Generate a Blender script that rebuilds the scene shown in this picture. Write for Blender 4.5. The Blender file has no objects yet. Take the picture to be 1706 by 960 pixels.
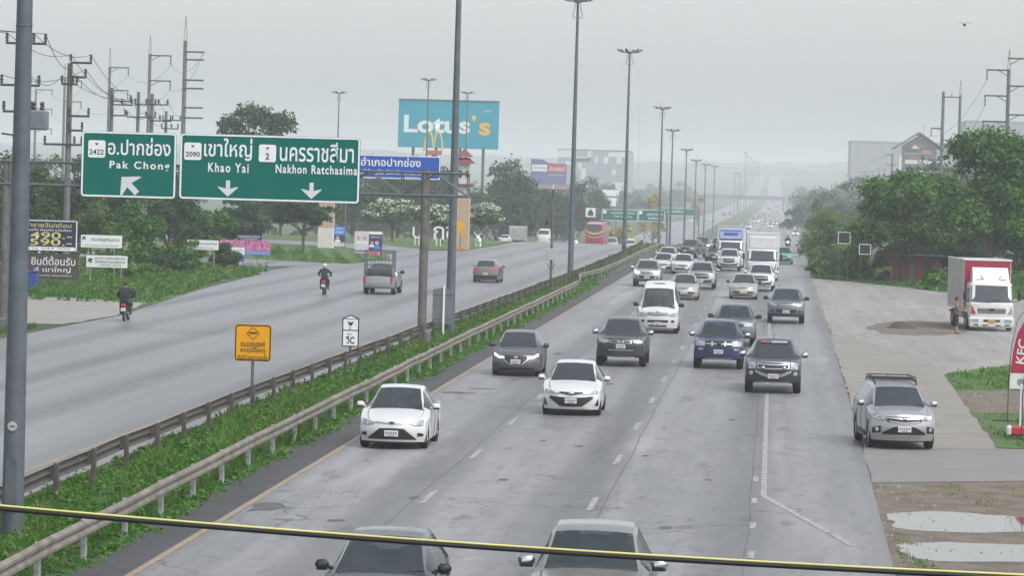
import bpy, bmesh, math, random
import numpy as np
from mathutils import Vector, Matrix, Euler
random.seed(7); rng = np.random.default_rng(11)
scene = bpy.context.scene
COL = scene.collection

# ------------------------------------------------------------------ camera
# world: X right, Y along the straight stretch of the highway, Z up; camera on a footbridge above the road
IW, IH, FPX, CAMH, ROLL = 1706.0, 960.0, 5938.0, 6.7, 0.028
VPX, VPY = 1290.0, 311.0
_c, _s = math.cos(ROLL), math.sin(ROLL)
_dx, _dy = VPX - IW/2, VPY - IH/2
_ux, _uy = _c*_dx + _s*_dy, -_s*_dx + _c*_dy
PITCH = math.atan(-_uy/FPX); YAW = math.atan(_ux/FPX*math.cos(PITCH))
cam_data = bpy.data.cameras.new('camera')
cam_data.sensor_width = 36.0; cam_data.sensor_fit = 'HORIZONTAL'
cam_data.lens = FPX*36.0/IW
cam_data.clip_start = 0.3; cam_data.clip_end = 20000
cam = bpy.data.objects.new('camera', cam_data); COL.objects.link(cam)
def _axes():
    f = Vector((-math.sin(YAW)*math.cos(PITCH), math.cos(YAW)*math.cos(PITCH), -math.sin(PITCH)))
    r = Vector((math.cos(YAW), math.sin(YAW), 0)); u = r.cross(f)
    # image turned clockwise by ROLL: camera turned counter-clockwise
    return r*_c + u*_s, u*_c - r*_s, f
_R, _U, _F = _axes()
M = Matrix(((_R.x, _U.x, -_F.x, 0), (_R.y, _U.y, -_F.y, 0), (_R.z, _U.z, -_F.z, CAMH), (0, 0, 0, 1)))
cam.matrix_world = M
scene.camera = cam

# ------------------------------------------------------------------ sky, sun, exposure
SUN_EL, SUN_ROT = math.radians(52), math.radians(130)
world = bpy.data.worlds.new('World'); scene.world = world; world.use_nodes = True
wn = world.node_tree; wn.nodes.clear()
_o = wn.nodes.new('ShaderNodeOutputWorld'); _b = wn.nodes.new('ShaderNodeBackground')
_sk = wn.nodes.new('ShaderNodeTexSky'); _sk.sky_type = 'NISHITA'; _sk.sun_disc = False
_sk.sun_elevation = SUN_EL; _sk.sun_rotation = SUN_ROT
_sk.air_density = 1.0; _sk.dust_density = 2.6; _sk.ozone_density = 1.0; _sk.altitude = 0
_hs = wn.nodes.new('ShaderNodeHueSaturation'); _hs.inputs['Saturation'].default_value = 0.26
wn.links.new(_sk.outputs[0], _hs.inputs['Color']); _mx = wn.nodes.new('ShaderNodeMix'); _mx.data_type = 'RGBA'; _mx.blend_type = 'MULTIPLY'; _mx.inputs[0].default_value = 1.0; _mx.inputs[7].default_value = (.995, 1.0, 1.012, 1)
wn.links.new(_hs.outputs[0], _mx.inputs[6]); wn.links.new(_mx.outputs[2], _b.inputs['Color'])
_b.inputs['Strength'].default_value = 0.15
wn.links.new(_b.outputs[0], _o.inputs['Surface'])
sl = bpy.data.lights.new('sun', 'SUN'); sl.energy = 1.3; sl.angle = math.radians(40); sl.color = (1, .97, .93)
sun = bpy.data.objects.new('sun', sl); COL.objects.link(sun)
# Nishita: rotation 0 = sun towards +Y, turning clockwise
_sd = Vector((math.sin(SUN_ROT)*math.cos(SUN_EL), math.cos(SUN_ROT)*math.cos(SUN_EL), math.sin(SUN_EL)))
sun.rotation_euler = (-_sd).to_track_quat('-Z', 'Y').to_euler(); sun.location = (0, 0, 100)
scene.render.engine = 'CYCLES'
scene.view_settings.view_transform = 'Standard'; scene.view_settings.look = 'None'
scene.view_settings.gamma = 1.0; scene.view_settings.use_curve_mapping = False
scene.view_settings.exposure = 0.6
scene.cycles.volume_bounces = 1
scene.cycles.max_bounces = 6; scene.cycles.transparent_max_bounces = 8

# ------------------------------------------------------------------ survey helpers: picture point -> place in the world
def ray(px, py):
    a0, b0 = px - IW/2, py - IH/2
    d = _R*(a0/FPX) - _U*(b0/FPX) + _F
    return d
_ZK = np.array([(-200,0),(0,0),(330,0),(400,-.35),(460,-1.2),(520,-2.2),(620,-3.4),(720,-4.2),(860,-4.9),(1000,-5.9),
    (1250,-7.3),(1550,-8.0),(2000,-7.4),(2500,-5.5),(3200,1.9),(4000,14),(5000,28),(6000,44),(7000,52),(9000,56)], float)
_zy = np.arange(-400, 9400, 5.0); _zz = np.interp(_zy, _ZK[:,0], _ZK[:,1])
_k = np.hanning(19); _k /= _k.sum(); _zz = np.convolve(np.pad(_zz, 9, mode='edge'), _k, mode='valid')
_zz[_zy <= 285] = 0.0
def zprof(y): return float(np.interp(y, _zy, _zz))
def zopp(x, y):
    """ground height anywhere: the highway profile, the far side dipping a little deeper behind the crest"""
    k = np.interp(y, [420, 560, 620, 950, 1300], [0, .8, 1.0, 1.0, 0])
    s = np.interp(x, [-60, -19, -14.5, 50], [1, 1, 0, 0])
    return zprof(y) - 2.2*k*s
def G(px, py, z=0.0):
    d = ray(px, py); t = (z - CAMH)/d.z
    return Vector((d.x*t, d.y*t, z))
def D(px, py, Y):
    d = ray(px, py); t = Y/d.y
    return Vector((d.x*t, Y, CAMH + d.z*t))
def GP(px, py, y0=60.0):
    """picture point -> place on the ground profile"""
    d = ray(px, py)
    ys = np.concatenate([np.arange(y0, 1200, 2.0), np.arange(1200, 7000, 10.0)])
    for y in ys:
        t = y/d.y
        if CAMH + d.z*t <= zopp(d.x*t, y): return Vector((d.x*t, y, zopp(d.x*t, y)))
    t = 5000/d.y
    return Vector((d.x*t, 5000, zopp(d.x*t, 5000)))
def ppm(Y): return FPX/Y

# ------------------------------------------------------------------ materials
MATS = {}
def _new(name):
    m = bpy.data.materials.new(name); m.use_nodes = True
    nt = m.node_tree; bs = nt.nodes['Principled BSDF']
    return m, nt, bs
def _set(bs, **kw):
    for k, v in kw.items(): bs.inputs[k].default_value = v
def coord(nt, scale=(1,1,1), kind='Object'):
    tc = nt.nodes.new('ShaderNodeTexCoord'); mp = nt.nodes.new('ShaderNodeMapping')
    mp.inputs['Scale'].default_value = scale
    nt.links.new(tc.outputs[kind], mp.inputs['Vector']); return mp.outputs[0]
def noise(nt, vec, scale, detail=4, rough=.55):
    n = nt.nodes.new('ShaderNodeTexNoise'); n.inputs['Scale'].default_value = scale
    n.inputs['Detail'].default_value = detail; n.inputs['Roughness'].default_value = rough
    nt.links.new(vec, n.inputs['Vector']); return n.outputs['Fac']
def ramp(nt, fac, stops):
    r = nt.nodes.new('ShaderNodeValToRGB'); e = r.color_ramp.elements
    while len(e) < len(stops): e.new(.5)
    for i, (p, c) in enumerate(stops):
        e[i].position = p; e[i].color = c if len(c) == 4 else (*c, 1)
    nt.links.new(fac, r.inputs['Fac']); return r.outputs['Color']
def mix(nt, fac, a, b, mode='MIX'):
    n = nt.nodes.new('ShaderNodeMix'); n.data_type = 'RGBA'; n.blend_type = mode
    for s, v in ((0, fac), (6, a), (7, b)):
        if hasattr(v, 'default_value') or hasattr(v, 'links'): nt.links.new(v, n.inputs[s])
        else: n.inputs[s].default_value = v if s == 0 else (v if len(v) == 4 else (*v, 1))
    return n.outputs[2]
def bump(nt, bs, h, strength=.3, dist=.02):
    b = nt.nodes.new('ShaderNodeBump'); b.inputs['Strength'].default_value = strength
    b.inputs['Distance'].default_value = dist
    nt.links.new(h, b.inputs['Height']); nt.links.new(b.outputs[0], bs.inputs['Normal'])
def plain(name, col, rough=.5, metal=0.0, var=.12, scale=3.0, spec=.5, coat=0.0, kind='Object'):
    """plain coloured surface with slight dirt and tone variation"""
    if name in MATS: return MATS[name]
    m, nt, bs = _new(name)
    v = coord(nt, (1,1,1), kind); n = noise(nt, v, scale, 5)
    a = tuple(max(0, c*(1-var)) for c in col); b = tuple(min(1, c*(1+var)) for c in col)
    nt.links.new(ramp(nt, n, [(.3, a), (.7, b)]), bs.inputs['Base Color'])
    _set(bs, Roughness=rough, Metallic=metal)
    bs.inputs['Specular IOR Level'].default_value = spec
    if coat: bs.inputs['Coat Weight'].default_value = coat; bs.inputs['Coat Roughness'].default_value = .08
    MATS[name] = m; return m
def glow(name, col, strength):
    if name in MATS: return MATS[name]
    m, nt, bs = _new(name); _set(bs, Roughness=.2)
    bs.inputs['Base Color'].default_value = (.8,.8,.8,1)
    bs.inputs['Emission Color'].default_value = (*col, 1); bs.inputs['Emission Strength'].default_value = strength
    MATS[name] = m; return m

# ------------------------------------------------------------------ mesh builder
class MB:
    def __init__(s): s.v = []; s.f = []; s.m = []; s.cur = 0
    def add(s, vs, fs, m=None):
        o = len(s.v); s.v += [tuple(p) for p in vs]
        for f in fs: s.f.append(tuple(o+i for i in f)); s.m.append(s.cur if m is None else m)
        return s
    def box(s, c, d, m=None, rot=None):
        x, y, z = d[0]/2, d[1]/2, d[2]/2
        vs = [Vector((a*x, b*y, e*z)) for e in (-1,1) for b in (-1,1) for a in (-1,1)]
        if rot is not None: vs = [rot @ v for v in vs]
        c = Vector(c)
        return s.add([v + c for v in vs], [(0,2,3,1),(4,5,7,6),(0,1,5,4),(2,6,7,3),(0,4,6,2),(1,3,7,5)], m)
    def bbox(s, c, d, b=.02, m=None, rot=None):
        """box with chamfered edges"""
        x, y, z = d[0]/2, d[1]/2, d[2]/2; b = min(b, x*.9, y*.9, z*.9)
        vs = []; 
        for sx in (-1,1):
            for sy in (-1,1):
                for sz in (-1,1):
                    vs += [Vector((sx*x, sy*(y-b), sz*(z-b))), Vector((sx*(x-b), sy*y, sz*(z-b))), Vector((sx*(x-b), sy*(y-b), sz*z))]
        def I(sx, sy, sz, k): return (((sx>0)*2 + (sy>0))*2 + (sz>0))*3 + k
        fs = []
        S = ((-1,-1),(1,-1),(1,1),(-1,1))
        for q in (-1,1):
            fs.append([I(q,a,e,0) for a,e in S]); fs.append([I(a,q,e,1) for a,e in S]); fs.append([I(a,e,q,2) for a,e in S])
            for w in (-1,1):
                fs.append([I(q,w,-1,0),I(q,w,1,0),I(q,w,1,1),I(q,w,-1,1)])
                fs.append([I(q,-1,w,0),I(q,1,w,0),I(q,1,w,2),I(q,-1,w,2)])
                fs.append([I(-1,q,w,1),I(1,q,w,1),I(1,q,w,2),I(-1,q,w,2)])
                for e in (-1,1): fs.append([I(q,w,e,0),I(q,w,e,1),I(q,w,e,2)])
        if rot is not None: vs = [rot @ v for v in vs]
        c = Vector(c)
        return s.add([v + c for v in vs], fs, m)
    def tube(s, pts, r, n=8, m=None, cap=True):
        """round bar along a polyline; r a number or one per point"""
        pts = [Vector(p) for p in pts]; k = len(pts)
        rs = r if hasattr(r, '__len__') else [r]*k
        vs = []; prev = None
        for i, p in enumerate(pts):
            t = (pts[min(i+1,k-1)] - pts[max(i-1,0)]).normalized()
            if prev is None:
                a = Vector((0,0,1)) if abs(t.z) < .9 else Vector((1,0,0))
                u = t.cross(a).normalized()
            else: u = (prev - t*prev.dot(t)).normalized()
            prev = u; w = t.cross(u)
            for j in range(n):
                an = 2*math.pi*j/n; vs.append(p + (u*math.cos(an) + w*math.sin(an))*rs[i])
        fs = [(i*n+j, i*n+(j+1)%n, (i+1)*n+(j+1)%n, (i+1)*n+j) for i in range(k-1) for j in range(n)]
        if cap: fs += [tuple(range(n-1,-1,-1)), tuple((k-1)*n+j for j in range(n))]
        return s.add(vs, fs, m)
    def lathe(s, prof, n=16, c=(0,0,0), axis='Z', m=None, cap=True):
        vs = []; k = len(prof)
        for r, h in prof:
            for j in range(n):
                a = 2*math.pi*j/n; x, y = r*math.cos(a), r*math.sin(a)
                p = (x, y, h) if axis == 'Z' else ((h, x, y) if axis == 'X' else (x, h, y))
                vs.append((p[0]+c[0], p[1]+c[1], p[2]+c[2]))
        fs = [(i*n+j, i*n+(j+1)%n, (i+1)*n+(j+1)%n, (i+1)*n+j) for i in range(k-1) for j in range(n)]
        if cap: fs += [tuple(range(n-1,-1,-1)), tuple((k-1)*n+j for j in range(n))]
        return s.add(vs, fs, m)
    def poly(s, pts, th, axis='Y', m=None):
        """outline (in X,Z for axis Y; in X,Y for axis Z) given a thickness th starting at pts' plane"""
        n = len(pts); pts = [Vector(p) for p in pts]
        off = {'Y': Vector((0,th,0)), 'Z': Vector((0,0,th)), 'X': Vector((th,0,0))}[axis]
        vs = pts + [p+off for p in pts]
        fs = [tuple(range(n)), tuple(range(2*n-1, n-1, -1))] + [(i, (i+1)%n, n+(i+1)%n, n+i) for i in range(n)]
        return s.add(vs, fs, m)
    def ell(s, c, r, n=10, k=7, m=None):
        prof = [(math.sin(math.pi*i/k), -math.cos(math.pi*i/k)) for i in range(k+1)]
        vs = []
        for a, h in prof:
            for j in range(n):
                t = 2*math.pi*j/n
                vs.append((c[0]+r[0]*a*math.cos(t), c[1]+r[1]*a*math.sin(t), c[2]+r[2]*h))
        fs = [(i*n+j, i*n+(j+1)%n, (i+1)*n+(j+1)%n, (i+1)*n+j) for i in range(k) for j in range(n)]
        return s.add(vs, fs, m)
    def mesh(s, name, mats, smooth=None):
        me = bpy.data.meshes.new(name); me.from_pydata(s.v, [], s.f)
        for m in (mats if isinstance(mats, (list, tuple)) else [mats]): me.materials.append(m)
        if any(s.m): me.polygons.foreach_set('material_index', s.m)
        if smooth is not None:
            me.polygons.foreach_set('use_smooth', [True]*len(me.polygons))
            me.set_sharp_from_angle(angle=math.radians(smooth))
        me.update(); return me
    def build(s, name, mats, parent=None, smooth=None, loc=None):
        o = bpy.data.objects.new(name, s.mesh(name, mats, smooth)); COL.objects.link(o)
        if parent is not None: o.parent = parent
        if loc is not None: o.location = loc
        return o
def tag(o, label=None, cat=None, group=None, kind=None):
    if label: o['label'] = label
    if cat: o['category'] = cat
    if group: o['group'] = group
    if kind: o['kind'] = kind
    return o
def thing(name, label, cat, loc=(0,0,0), rz=0.0, group=None):
    o = bpy.data.objects.new(name, None); COL.objects.link(o); o.empty_display_size = .2
    o.location = loc; o.rotation_euler = (0,0,rz)
    return tag(o, label, cat, group)
def link(name, me, parent=None, loc=None):
    o = bpy.data.objects.new(name, me); COL.objects.link(o)
    if parent is not None: o.parent = parent
    if loc is not None: o.location = loc
    return o
def copy_tree(o, parent=None, label=None, group=None):
    c = o.copy(); COL.objects.link(c); c.parent = parent
    if label: c['label'] = label
    if group: c['group'] = group
    for ch in o.children: copy_tree(ch, c)
    return c

# lettering: default face with its built-in Thai fallback
_TX = {}
def text_mesh(s, mat, w=None, h=None, bold=.0, ext=.006, sx=1.0, space=1.0):
    """letters in the XZ plane facing -Y, centred on the origin, fitted to w x h"""
    key = (s, mat.name, w, h, bold, ext, sx, space)
    if key in _TX: return _TX[key]
    cu = bpy.data.curves.new('lettering', 'FONT'); cu.body = s; cu.size = 1.0
    cu.extrude = 0.0; cu.offset = bold; cu.resolution_u = 3; cu.align_x = 'LEFT'; cu.space_character = space
    ob = bpy.data.objects.new('lettering_tmp', cu); COL.objects.link(ob)
    dg = bpy.context.evaluated_depsgraph_get(); me = bpy.data.meshes.new_from_object(ob.evaluated_get(dg))
    bpy.data.objects.remove(ob); bpy.data.curves.remove(cu)
    n = len(me.vertices); co = np.empty(n*3); me.vertices.foreach_get('co', co); co = co.reshape(-1,3)
    lo, hi = co.min(0), co.max(0); size = hi - lo
    kx = kz = None
    if h: kz = h/size[1]; kx = kz*sx
    if w: kx = w/size[0]; kz = kz if h else kx
    out = np.zeros_like(co)
    out[:,0] = (co[:,0] - (lo[0]+hi[0])/2)*kx; out[:,2] = (co[:,1] - (lo[1]+hi[1])/2)*kz; out[:,1] = -ext
    me.vertices.foreach_set('co', out.ravel()); me.materials.clear(); me.materials.append(mat); me.update()
    _TX[key] = me; return me
def text(name, s, mat, parent, loc, w=None, h=None, bold=.0, ext=.0, rz=0, space=1.0):
    o = link(name, text_mesh(s, mat, w, h, bold, ext, 1.0, space), parent, loc); o.rotation_euler.z = rz
    return o
# ================================================================== the setting
def asphalt(name, dark, light, r0, r1, streak=.018, patch=True, tint=(1,1,1), lanes=None):
    m, nt, bs = _new(name)
    v1 = coord(nt, (.55, streak, 1)); v2 = coord(nt, (1,1,1)); v3 = coord(nt, (.35, .07, 1)); v4 = coord(nt, (1.4, .03, 1))
    a = noise(nt, v1, 1.0, 5, .6); b = noise(nt, v2, 16, 6, .75); c = noise(nt, v3, .6, 6, .6); d = noise(nt, v2, 1.3, 7, .7); e = noise(nt, v4, 1.0, 4, .6)
    s1 = mix(nt, .38, a, b); s2 = mix(nt, .45, s1, c); s3 = mix(nt, .35, s2, d); s4 = mix(nt, .22, s3, e)
    col = ramp(nt, s4, [(.36, tuple(dark*t for t in tint)), (.5, tuple((dark+light)/2*t for t in tint)), (.64, tuple(light*t for t in tint))])
    def mul(x, k):
        q = nt.nodes.new('ShaderNodeMath'); q.operation = 'MULTIPLY'; q.inputs[1].default_value = k; nt.links.new(x, q.inputs[0]); return q.outputs[0]
    if lanes:   # paler polished wheel tracks, dark oily strip between lanes
        sx = nt.nodes.new('ShaderNodeSeparateXYZ'); nt.links.new(v2, sx.inputs[0])
        ad = nt.nodes.new('ShaderNodeMath'); ad.inputs[1].default_value = lanes[0]; nt.links.new(sx.outputs['X'], ad.inputs[0])
        wb = nt.nodes.new('ShaderNodeMath'); wb.operation = 'MULTIPLY_ADD'; wb.inputs[1].default_value = .9; nt.links.new(c, wb.inputs[0]); nt.links.new(ad.outputs[0], wb.inputs[2])
        sn = nt.nodes.new('ShaderNodeMath'); sn.operation = 'MULTIPLY'; sn.inputs[1].default_value = 2*math.pi/lanes[1]; nt.links.new(wb.outputs[0], sn.inputs[0])
        co = nt.nodes.new('ShaderNodeMath'); co.operation = 'COSINE'; nt.links.new(sn.outputs[0], co.inputs[0])
        k1 = ramp(nt, co.outputs[0], [(.0,(0,0,0)),(.9,(1,1,1))])
        nn = nt.nodes.new('ShaderNodeMath'); nn.operation = 'MULTIPLY'; nt.links.new(k1, nn.inputs[0]); nt.links.new(a, nn.inputs[1])
        col = mix(nt, mul(nn.outputs[0], 1.0), col, tuple(dark*.62*t for t in tint) + (1,))
    if patch:   # tar-filled cracks, repaired patches and stains
        for sc, wd, lo, st in ((.35, .014, .53, .85), (1.1, .02, .57, .7)):
            vo = nt.nodes.new('ShaderNodeTexVoronoi'); vo.feature = 'DISTANCE_TO_EDGE'; vo.inputs['Scale'].default_value = sc
            nz = nt.nodes.new('ShaderNodeTexNoise'); nz.inputs['Scale'].default_value = .8; nz.inputs['Detail'].default_value = 6
            nt.links.new(v2, nz.inputs['Vector'])
            cv = mix(nt, .55, v2, nz.outputs['Color'], 'LINEAR_LIGHT'); nt.links.new(cv, vo.inputs['Vector'])
            cr = ramp(nt, vo.outputs[0], [(0, (1,1,1)), (wd, (0,0,0))])
            gate = ramp(nt, noise(nt, coord(nt, (.14,.05,1)), sc*3, 3), [(lo, (0,0,0)), (lo+.06, (1,1,1))])
            k = mix(nt, 1.0, cr, gate, 'MULTIPLY')
            col = mix(nt, mul(k, st), col, (dark*.3, dark*.3, dark*.32, 1))
        grit = ramp(nt, noise(nt, coord(nt, (3.2,.55,1)), 1.0, 8, .8), [(.54, (0,0,0)), (.66, (1,1,1))])
        col = mix(nt, mul(grit, .55), col, (dark*.55, dark*.55, dark*.58, 1))
        spots = ramp(nt, noise(nt, coord(nt, (.9,.22,1)), 1.0, 7, .7), [(.58, (0,0,0)), (.66, (1,1,1))])
        col = mix(nt, mul(spots, .5), col, (dark*.5, dark*.5, dark*.53, 1))
        pale = ramp(nt, noise(nt, coord(nt, (.5,.04,1)), 1.0, 5, .6), [(.58, (0,0,0)), (.70, (1,1,1))])
        col = mix(nt, mul(pale, .4), col, tuple(light*1.25*t for t in tint) + (1,))
    nt.links.new(col, bs.inputs['Base Color'])
    rr = ramp(nt, s3, [(.38, (r0,r0,r0)), (.62, (r1,r1,r1))]); nt.links.new(rr, bs.inputs['Roughness'])
    bump(nt, bs, b, .3, .012)
    MATS[name] = m; return m
def earth(name, stops, scale=1.2, rough=.9, bscale=9, bs_=.5):
    m, nt, bs = _new(name); v = coord(nt)
    n = noise(nt, v, scale, 8, .65); n2 = noise(nt, v, bscale, 6, .7)
    s = mix(nt, .4, n, n2)
    nt.links.new(ramp(nt, s, stops), bs.inputs['Base Color']); _set(bs, Roughness=rough)
    bump(nt, bs, n2, bs_, .05); MATS[name] = m; return m
m_near = asphalt('asphalt_worn', .075, .31, .37, .55, tint=(1.0,1,1.01), lanes=(3.56, 3.46))
m_opp = asphalt('asphalt_smooth', .12, .25, .36, .5, patch=False, tint=(.98,1,1.03), lanes=(19.3, 3.5))
m_shoulder = asphalt('asphalt_dark', .032, .07, .62, .78, tint=(1,1,1.06))
m_lot = asphalt('asphalt_broken', .14, .34, .5, .7, streak=.2, tint=(1.04,1,.95))
m_conc = earth('concrete_slab', [(.3,(.17,.16,.14)),(.55,(.24,.225,.198)),(.72,(.30,.28,.25))], .5, .75, 12, .15)
m_drive = earth('drive_asphalt', [(.3,(.15,.15,.148)),(.55,(.20,.198,.195)),(.72,(.26,.255,.245))], .45, .7, 10, .15)
m_apron = earth('concrete_apron', [(.3,(.21,.2,.18)),(.6,(.28,.27,.245)),(.75,(.33,.32,.29))], .3, .75, 25, .15)
m_turf = earth('turf_soil', [(.3,(.035,.065,.018)),(.5,(.055,.095,.024)),(.66,(.08,.11,.035)),(.8,(.15,.12,.075))], .7)
m_lawn = earth('lawn', [(.3,(.045,.09,.022)),(.55,(.07,.13,.032)),(.75,(.11,.15,.05))], .5)
m_field = earth('field', [(.3,(.03,.055,.018)),(.55,(.05,.085,.025)),(.75,(.11,.115,.05))], .05, .95, 1.0)
m_dirt = earth('dirt', [(.28,(.06,.048,.035)),(.48,(.14,.115,.088)),(.62,(.21,.178,.14)),(.78,(.30,.27,.23))], 1.1, .85, 14, .8)
def worn_paint(name, col, keep=.45):
    m, nt, bs = _new(name); v = coord(nt)
    n = noise(nt, v, 5, 8, .75); k = ramp(nt, n, [(keep-.08,(0,0,0)),(keep+.08,(1,1,1))])
    nt.links.new(mix(nt, k, (.13,.13,.135,1), (*col, 1)), bs.inputs['Base Color']); _set(bs, Roughness=.55); MATS[name] = m; return m
m_white = worn_paint('road_paint_white', (.38,.38,.38), .48)
m_white_faint = worn_paint('road_paint_faint', (.36,.36,.37), .52)
m_yellow = worn_paint('road_paint_yellow', (.34,.24,.12), .46)

YS = np.unique(np.concatenate([np.arange(-40, 320, 20), np.arange(320, 580, 10), np.arange(580, 1300, 20), np.arange(1300, 3200, 50), np.arange(3200, 9001, 100)])).astype(float)
def band(name, kl, kr, dz, mat, y0=-40, y1=9000, xs=None, parent=None):
    """long sheet between two edges given as (Y, X) knots, lying on the ground profile"""
    ys = [y for y in YS if y0 < y < y1]; ys = [y0] + ys + [y1]
    kl = np.array(kl, float); kr = np.array(kr, float); mb = MB(); vs = []; nx = 0
    for y in ys:
        a, b = np.interp(y, kl[:,0], kl[:,1]), np.interp(y, kr[:,0], kr[:,1])
        row = sorted({a, b, *[x for x in (-19.0, -14.5) if a+.05 < x < b-.05]})
        if len(row) < 4: row = [a + (b-a)*i/3 for i in range(4)] if len(row) == 2 else row + [row[-1]]*(4-len(row))
        vs += [(x, y, zopp(x, y) + dz) for x in row[:4]]
    n = len(ys)
    mb.add(vs, [(i*4+j, i*4+j+1, i*4+j+5, i*4+j+4) for i in range(n-1) for j in range(3)])
    o = mb.build(name, mat, parent, smooth=60); return o
def patch(name, pts, dz, mat, parent=None, cut=True):
    """flat outline (world x,y points) laid on the ground"""
    bm = bmesh.new(); vs = [bm.verts.new((p[0], p[1], 0)) for p in pts]; bm.faces.new(vs)
    bmesh.ops.triangulate(bm, faces=bm.faces[:])
    if cut:
        y0 = min(p[1] for p in pts); y1 = max(p[1] for p in pts)
        for y in np.arange(290, 900, 15.0):
            if y0 < y < y1: bmesh.ops.bisect_plane(bm, geom=bm.verts[:]+bm.edges[:]+bm.faces[:], plane_co=(0,y,0), plane_no=(0,1,0))
    for v in bm.verts: v.co.z = zopp(v.co.x, v.co.y) + dz
    me = bpy.data.meshes.new(name); bm.to_mesh(me); bm.free(); me.materials.append(mat)
    return link(name, me, parent)
def S(o): o['kind'] = 'structure'; return o
def rough(pts, amp=.12, step=1.2, closed=True, seed=1):
    """break up an outline so its edge is uneven"""
    r = np.random.default_rng(seed); out = []; n = len(pts)
    for i in range(n if closed else n-1):
        a, b = np.array(pts[i][:2], float), np.array(pts[(i+1)%n][:2], float); d = b-a; L = np.linalg.norm(d)
        k = max(1, int(L/step)); nn = np.array([-d[1], d[0]])/max(L, 1e-6)
        for j in range(k): out.append(tuple(a + d*j/k + nn*(r.normal(0, amp) if j else 0)))
    if not closed: out.append(tuple(pts[-1][:2]))
    return out

# ground sheet to the horizon
gx = np.array([-4000,-2000,-1000,-500,-250,-120,-80,-60,-40,-30,-19,-14.5,-12,0,5,10,20,40,80,160,320,640,1300,2600,4000.])
gy = YS
vs = [(x, y, zopp(x, y) - .024) for y in gy for x in gx]; nx = len(gx)
S(MB().add(vs, [(j*nx+i, j*nx+i+1, (j+1)*nx+i+1, (j+1)*nx+i) for j in range(len(gy)-1) for i in range(nx-1)]).build('ground', m_field, smooth=60))
S(band('median_strip', [(-40,-15.4),(260,-14.6),(400,-14.2),(520,-19.2),(1000,-21),(1500,-20),(3000,-12),(9000,-12)], [(-40,-11.45),(400,-11.45),(520,-13.5),(1000,-14),(1500,-13),(3000,-6),(9000,-6)], -.012, m_turf))
NL = [(-40,-10.47),(400,-10.47),(520,-11.5),(1000,-12),(1500,-11.5),(2500,-5.5),(9000,-6)]
NR = [(-40,2.15),(63,2.3),(100,2.52),(162,2.75),(250,2.9),(340,3.3),(600,5),(1000,8),(1500,11),(2500,7),(9000,6)]
near_road = S(band('near_carriageway', NL, NR, 0, m_near))
S(band('inner_shoulder', [(y, -11.5 + (x+10.47)) if y > 400 else (y, -11.55) for y, x in NL], [(y, x-.004) for y, x in NL], -.006, m_shoulder))
OL = [(-40,-29),(134.9,-29.4),(149,-29.9),(160,-29.5),(174,-30.5),(195,-31.7),(212,-33.1),(227,-32.9),(240,-34.3),(251,-36.4),(259,-35.3),(264,-30.1),(287,-30.8),(311,-34),(318,-33.6),(327,-31.6),(330,-28.3),(368,-28.4),(520,-31),(800,-36),(1200,-39),(1500,-34),(3000,-24),(9000,-24)]
OR = [(-40,-15.2),(260,-14.5),(400,-14.3),(520,-19.4),(1000,-21.2),(1500,-20.2),(3000,-12.2),(9000,-12.2)]
opp_road = S(band('far_carriageway', OL, OR, 0, m_opp))
g2 = lambda L: [tuple(G(*q)[:2]) for q in L]
S(patch('exit_road', [(-36.4,251.4),(-30.1,263.8),(-35.7,268.7),(-46,277),(-60,285),(-60,272)], .003, m_opp))
S(patch('slip_road', [(-33.4,313),(-40.7,331.2),(-70,352),(-70,380),(-38.4,349.5),(-31.5,327)], .003, m_opp))
# painted lines: children of the carriageway they lie on
def dashes(x, y0, y1, parent, mat, dy=12.0, ln=3.0, w=.13):
    me = None
    y = y0
    while y < y1:
        z = zopp(x, y)
        if y < 330 or me is None:
            o = MB().add([(x-w/2,y-ln/2,0),(x+w/2,y-ln/2,0),(x+w/2,y+ln/2,0),(x-w/2,y+ln/2,0)], [(0,1,2,3)])
            for k in range(4): o.v[k] = (o.v[k][0], o.v[k][1], zopp(x, o.v[k][1]) + .006)
            o.build('lane_dash', mat, parent)
        y += dy
def line(name, x, y0, y1, w, parent, mat, dz=.006):
    kx = x if isinstance(x, list) else [(-40, x), (9000, x)]
    o = band(name, [(y, a-w/2) for y, a in kx], [(y, a+w/2) for y, a in kx], dz, mat, y0, y1, parent=parent); return o
dashes(-7.02, 62.1, 330, near_road, m_white); dashes(-3.56, 61.8, 330, near_road, m_white)
line('edge_line_yellow', -10.37, -40, 420, .12, near_road, m_yellow)
line('edge_line_white', -.03, 77, 420, .12, near_road, m_white)
MB().add([(-.10,77,.007),(.03,77.2,.007),(1.72,67.2,.007),(1.6,66.9,.007)], [(0,1,2,3)]).build('gore_line', m_white, near_road)
line('edge_line_yellow', [(-40,-16.4),(260,-15.7),(400,-15.4),(420,-15.5)], -40, 420, .13, opp_road, m_yellow)
for x0, y0 in ((-19.3, 50), (-22.8, 54), (-26.3, 52)): dashes(x0, y0, 330, opp_road, m_white_faint, w=.11)
# small dashes of the shoulder lane, bottom right
for k in range(4):
    y = 64 + k*5.6; MB().add([(-.28,y,.006),(-.16,y,.006),(-.16,y+1.3,.006),(-.28,y+1.3,.006)], [(0,1,2,3)]).build('lane_dash', m_white, near_road)
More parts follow.
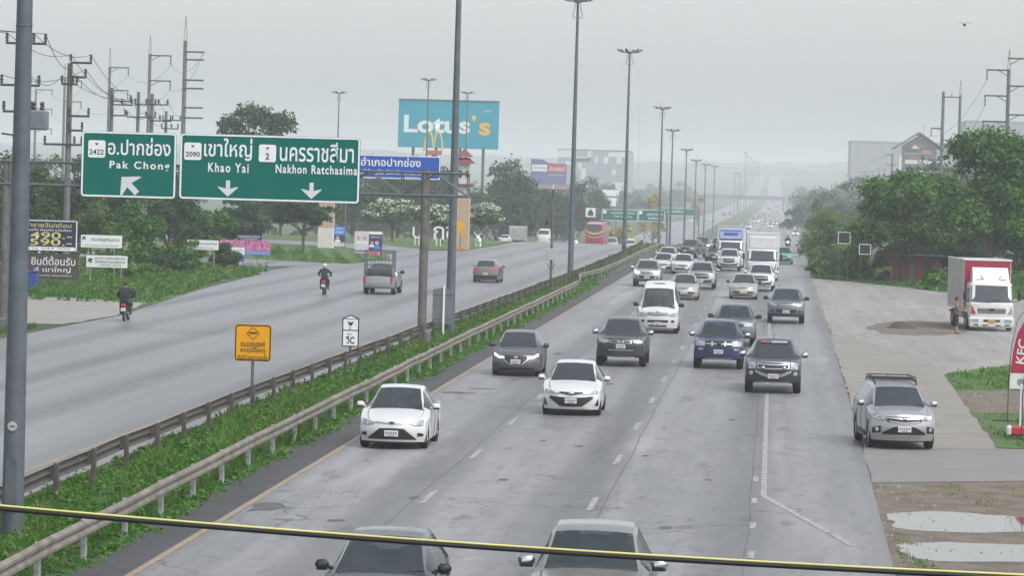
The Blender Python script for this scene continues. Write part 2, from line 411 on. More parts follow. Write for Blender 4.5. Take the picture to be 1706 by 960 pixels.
# tar repairs, seams and rubbish on the lanes
m_tar = plain('tar_patch', (.075,.075,.078), .6, var=.3, scale=3)
m_seam = plain('paving_seam', (.10,.10,.103), .6, var=.4, scale=.6)
_tr = np.random.default_rng(77)
for px, py, w_, l_ in ((446,845,.75,2.6),(966,744,.32,.6),(1106,714,.16,.35),(650,880,.5,.9),(760,655,1.3,1.1),(800,648,.9,.7),(690,830,.25,.8),(1010,640,.5,1.2),(905,735,.2,.5),(1180,800,.22,.5),(1110,880,.3,.6),(560,868,.45,.6),(930,590,.5,2.0),(1075,760,.18,.6),(840,800,.25,.7),(1220,700,.2,.6)):
    g_ = G(px, py); n_ = 11; pts = [(g_.x + w_/2*math.cos(2*math.pi*k/n_)*_tr.uniform(.6,1.15), g_.y + l_/2*math.sin(2*math.pi*k/n_)*_tr.uniform(.6,1.15)) for k in range(n_)]
    patch('tar_patch', pts, .004, m_tar, near_road, cut=False)
for x0_ in (-7.25,-3.32,-.32):   # longitudinal paving seams
    q = rough([(x0_,58),(x0_+.05,330)], .02, 6.0, closed=False, seed=int(abs(x0_)*10)); MB().add([(x-.013,y,.0035) for x,y in q]+[(x+.013,y,.0035) for x,y in q], [(i,i+1,len(q)+i+1,len(q)+i) for i in range(len(q)-1)]).build('paving_seam', m_seam, near_road)
# right-hand verge: worn lot, concrete side road, drive, dirt and puddles
S(patch('verge_gravel', [(1.9,40),(2.0,162),(2.3,268),(20,230),(60,180),(60,40)], -.016, m_dirt))
S(patch('verge_dirt', rough([(2.1,58),(2.4,81.8),(6,83.9),(12,85),(30,88),(30,40),(2.1,40)], .10, .8, seed=2), -.011, m_dirt))
S(patch('worn_lot', rough([(2.8,160),(2.85,200),(2.9,266),(8.9,248.4),(11.7,237.2),(15.9,226.2),(40,180),(40,134),(10,138),(6.3,131),(5.0,148)], .10, 1.2, seed=3), -.011, m_lot))
S(patch('bare_patch', rough([G(*q)[:2] for q in ((1440,546),(1470,538),(1530,534),(1600,537),(1640,545),(1600,556),(1530,560),(1470,556))], .16, .7, seed=31), -.005, m_dirt))
_h = G(1502,547); _hb = MB(); _hr = np.random.default_rng(9); _n = 14
_hb.add([(0,0,.34)] + [(rr*math.cos(2*math.pi*k/_n)*_hr.uniform(.8,1.2), rr*1.2*math.sin(2*math.pi*k/_n)*_hr.uniform(.8,1.2), z_*_hr.uniform(.7,1.2)) for rr, z_ in ((.35,.24),(.7,-.01)) for k in range(_n)], [(0,1+k,1+(k+1)%_n) for k in range(_n)] + [(1+k,1+_n+k,1+_n+(k+1)%_n,1+(k+1)%_n) for k in range(_n)])
tag(_hb.build('soil_heap', plain('dark_soil', (.07,.06,.048), .9, var=.4, scale=9), loc=(_h.x,_h.y,0), smooth=70), 'small heap of dark soil on the bare patch of the lot', 'soil heap')
S(patch('concrete_road', rough([(2.5,92.0),(2.62,115.3),(2.72,158.9),(4,159.2),(5.2,150.1),(6.3,142),(6.35,130.3),(6.2,114),(6.1,102.6),(6.02,93.6)], .035, 1.5, seed=4), .004, m_conc))
S(patch('driveway', rough([(2.42,81.6),(2.5,92.3),(6.0,93.8),(30,97),(30,84.4),(6,83.6)], .03, 1.5, seed=5), -.002, m_drive))
S(patch('grass_verge', rough([(6.45,131.5),(10,141.5),(24,150),(24,128),(8.6,122),(6.3,121)], .16, .8, seed=6), -.005, m_lawn))
S(patch('bare_verge', rough([(6.3,121.5),(8.6,122.5),(24,128.5),(24,108),(7.8,109.1),(6.2,108.5)], .16, .8, seed=7), -.010, m_dirt))
S(patch('grass_verge', rough([(6.15,109),(7.8,109.8),(24,108.5),(24,97),(6.2,94.1)], .12, .8, seed=8), -.005, m_lawn))
S(patch('verge_turf', rough([(2.95,266),(3.4,330),(60,330),(60,170),(40,182),(15.9,226.4),(11.7,237.4),(8.9,248.6)], .12, 1.5, seed=9), -.006, m_lawn))
S(patch('lawn', rough([(-36.4,252.5),(-31.6,266),(-30.9,287),(-34,311),(-40.5,331),(-58,330),(-60,287),(-46,278.2),(-36,269.5)][1:], .15, 2, seed=10), .012, m_lawn))
S(patch('lawn', rough([(-28.6,330.5),(-31.8,328),(-38.6,350.5),(-70,382),(-90,460),(-33,470),(-28.8,372)], .15, 2, seed=11), .012, m_lawn))
S(patch('roadside_grass', rough([(-29.6,136),(-30,149.8),(-29.7,160),(-33,163),(-36,178),(-40,205),(-60,270),(-36.6,251),(-34.4,239.7),(-33.1,227),(-33.3,212.4),(-31.9,195.5),(-30.7,174.5),(-29.7,160.4),(-36,150),(-50,140),(-60,120),(-29.4,120)][2:14], .12, 1.5, seed=12), -.006, m_lawn))
S(patch('concrete_apron', rough([(-29.95,149.6),(-29.6,160.2),(-31.2,176.5),(-36,180),(-60,172),(-60,150),(-36,148)], .06, 1.5, seed=13), .002, m_apron))
# puddles
mw, nt, bs = _new('puddle_water'); bs.inputs['Base Color'].default_value = (.10,.085,.065,1); _set(bs, Roughness=.03)
bs.inputs['Specular IOR Level'].default_value = .6; bs.inputs['IOR'].default_value = 1.33
bump(nt, bs, noise(nt, coord(nt), 2.0, 2), .02, .01)
def puddle(top, bot, seed): S(patch('puddle', rough([G(*q)[:2] for q in top + bot[::-1]], .05, .35, seed=seed), -.006, mw, cut=False))
puddle([(1476,857),(1495,854),(1550,852),(1620,855),(1700,862),(1760,866)], [(1490,872),(1490,879),(1545,885),(1640,888),(1760,886)], 21)
puddle([(1490,908),(1520,904),(1580,903),(1650,906),(1760,908)], [(1497,918),(1515,929),(1560,935),(1660,936),(1760,934)], 22)

# ------------------------------------------------------------------ haze: humid air over the whole valley
def haze(density):
    m = bpy.data.materials.new('humid_air'); m.use_nodes = True; nt = m.node_tree; nt.nodes.clear()
    o = nt.nodes.new('ShaderNodeOutputMaterial'); v = nt.nodes.new('ShaderNodeVolumePrincipled')
    v.inputs['Color'].default_value = (.92,.965,1.0,1); v.inputs['Density'].default_value = density
    v.inputs['Anisotropy'].default_value = .0
    nt.links.new(v.outputs[0], o.inputs['Volume'])
    b = MB().box((0, 4400, 34.5), (8200, 9300, 94)).build('haze', m)
    tag(b, 'pale humid haze hanging over the whole highway', 'haze', kind='stuff'); return b
# ================================================================== vehicles
def paint(name, col, metal=.0, rough=.32):
    if name in MATS: return MATS[name]
    m, nt, bs = _new(name); v = coord(nt); n = noise(nt, v, 2.2, 5)
    lo = tuple(c*.9 for c in col); hi = tuple(min(1, c*1.05) for c in col)
    base = ramp(nt, n, [(.3, lo), (.7, hi)])
    # road film: more dust low on the body
    sx = nt.nodes.new('ShaderNodeSeparateXYZ'); nt.links.new(v, sx.inputs[0])
    ds = nt.nodes.new('ShaderNodeMapRange'); ds.inputs['From Min'].default_value = .75; ds.inputs['From Max'].default_value = .2
    ds.inputs['To Max'].default_value = .28; nt.links.new(sx.outputs['Z'], ds.inputs['Value'])
    dm = nt.nodes.new('ShaderNodeMath'); dm.operation = 'MULTIPLY'; nt.links.new(ds.outputs[0], dm.inputs[0]); nt.links.new(noise(nt, v, 5, 4), dm.inputs[1])
    nt.links.new(mix(nt, dm.outputs[0], base, (.16,.14,.12,1)), bs.inputs['Base Color'])
    _set(bs, Metallic=metal, Roughness=rough); bs.inputs['Coat Weight'].default_value = .6; bs.inputs['Coat Roughness'].default_value = .1
    MATS[name] = m; return m
m_glass = plain('tinted_glass', (.02,.026,.033), .07, var=.2, spec=1.0)
m_glass_l = plain('light_glass', (.035,.05,.056), .06, var=.3, scale=1.6, spec=.9)
m_glass_l.node_tree.nodes['Principled BSDF'].inputs['Alpha'].default_value = .66
m_blk = plain('black_plastic', (.012,.012,.013), .5)
m_trim = plain('dark_trim', (.03,.03,.032), .55)
m_rub = plain('tyre_rubber', (.016,.016,.017), .85)
m_rim = plain('alloy_rim', (.42,.43,.44), .3, .8)
m_chrome = plain('chrome', (.55,.56,.58), .2, 1.0, var=.04)
m_lens = plain('headlamp_lens', (.30,.32,.34), .18, .1, var=.5, scale=14)
m_tail = plain('tail_lamp_red', (.35,.015,.02), .2)
m_plate = plain('plate_white', (.55,.55,.56), .5, var=.05)
m_platey = plain('plate_yellow', (.55,.32,.05), .5, var=.05)
m_char = plain('plate_ink', (.17,.17,.19), .6, var=.4, scale=40)
m_seat = plain('seat_grey', (.06,.06,.065), .8)
m_amber = plain('amber_lens', (.6,.2,.03), .25)
m_steel = plain('galvanised_steel', (.30,.31,.32), .45, .55, var=.2, scale=5)
m_on = glow('headlamp_lit', (1,.98,.95), 2.6)
m_drl = glow('running_light', (.95,.98,1), 3.2)
m_brake = glow('brake_lamp_lit', (1,.05,.09), .12); m_brake.node_tree.nodes['Principled BSDF'].inputs['Base Color'].default_value = (.4,.02,.03,1)
P_WHITE = paint('paint_white', (.60,.61,.61)); P_SILVER = paint('paint_silver', (.40,.41,.42), .55, .35)
P_GREY = paint('paint_grey', (.10,.105,.11), .5, .35); P_DARK = paint('paint_charcoal', (.035,.038,.045), .35, .35)
P_NAVY = paint('paint_navy', (.02,.035,.10), .35, .35); P_SAND = paint('paint_champagne', (.42,.41,.38), .4, .35)
P_TITAN = paint('paint_titanium', (.13,.135,.14), .5, .36); P_STEELB = paint('paint_steel_blue', (.13,.15,.18), .45, .36)
P_GREEN = paint('paint_green', (.05,.33,.19)); P_YGREEN = paint('paint_taxi', (.55,.45,.06)); P_RED = paint('paint_red', (.32,.02,.045)); P_BLUE = paint('paint_blue', (.03,.10,.42))
P_BRONZE = paint('paint_bronze', (.20,.19,.17), .45, .36)

_WH = {}
def wheel_meshes(R, w=.2):
    k = (round(R,2), w)
    if k in _WH: return _WH[k]
    t = MB().lathe([(R*.62,-w/2*.8),(R*.9,-w/2),(R*.98,-w/2*.8),(R,-w/2*.4),(R,w/2*.4),(R*.98,w/2*.8),(R*.9,w/2),(R*.62,w/2*.8)], 20, axis='X', cap=False).mesh('tyre', m_rub, 40)
    r = MB(); r.lathe([(R*.64,-.02),(R*.64,w/2*.72),(R*.58,w/2*.76),(R*.56,w/2*.45),(.01,w/2*.45)], 20, axis='X')
    for j in range(5):
        a = 2*math.pi*j/5; c, s_ = math.cos(a), math.sin(a)
        r.box((w/2*.62, c*R*.32, s_*R*.32), (.03, R*.16, R*.52), rot=Matrix.Rotation(a - math.pi/2, 3, 'X'))
    r.lathe([(.06,0),(.06,w/2*.75)], 8, axis='X')
    h = MB().lathe([(.07,-w/2*.9),(.07,w/2*.5)], 8, axis='X').mesh('wheel', m_trim)
    _WH[k] = (h, t, r.mesh('rim', m_rim, 40)); return _WH[k]

class Bag:
    """collects the pieces of one vehicle, then makes objects of them (or one mesh for a far one)"""
    def __init__(s): s.items = []
    def add(s, name, mb, mat, smooth=None, under=None, label=None): s.items.append((name, mb, mat, smooth, under, label)); return len(s.items)-1
    def make(s, root, wheels, R, w=.2):
        objs = []
        for name, mb, mat, smooth, under, label in s.items:
            if not mb.f: objs.append(None); continue
            o = mb.build(name, mat, root if under is None else objs[under], smooth); objs.append(o)
            if label: o['label'] = label
        h, t, r = wheel_meshes(R, w)
        for x, y in wheels:
            o = link('wheel', h, root, (x, y, R)); o.rotation_euler.z = 0 if x > 0 else math.pi
            link('tyre', t, o); link('rim', r, o)
    def single(s, name, wheels, R, w=.2):
        out = MB(); mats = []
        def put(v, f, mat, off=(0,0,0)):
            if mat not in mats: mats.append(mat)
            out.add([(a+off[0], b+off[1], c+off[2]) for a, b, c in v], f, mats.index(mat))
        for n_, mb, mat, sm, un, lb in s.items:
            if isinstance(mat, (list, tuple)):
                for k, mm in enumerate(mat): put(mb.v, [f for f, i in zip(mb.f, mb.m) if i == k], mm)
            else: put(mb.v, mb.f, mat)
        for x, y in wheels:
            t = MB().lathe([(R*.6,-w/2),(R,-w/2*.7),(R,w/2*.7),(R*.6,w/2)], 10, axis='X'); put(t.v, t.f, m_rub, (x, y, R))
        return out.mesh(name, mats, 35)

def loft(sp, bag, pm, glass=None, rear_bed=False):
    """car shell from a side profile. front at y=0 facing -Y, back at y=L. sp: L W prof segs belt gc R axles fz fy rz ry sf sr win"""
    glass = glass or m_glass
    L, W, R = sp['L'], sp['W'], sp['R']; hw = W/2
    P = np.array([p[:3] for p in sp['prof']], float); segs = sp['segs']
    Ra = R + .075
    ys = set(P[:,0]) | {a for w_ in sp['win'] for a in w_}
    for a in sp['axles']:
        for k in range(9): ys.add(a - Ra*math.cos(math.pi*k/8))
    ys = sorted(y for y in ys if P[0,0] <= y <= P[-1,0])
    out = [ys[0]]
    for y in ys[1:]:
        if y - out[-1] > .012: out.append(y)
    ys = out
    zt = lambda y: float(np.interp(y, P[:,0], P[:,1])); wt = lambda y: float(np.interp(y, P[:,0], P[:,2]))
    belt = lambda y: float(np.interp(y, [b[0] for b in sp['belt']], [b[1] for b in sp['belt']]))
    plan = lambda y: float(np.interp(y, [0,.12,.35,.8,L-.8,L-.3,L-.08,L], [.90,.94,.975,1,1,.985,.955,.92]))
    gc = sp['gc']
    sw = lambda x: abs(x/hw)**2.6
    yf = lambda x, z: sp['sf']*sw(x) + float(np.interp(z, sp['fz'], sp['fy']))
    yr = lambda x, z: L - sp['sr']*sw(x) - float(np.interp(z, sp['rz'], sp['ry']))
    def zb(y):
        z = gc
        for a in sp['axles']:
            d = abs(y-a)
            if d < Ra: z = max(z, R + math.sqrt(max(0, Ra*Ra - d*d)) - .01)
        return z
    def ring(y):
        t = zt(y); c = sp.get('crown', .05); e = t - c; b = min(belt(y), e - .03); w = hw*plan(y); z0 = min(zb(y), b-.06); x4 = wt(y)
        zg = max(b + .008, e - .055)
        gw = x4 + (.03 if zg - b > .1 else .0)
        return [(w*.945, z0), (w*.988, z0 + .3*(b-z0)), (w, z0 + .62*(b-z0)), (w*.975, b), (min(gw, w*.97), zg), (x4*.95, e + c*.35), (x4*.6, t - c*.22), (0, t)]
    rings = []
    for k, y in enumerate(ys):
        q = []
        for x, z in ring(y):
            yy = y + sp['sf']*sw(x)*max(0, 1 - y/1.1) - sp['sr']*sw(x)*max(0, 1 - (L-y)/1.0)
            if k == 0: yy = yf(x, z)
            if k == len(ys)-1: yy = yr(x, z)
            q.append((x, yy, z))
        rings.append(q)
    parts = {}
    def quad(key, a, b, c, d):
        mb = parts.setdefault(key, MB()); mb.add([a,b,c,d], [(0,1,2,3)])
    mir = lambda p: (-p[0], p[1], p[2])
    for k in range(len(ys)-1):
        ym = (ys[k] + ys[k+1])/2
        si = max(0, int(np.searchsorted(P[:,0], ym)) - 1); sg = segs[si]
        for i in range(7):
            a, b, c, d = rings[k][i], rings[k][i+1], rings[k+1][i+1], rings[k+1][i]
            key = 'body'
            if i >= 5 and sg in ('windscreen', 'rear_window'): key = sg
            if i >= 5 and sg == 'open': continue
            if i == 3:
                for n_, (w0, w1) in enumerate(sp['win']):
                    if w0 - .006 <= ys[k] and ys[k+1] <= w1 + .006: key = 'side_window%d' % n_
            for sd in (0, 1):
                kk = key if not key.startswith('side_window') else key + 'LR'[sd]
                if sd == 0: quad(kk, a, b, c, d)
                else: quad(kk, mir(d), mir(c), mir(b), mir(a))
    # end caps
    NC = 12
    for rg, fn in ((rings[0], yf), (rings[-1], yr)):
        for i in range(7):
            (x0, _, z0), (x1, _, z1) = rg[i], rg[i+1]
            for j in range(NC):
                u0, u1 = -1 + 2*j/NC, -1 + 2*(j+1)/NC
                quad('body', (x0*u0, fn(x0*u0, z0), z0), (x0*u1, fn(x0*u1, z0), z0), (x1*u1, fn(x1*u1, z1), z1), (x1*u0, fn(x1*u0, z1), z1))
    # weld
    for key in parts:
        mb = parts[key]; ix = {}; nv = []; nf = []
        for f in mb.f:
            g = []
            for i in f:
                p = tuple(round(c, 4) for c in mb.v[i])
                if p not in ix: ix[p] = len(nv); nv.append(p)
                if ix[p] not in g: g.append(ix[p])
            if len(g) > 2: nf.append(tuple(g))
        mb.v, mb.f, mb.m = nv, nf, [0]*len(nf)
    bi = bag.add('body', parts.pop('body'), pm, 32)
    for key in sorted(parts):
        nm = 'side_window' if key.startswith('side') else key
        bag.add(nm, parts[key], glass, 40)
    if glass is m_glass_l:      # what shows through the clearer glass: seats, dashboard, wheel
        cy, cz = sp['cowl']; ti = MB(); ti.bbox((0, cy+.22, cz-.06), (sp['W']*.8,.5,.14), .05); bag.add('dashboard', ti, m_trim)
        for s_ in (-1, 1):
            st = MB(); st.bbox((s_*.36, cy+1.15, cz-.05), (.46,.16,.66), .07, rot=Matrix.Rotation(-.15,3,'X')); st.bbox((s_*.36, cy+1.22, cz+.35), (.24,.1,.16), .05); bag.add('seat', st, m_seat, 50)
        bag.add('steering_wheel', MB().tube([(.36+.18*math.cos(a_), cy+.52+.05*math.sin(a_), cz+.02+.17*math.sin(a_)) for a_ in np.linspace(0, 2*math.pi, 13)], .018, 5), m_blk)
    # floor pan and wheel wells; black pan hung low to put contact shade underneath
    u = MB()
    ax = list(sp['axles'])
    u.box((0, L/2+.05, gc + .06), (W*.74, L*.80, .22))
    u.box((0, ax[0], gc + .32), (W*.66, R*2.3, .42)); u.box((0, ax[1], gc + .32), (W*.66, R*2.3, .42))
    bag.add('underbody', u, m_blk)
    if sp.get('lines'):      # bonnet and door gaps
        cw = sp['cowl'][0]
        for s_ in (-1, 1):
            for y in sp['lines']:
                q = [(s_*(x+.003), y, z) for x, z in ring(y)[:4]]
                bag.add('panel_gap', MB().tube(q, .006, 4), m_blk)
            hy = [y for y in ys if .2 < y < cw]
            bag.add('bonnet_gap', MB().tube([(s_*ring(y)[4][0]*.985, y + sp['sf']*sw(ring(y)[4][0])*max(0, 1-y/1.1), ring(y)[4][1]+.012) for y in hy], .006, 4), m_blk)
    return dict(yf=yf, yr=yr, zt=zt, wt=wt, hw=hw, belt=belt, body=bi, rings=rings)

def strip(fn, x0, x1, zb, zt, off=-.012, n=8, th=.02):
    """panel that follows the nose: zb, zt lists of heights sampled from x0 to x1"""
    mb = MB(); vs = []; fx = np.linspace(0, 1, len(zb)); gx_ = np.linspace(0, 1, len(zt))
    for k in range(n+1):
        t = k/n; x = x0 + (x1-x0)*t; a, b = np.interp(t, fx, zb), np.interp(t, gx_, zt)
        for z in (a, (a+b)/2, b): vs.append((x, fn(x, z) + off, z))
        for z in (a, b): vs.append((x, fn(x, z) + off + (th if off < 0 else -th), z))
    fs = []
    for k in range(n):
        o = k*5; p = o+5
        fs += [(o, p, p+1, o+1), (o+1, p+1, p+2, o+2), (o, o+3, p+3, p), (o+2, p+2, p+4, o+4)]
    fs += [(0,1,2,4,3), (n*5+0, n*5+3, n*5+4, n*5+2, n*5+1)]
    return mb.add(vs, fs)
def plate(bag, y, z, mat=None, w=.34, h=.15, s=-1):
    p = bag.add('licence_plate', MB().bbox((0, y, z), (w, .02, h), .006), mat or m_plate)
    c = MB()
    for k in range(5): c.box((-w*.34 + k*w*.17, y + s*.0125, z + h*.08), (w*.10, .003, h*.38))
    c.box((0, y + s*.0125, z - h*.32), (w*.5, .003, h*.13))
    bag.add('plate_marks', c, m_char, under=p)
def mirrors(bag, g, y, z, mat, x=None, size=1.0):
    x = x or g['hw']*.97
    for sd in (-1, 1):
        q = MB(); q.bbox((sd*(x + .11*size), y, z), (.20*size, .11*size, .14*size), .045*size)
        q.box((sd*(x+.03), y+.01, z-.045), (.12, .04, .05))
        mi = bag.add('mirror', q, mat, 80)
        bag.add('mirror_base', MB().bbox((sd*(x + .11*size), y+.012, z-.06*size), (.17*size, .10*size, .05*size), .02), m_blk, under=mi)
def wipers(bag, sp, g):
    y = sp['cowl'][0]; z = sp['cowl'][1]; n = (sp['wtop'][0]-y, sp['wtop'][1]-z)
    for x0, x1 in ((-.55, .02), (0.05, .6)):
        bag.add('wiper', MB().tube([(x0, y+.03, z+.012), ((x0+x1)/2, y+.05+.03*n[0], z+.03), (x1, y+.09, z+.045)], .013, 5), m_blk)

def sedan_spec(**k):
    s = dict(L=4.40, W=1.72, R=.31, axles=(.82, 3.37), gc=.19, sf=.42, sr=.22, crown=.045,
        prof=[(.13,.735,.58),(.3,.80,.63),(.6,.865,.67),(.9,.915,.69),(1.12,.955,.69),(1.55,1.21,.60),(1.98,1.425,.53),(2.25,1.468,.535),(2.6,1.478,.53),(3.0,1.45,.52),(3.25,1.40,.515),(3.62,1.22,.55),(3.92,1.06,.60),(4.15,1.045,.64),(4.34,1.0,.63)],
        segs=['body','body','body','body','windscreen','windscreen','body','body','body','body','rear_window','rear_window','body','body'],
        belt=[(0,.66),(.5,.76),(1.12,.90),(2.4,.95),(3.9,1.0),(4.4,.93)], win=((1.34,2.16),(2.24,2.98),(3.04,3.34)),
        fz=[.15,.30,.45,.60,.74,.8], fy=[.09,.03,0,.03,.13,.2], rz=[.15,.35,.55,.75,1.0], ry=[.10,.03,0,.03,.06])
    s.update(k); s['cowl'] = (1.12, .955); s['wtop'] = (1.98, 1.425); return s
def hatch_spec(**k):
    s = dict(L=4.05, W=1.71, R=.31, axles=(.80, 3.33), gc=.19, sf=.42, sr=.22, crown=.045,
        prof=[(.13,.75,.58),(.3,.82,.63),(.6,.885,.67),(.9,.935,.69),(1.10,.975,.69),(1.5,1.24,.60),(1.9,1.44,.54),(2.2,1.49,.545),(2.7,1.50,.54),(3.2,1.46,.53),(3.5,1.40,.52),(3.78,1.20,.56),(3.92,1.03,.62),(3.99,.98,.64)],
        segs=['body','body','body','body','windscreen','windscreen','body','body','body','body','rear_window','rear_window','body'],
        belt=[(0,.67),(.5,.78),(1.1,.92),(2.4,.97),(3.5,1.03),(4.05,.93)], win=((1.32,2.1),(2.18,2.95),(3.0,3.36)),
        fz=[.15,.30,.45,.60,.75,.8], fy=[.09,.03,0,.03,.13,.2], rz=[.15,.35,.55,.75,1.0], ry=[.10,.03,0,.03,.06])
    s.update(k); s['cowl'] = (1.10, .975); s['wtop'] = (1.9, 1.44); return s
def suv_spec(**k):
    s = dict(L=4.45, W=1.75, R=.34, axles=(.84, 3.5), gc=.24, sf=.36, sr=.2, crown=.05,
        prof=[(.12,.92,.60),(.3,.985,.65),(.7,1.035,.69),(1.08,1.085,.70),(1.45,1.33,.63),(1.82,1.545,.57),(2.1,1.62,.575),(2.8,1.655,.57),(3.6,1.63,.56),(4.0,1.575,.55),(4.22,1.36,.60),(4.34,1.10,.66),(4.40,1.0,.68)],
        segs=['body','body','body','windscreen','windscreen','body','body','body','body','rear_window','rear_window','body'],
        belt=[(0,.83),(.5,.93),(1.1,1.03),(2.4,1.08),(3.9,1.13),(4.45,1.0)], win=((1.28,2.1),(2.18,3.0),(3.08,3.85)),
        fz=[.2,.4,.6,.78,.92,1.0], fy=[.1,.03,0,.02,.11,.18], rz=[.2,.4,.6,.8,1.05], ry=[.1,.02,0,.02,.05])
    s.update(k); s['cowl'] = (1.08, 1.085); s['wtop'] = (1.82, 1.545); return s
def pickup_spec(cab=3.25, **k):
    c = cab
    s = dict(L=5.15, W=1.82, R=.385, axles=(.92, 3.95), gc=.38, sf=.26, sr=.08, crown=.045,
        prof=[(.11,1.04,.66),(.3,1.10,.69),(.8,1.135,.71),(1.30,1.175,.71),(1.62,1.44,.64),(1.92,1.655,.585),(2.15,1.72,.59),(c-.5,1.745,.58),(c-.16,1.715,.57),(c-.02,1.48,.60),(c+.06,1.12,.70),(c+.1,1.06,.74),(5.02,1.05,.76),(5.12,1.03,.76)],
        segs=['body','body','body','windscreen','windscreen','body','body','body','rear_window','body','body','open','body'],
        belt=[(0,.94),(.5,1.02),(1.3,1.12),(c,1.17),(c+.12,1.0),(5.15,.99)], win=((1.5,2.28),(2.36,c-.12)),
        fz=[.35,.5,.68,.86,1.04,1.1], fy=[.06,.01,0,.02,.10,.16], rz=[.3,.5,1.1], ry=[.08,0,0])
    s.update(k); s['cowl'] = (1.30, 1.175); s['wtop'] = (1.92, 1.655); return s
def van_spec(**k):
    s = dict(L=5.0, W=1.86, R=.34, axles=(1.05, 3.75), gc=.24, sf=.30, sr=.12, crown=.06,
        prof=[(.10,1.00,.70),(.28,1.10,.74),(.55,1.19,.76),(.92,1.60,.72),(1.28,2.00,.66),(1.5,2.16,.655),(2.0,2.27,.65),(3.5,2.285,.645),(4.6,2.24,.64),(4.8,2.1,.66),(4.9,1.55,.74),(4.95,1.1,.78)],
        segs=['body','body','windscreen','windscreen','body','body','body','body','body','rear_window','body'],
        belt=[(0,.9),(.55,1.14),(1.2,1.22),(4.9,1.22),(5,1.05)], win=((.95,1.75),(1.85,2.9),(3.0,4.4)),
        fz=[.2,.4,.6,.8,1.0,1.1], fy=[.08,.02,0,.01,.06,.12], rz=[.2,.4,1.1], ry=[.08,0,0])
    s.update(k); s['cowl'] = (.55, 1.19); s['wtop'] = (1.28, 2.0); return s

def finish(bag, sp, name, label, cat, far, loc, rz, group, dy):
    """dy: where the vehicle's own origin lies along its length"""
    wx = sp['W']/2 - .13; wheels = [(sd*wx, a) for a in sp['axles'] for sd in (-1, 1)]
    wheels = [(x, y - dy) for x, y in wheels]
    for it in bag.items: it[1].v = [(x, y - dy, z) for x, y, z in it[1].v]
    if far:
        me = bag.single(name, wheels, sp['R']); o = link(name, me); o.location = loc; o.rotation_euler.z = rz
        tag(o, label, cat, group); return o
    root = thing(name, label, cat, loc, rz, group)
    bag.make(root, wheels, sp['R'], .2 if sp['R'] < .36 else .25)
    return root

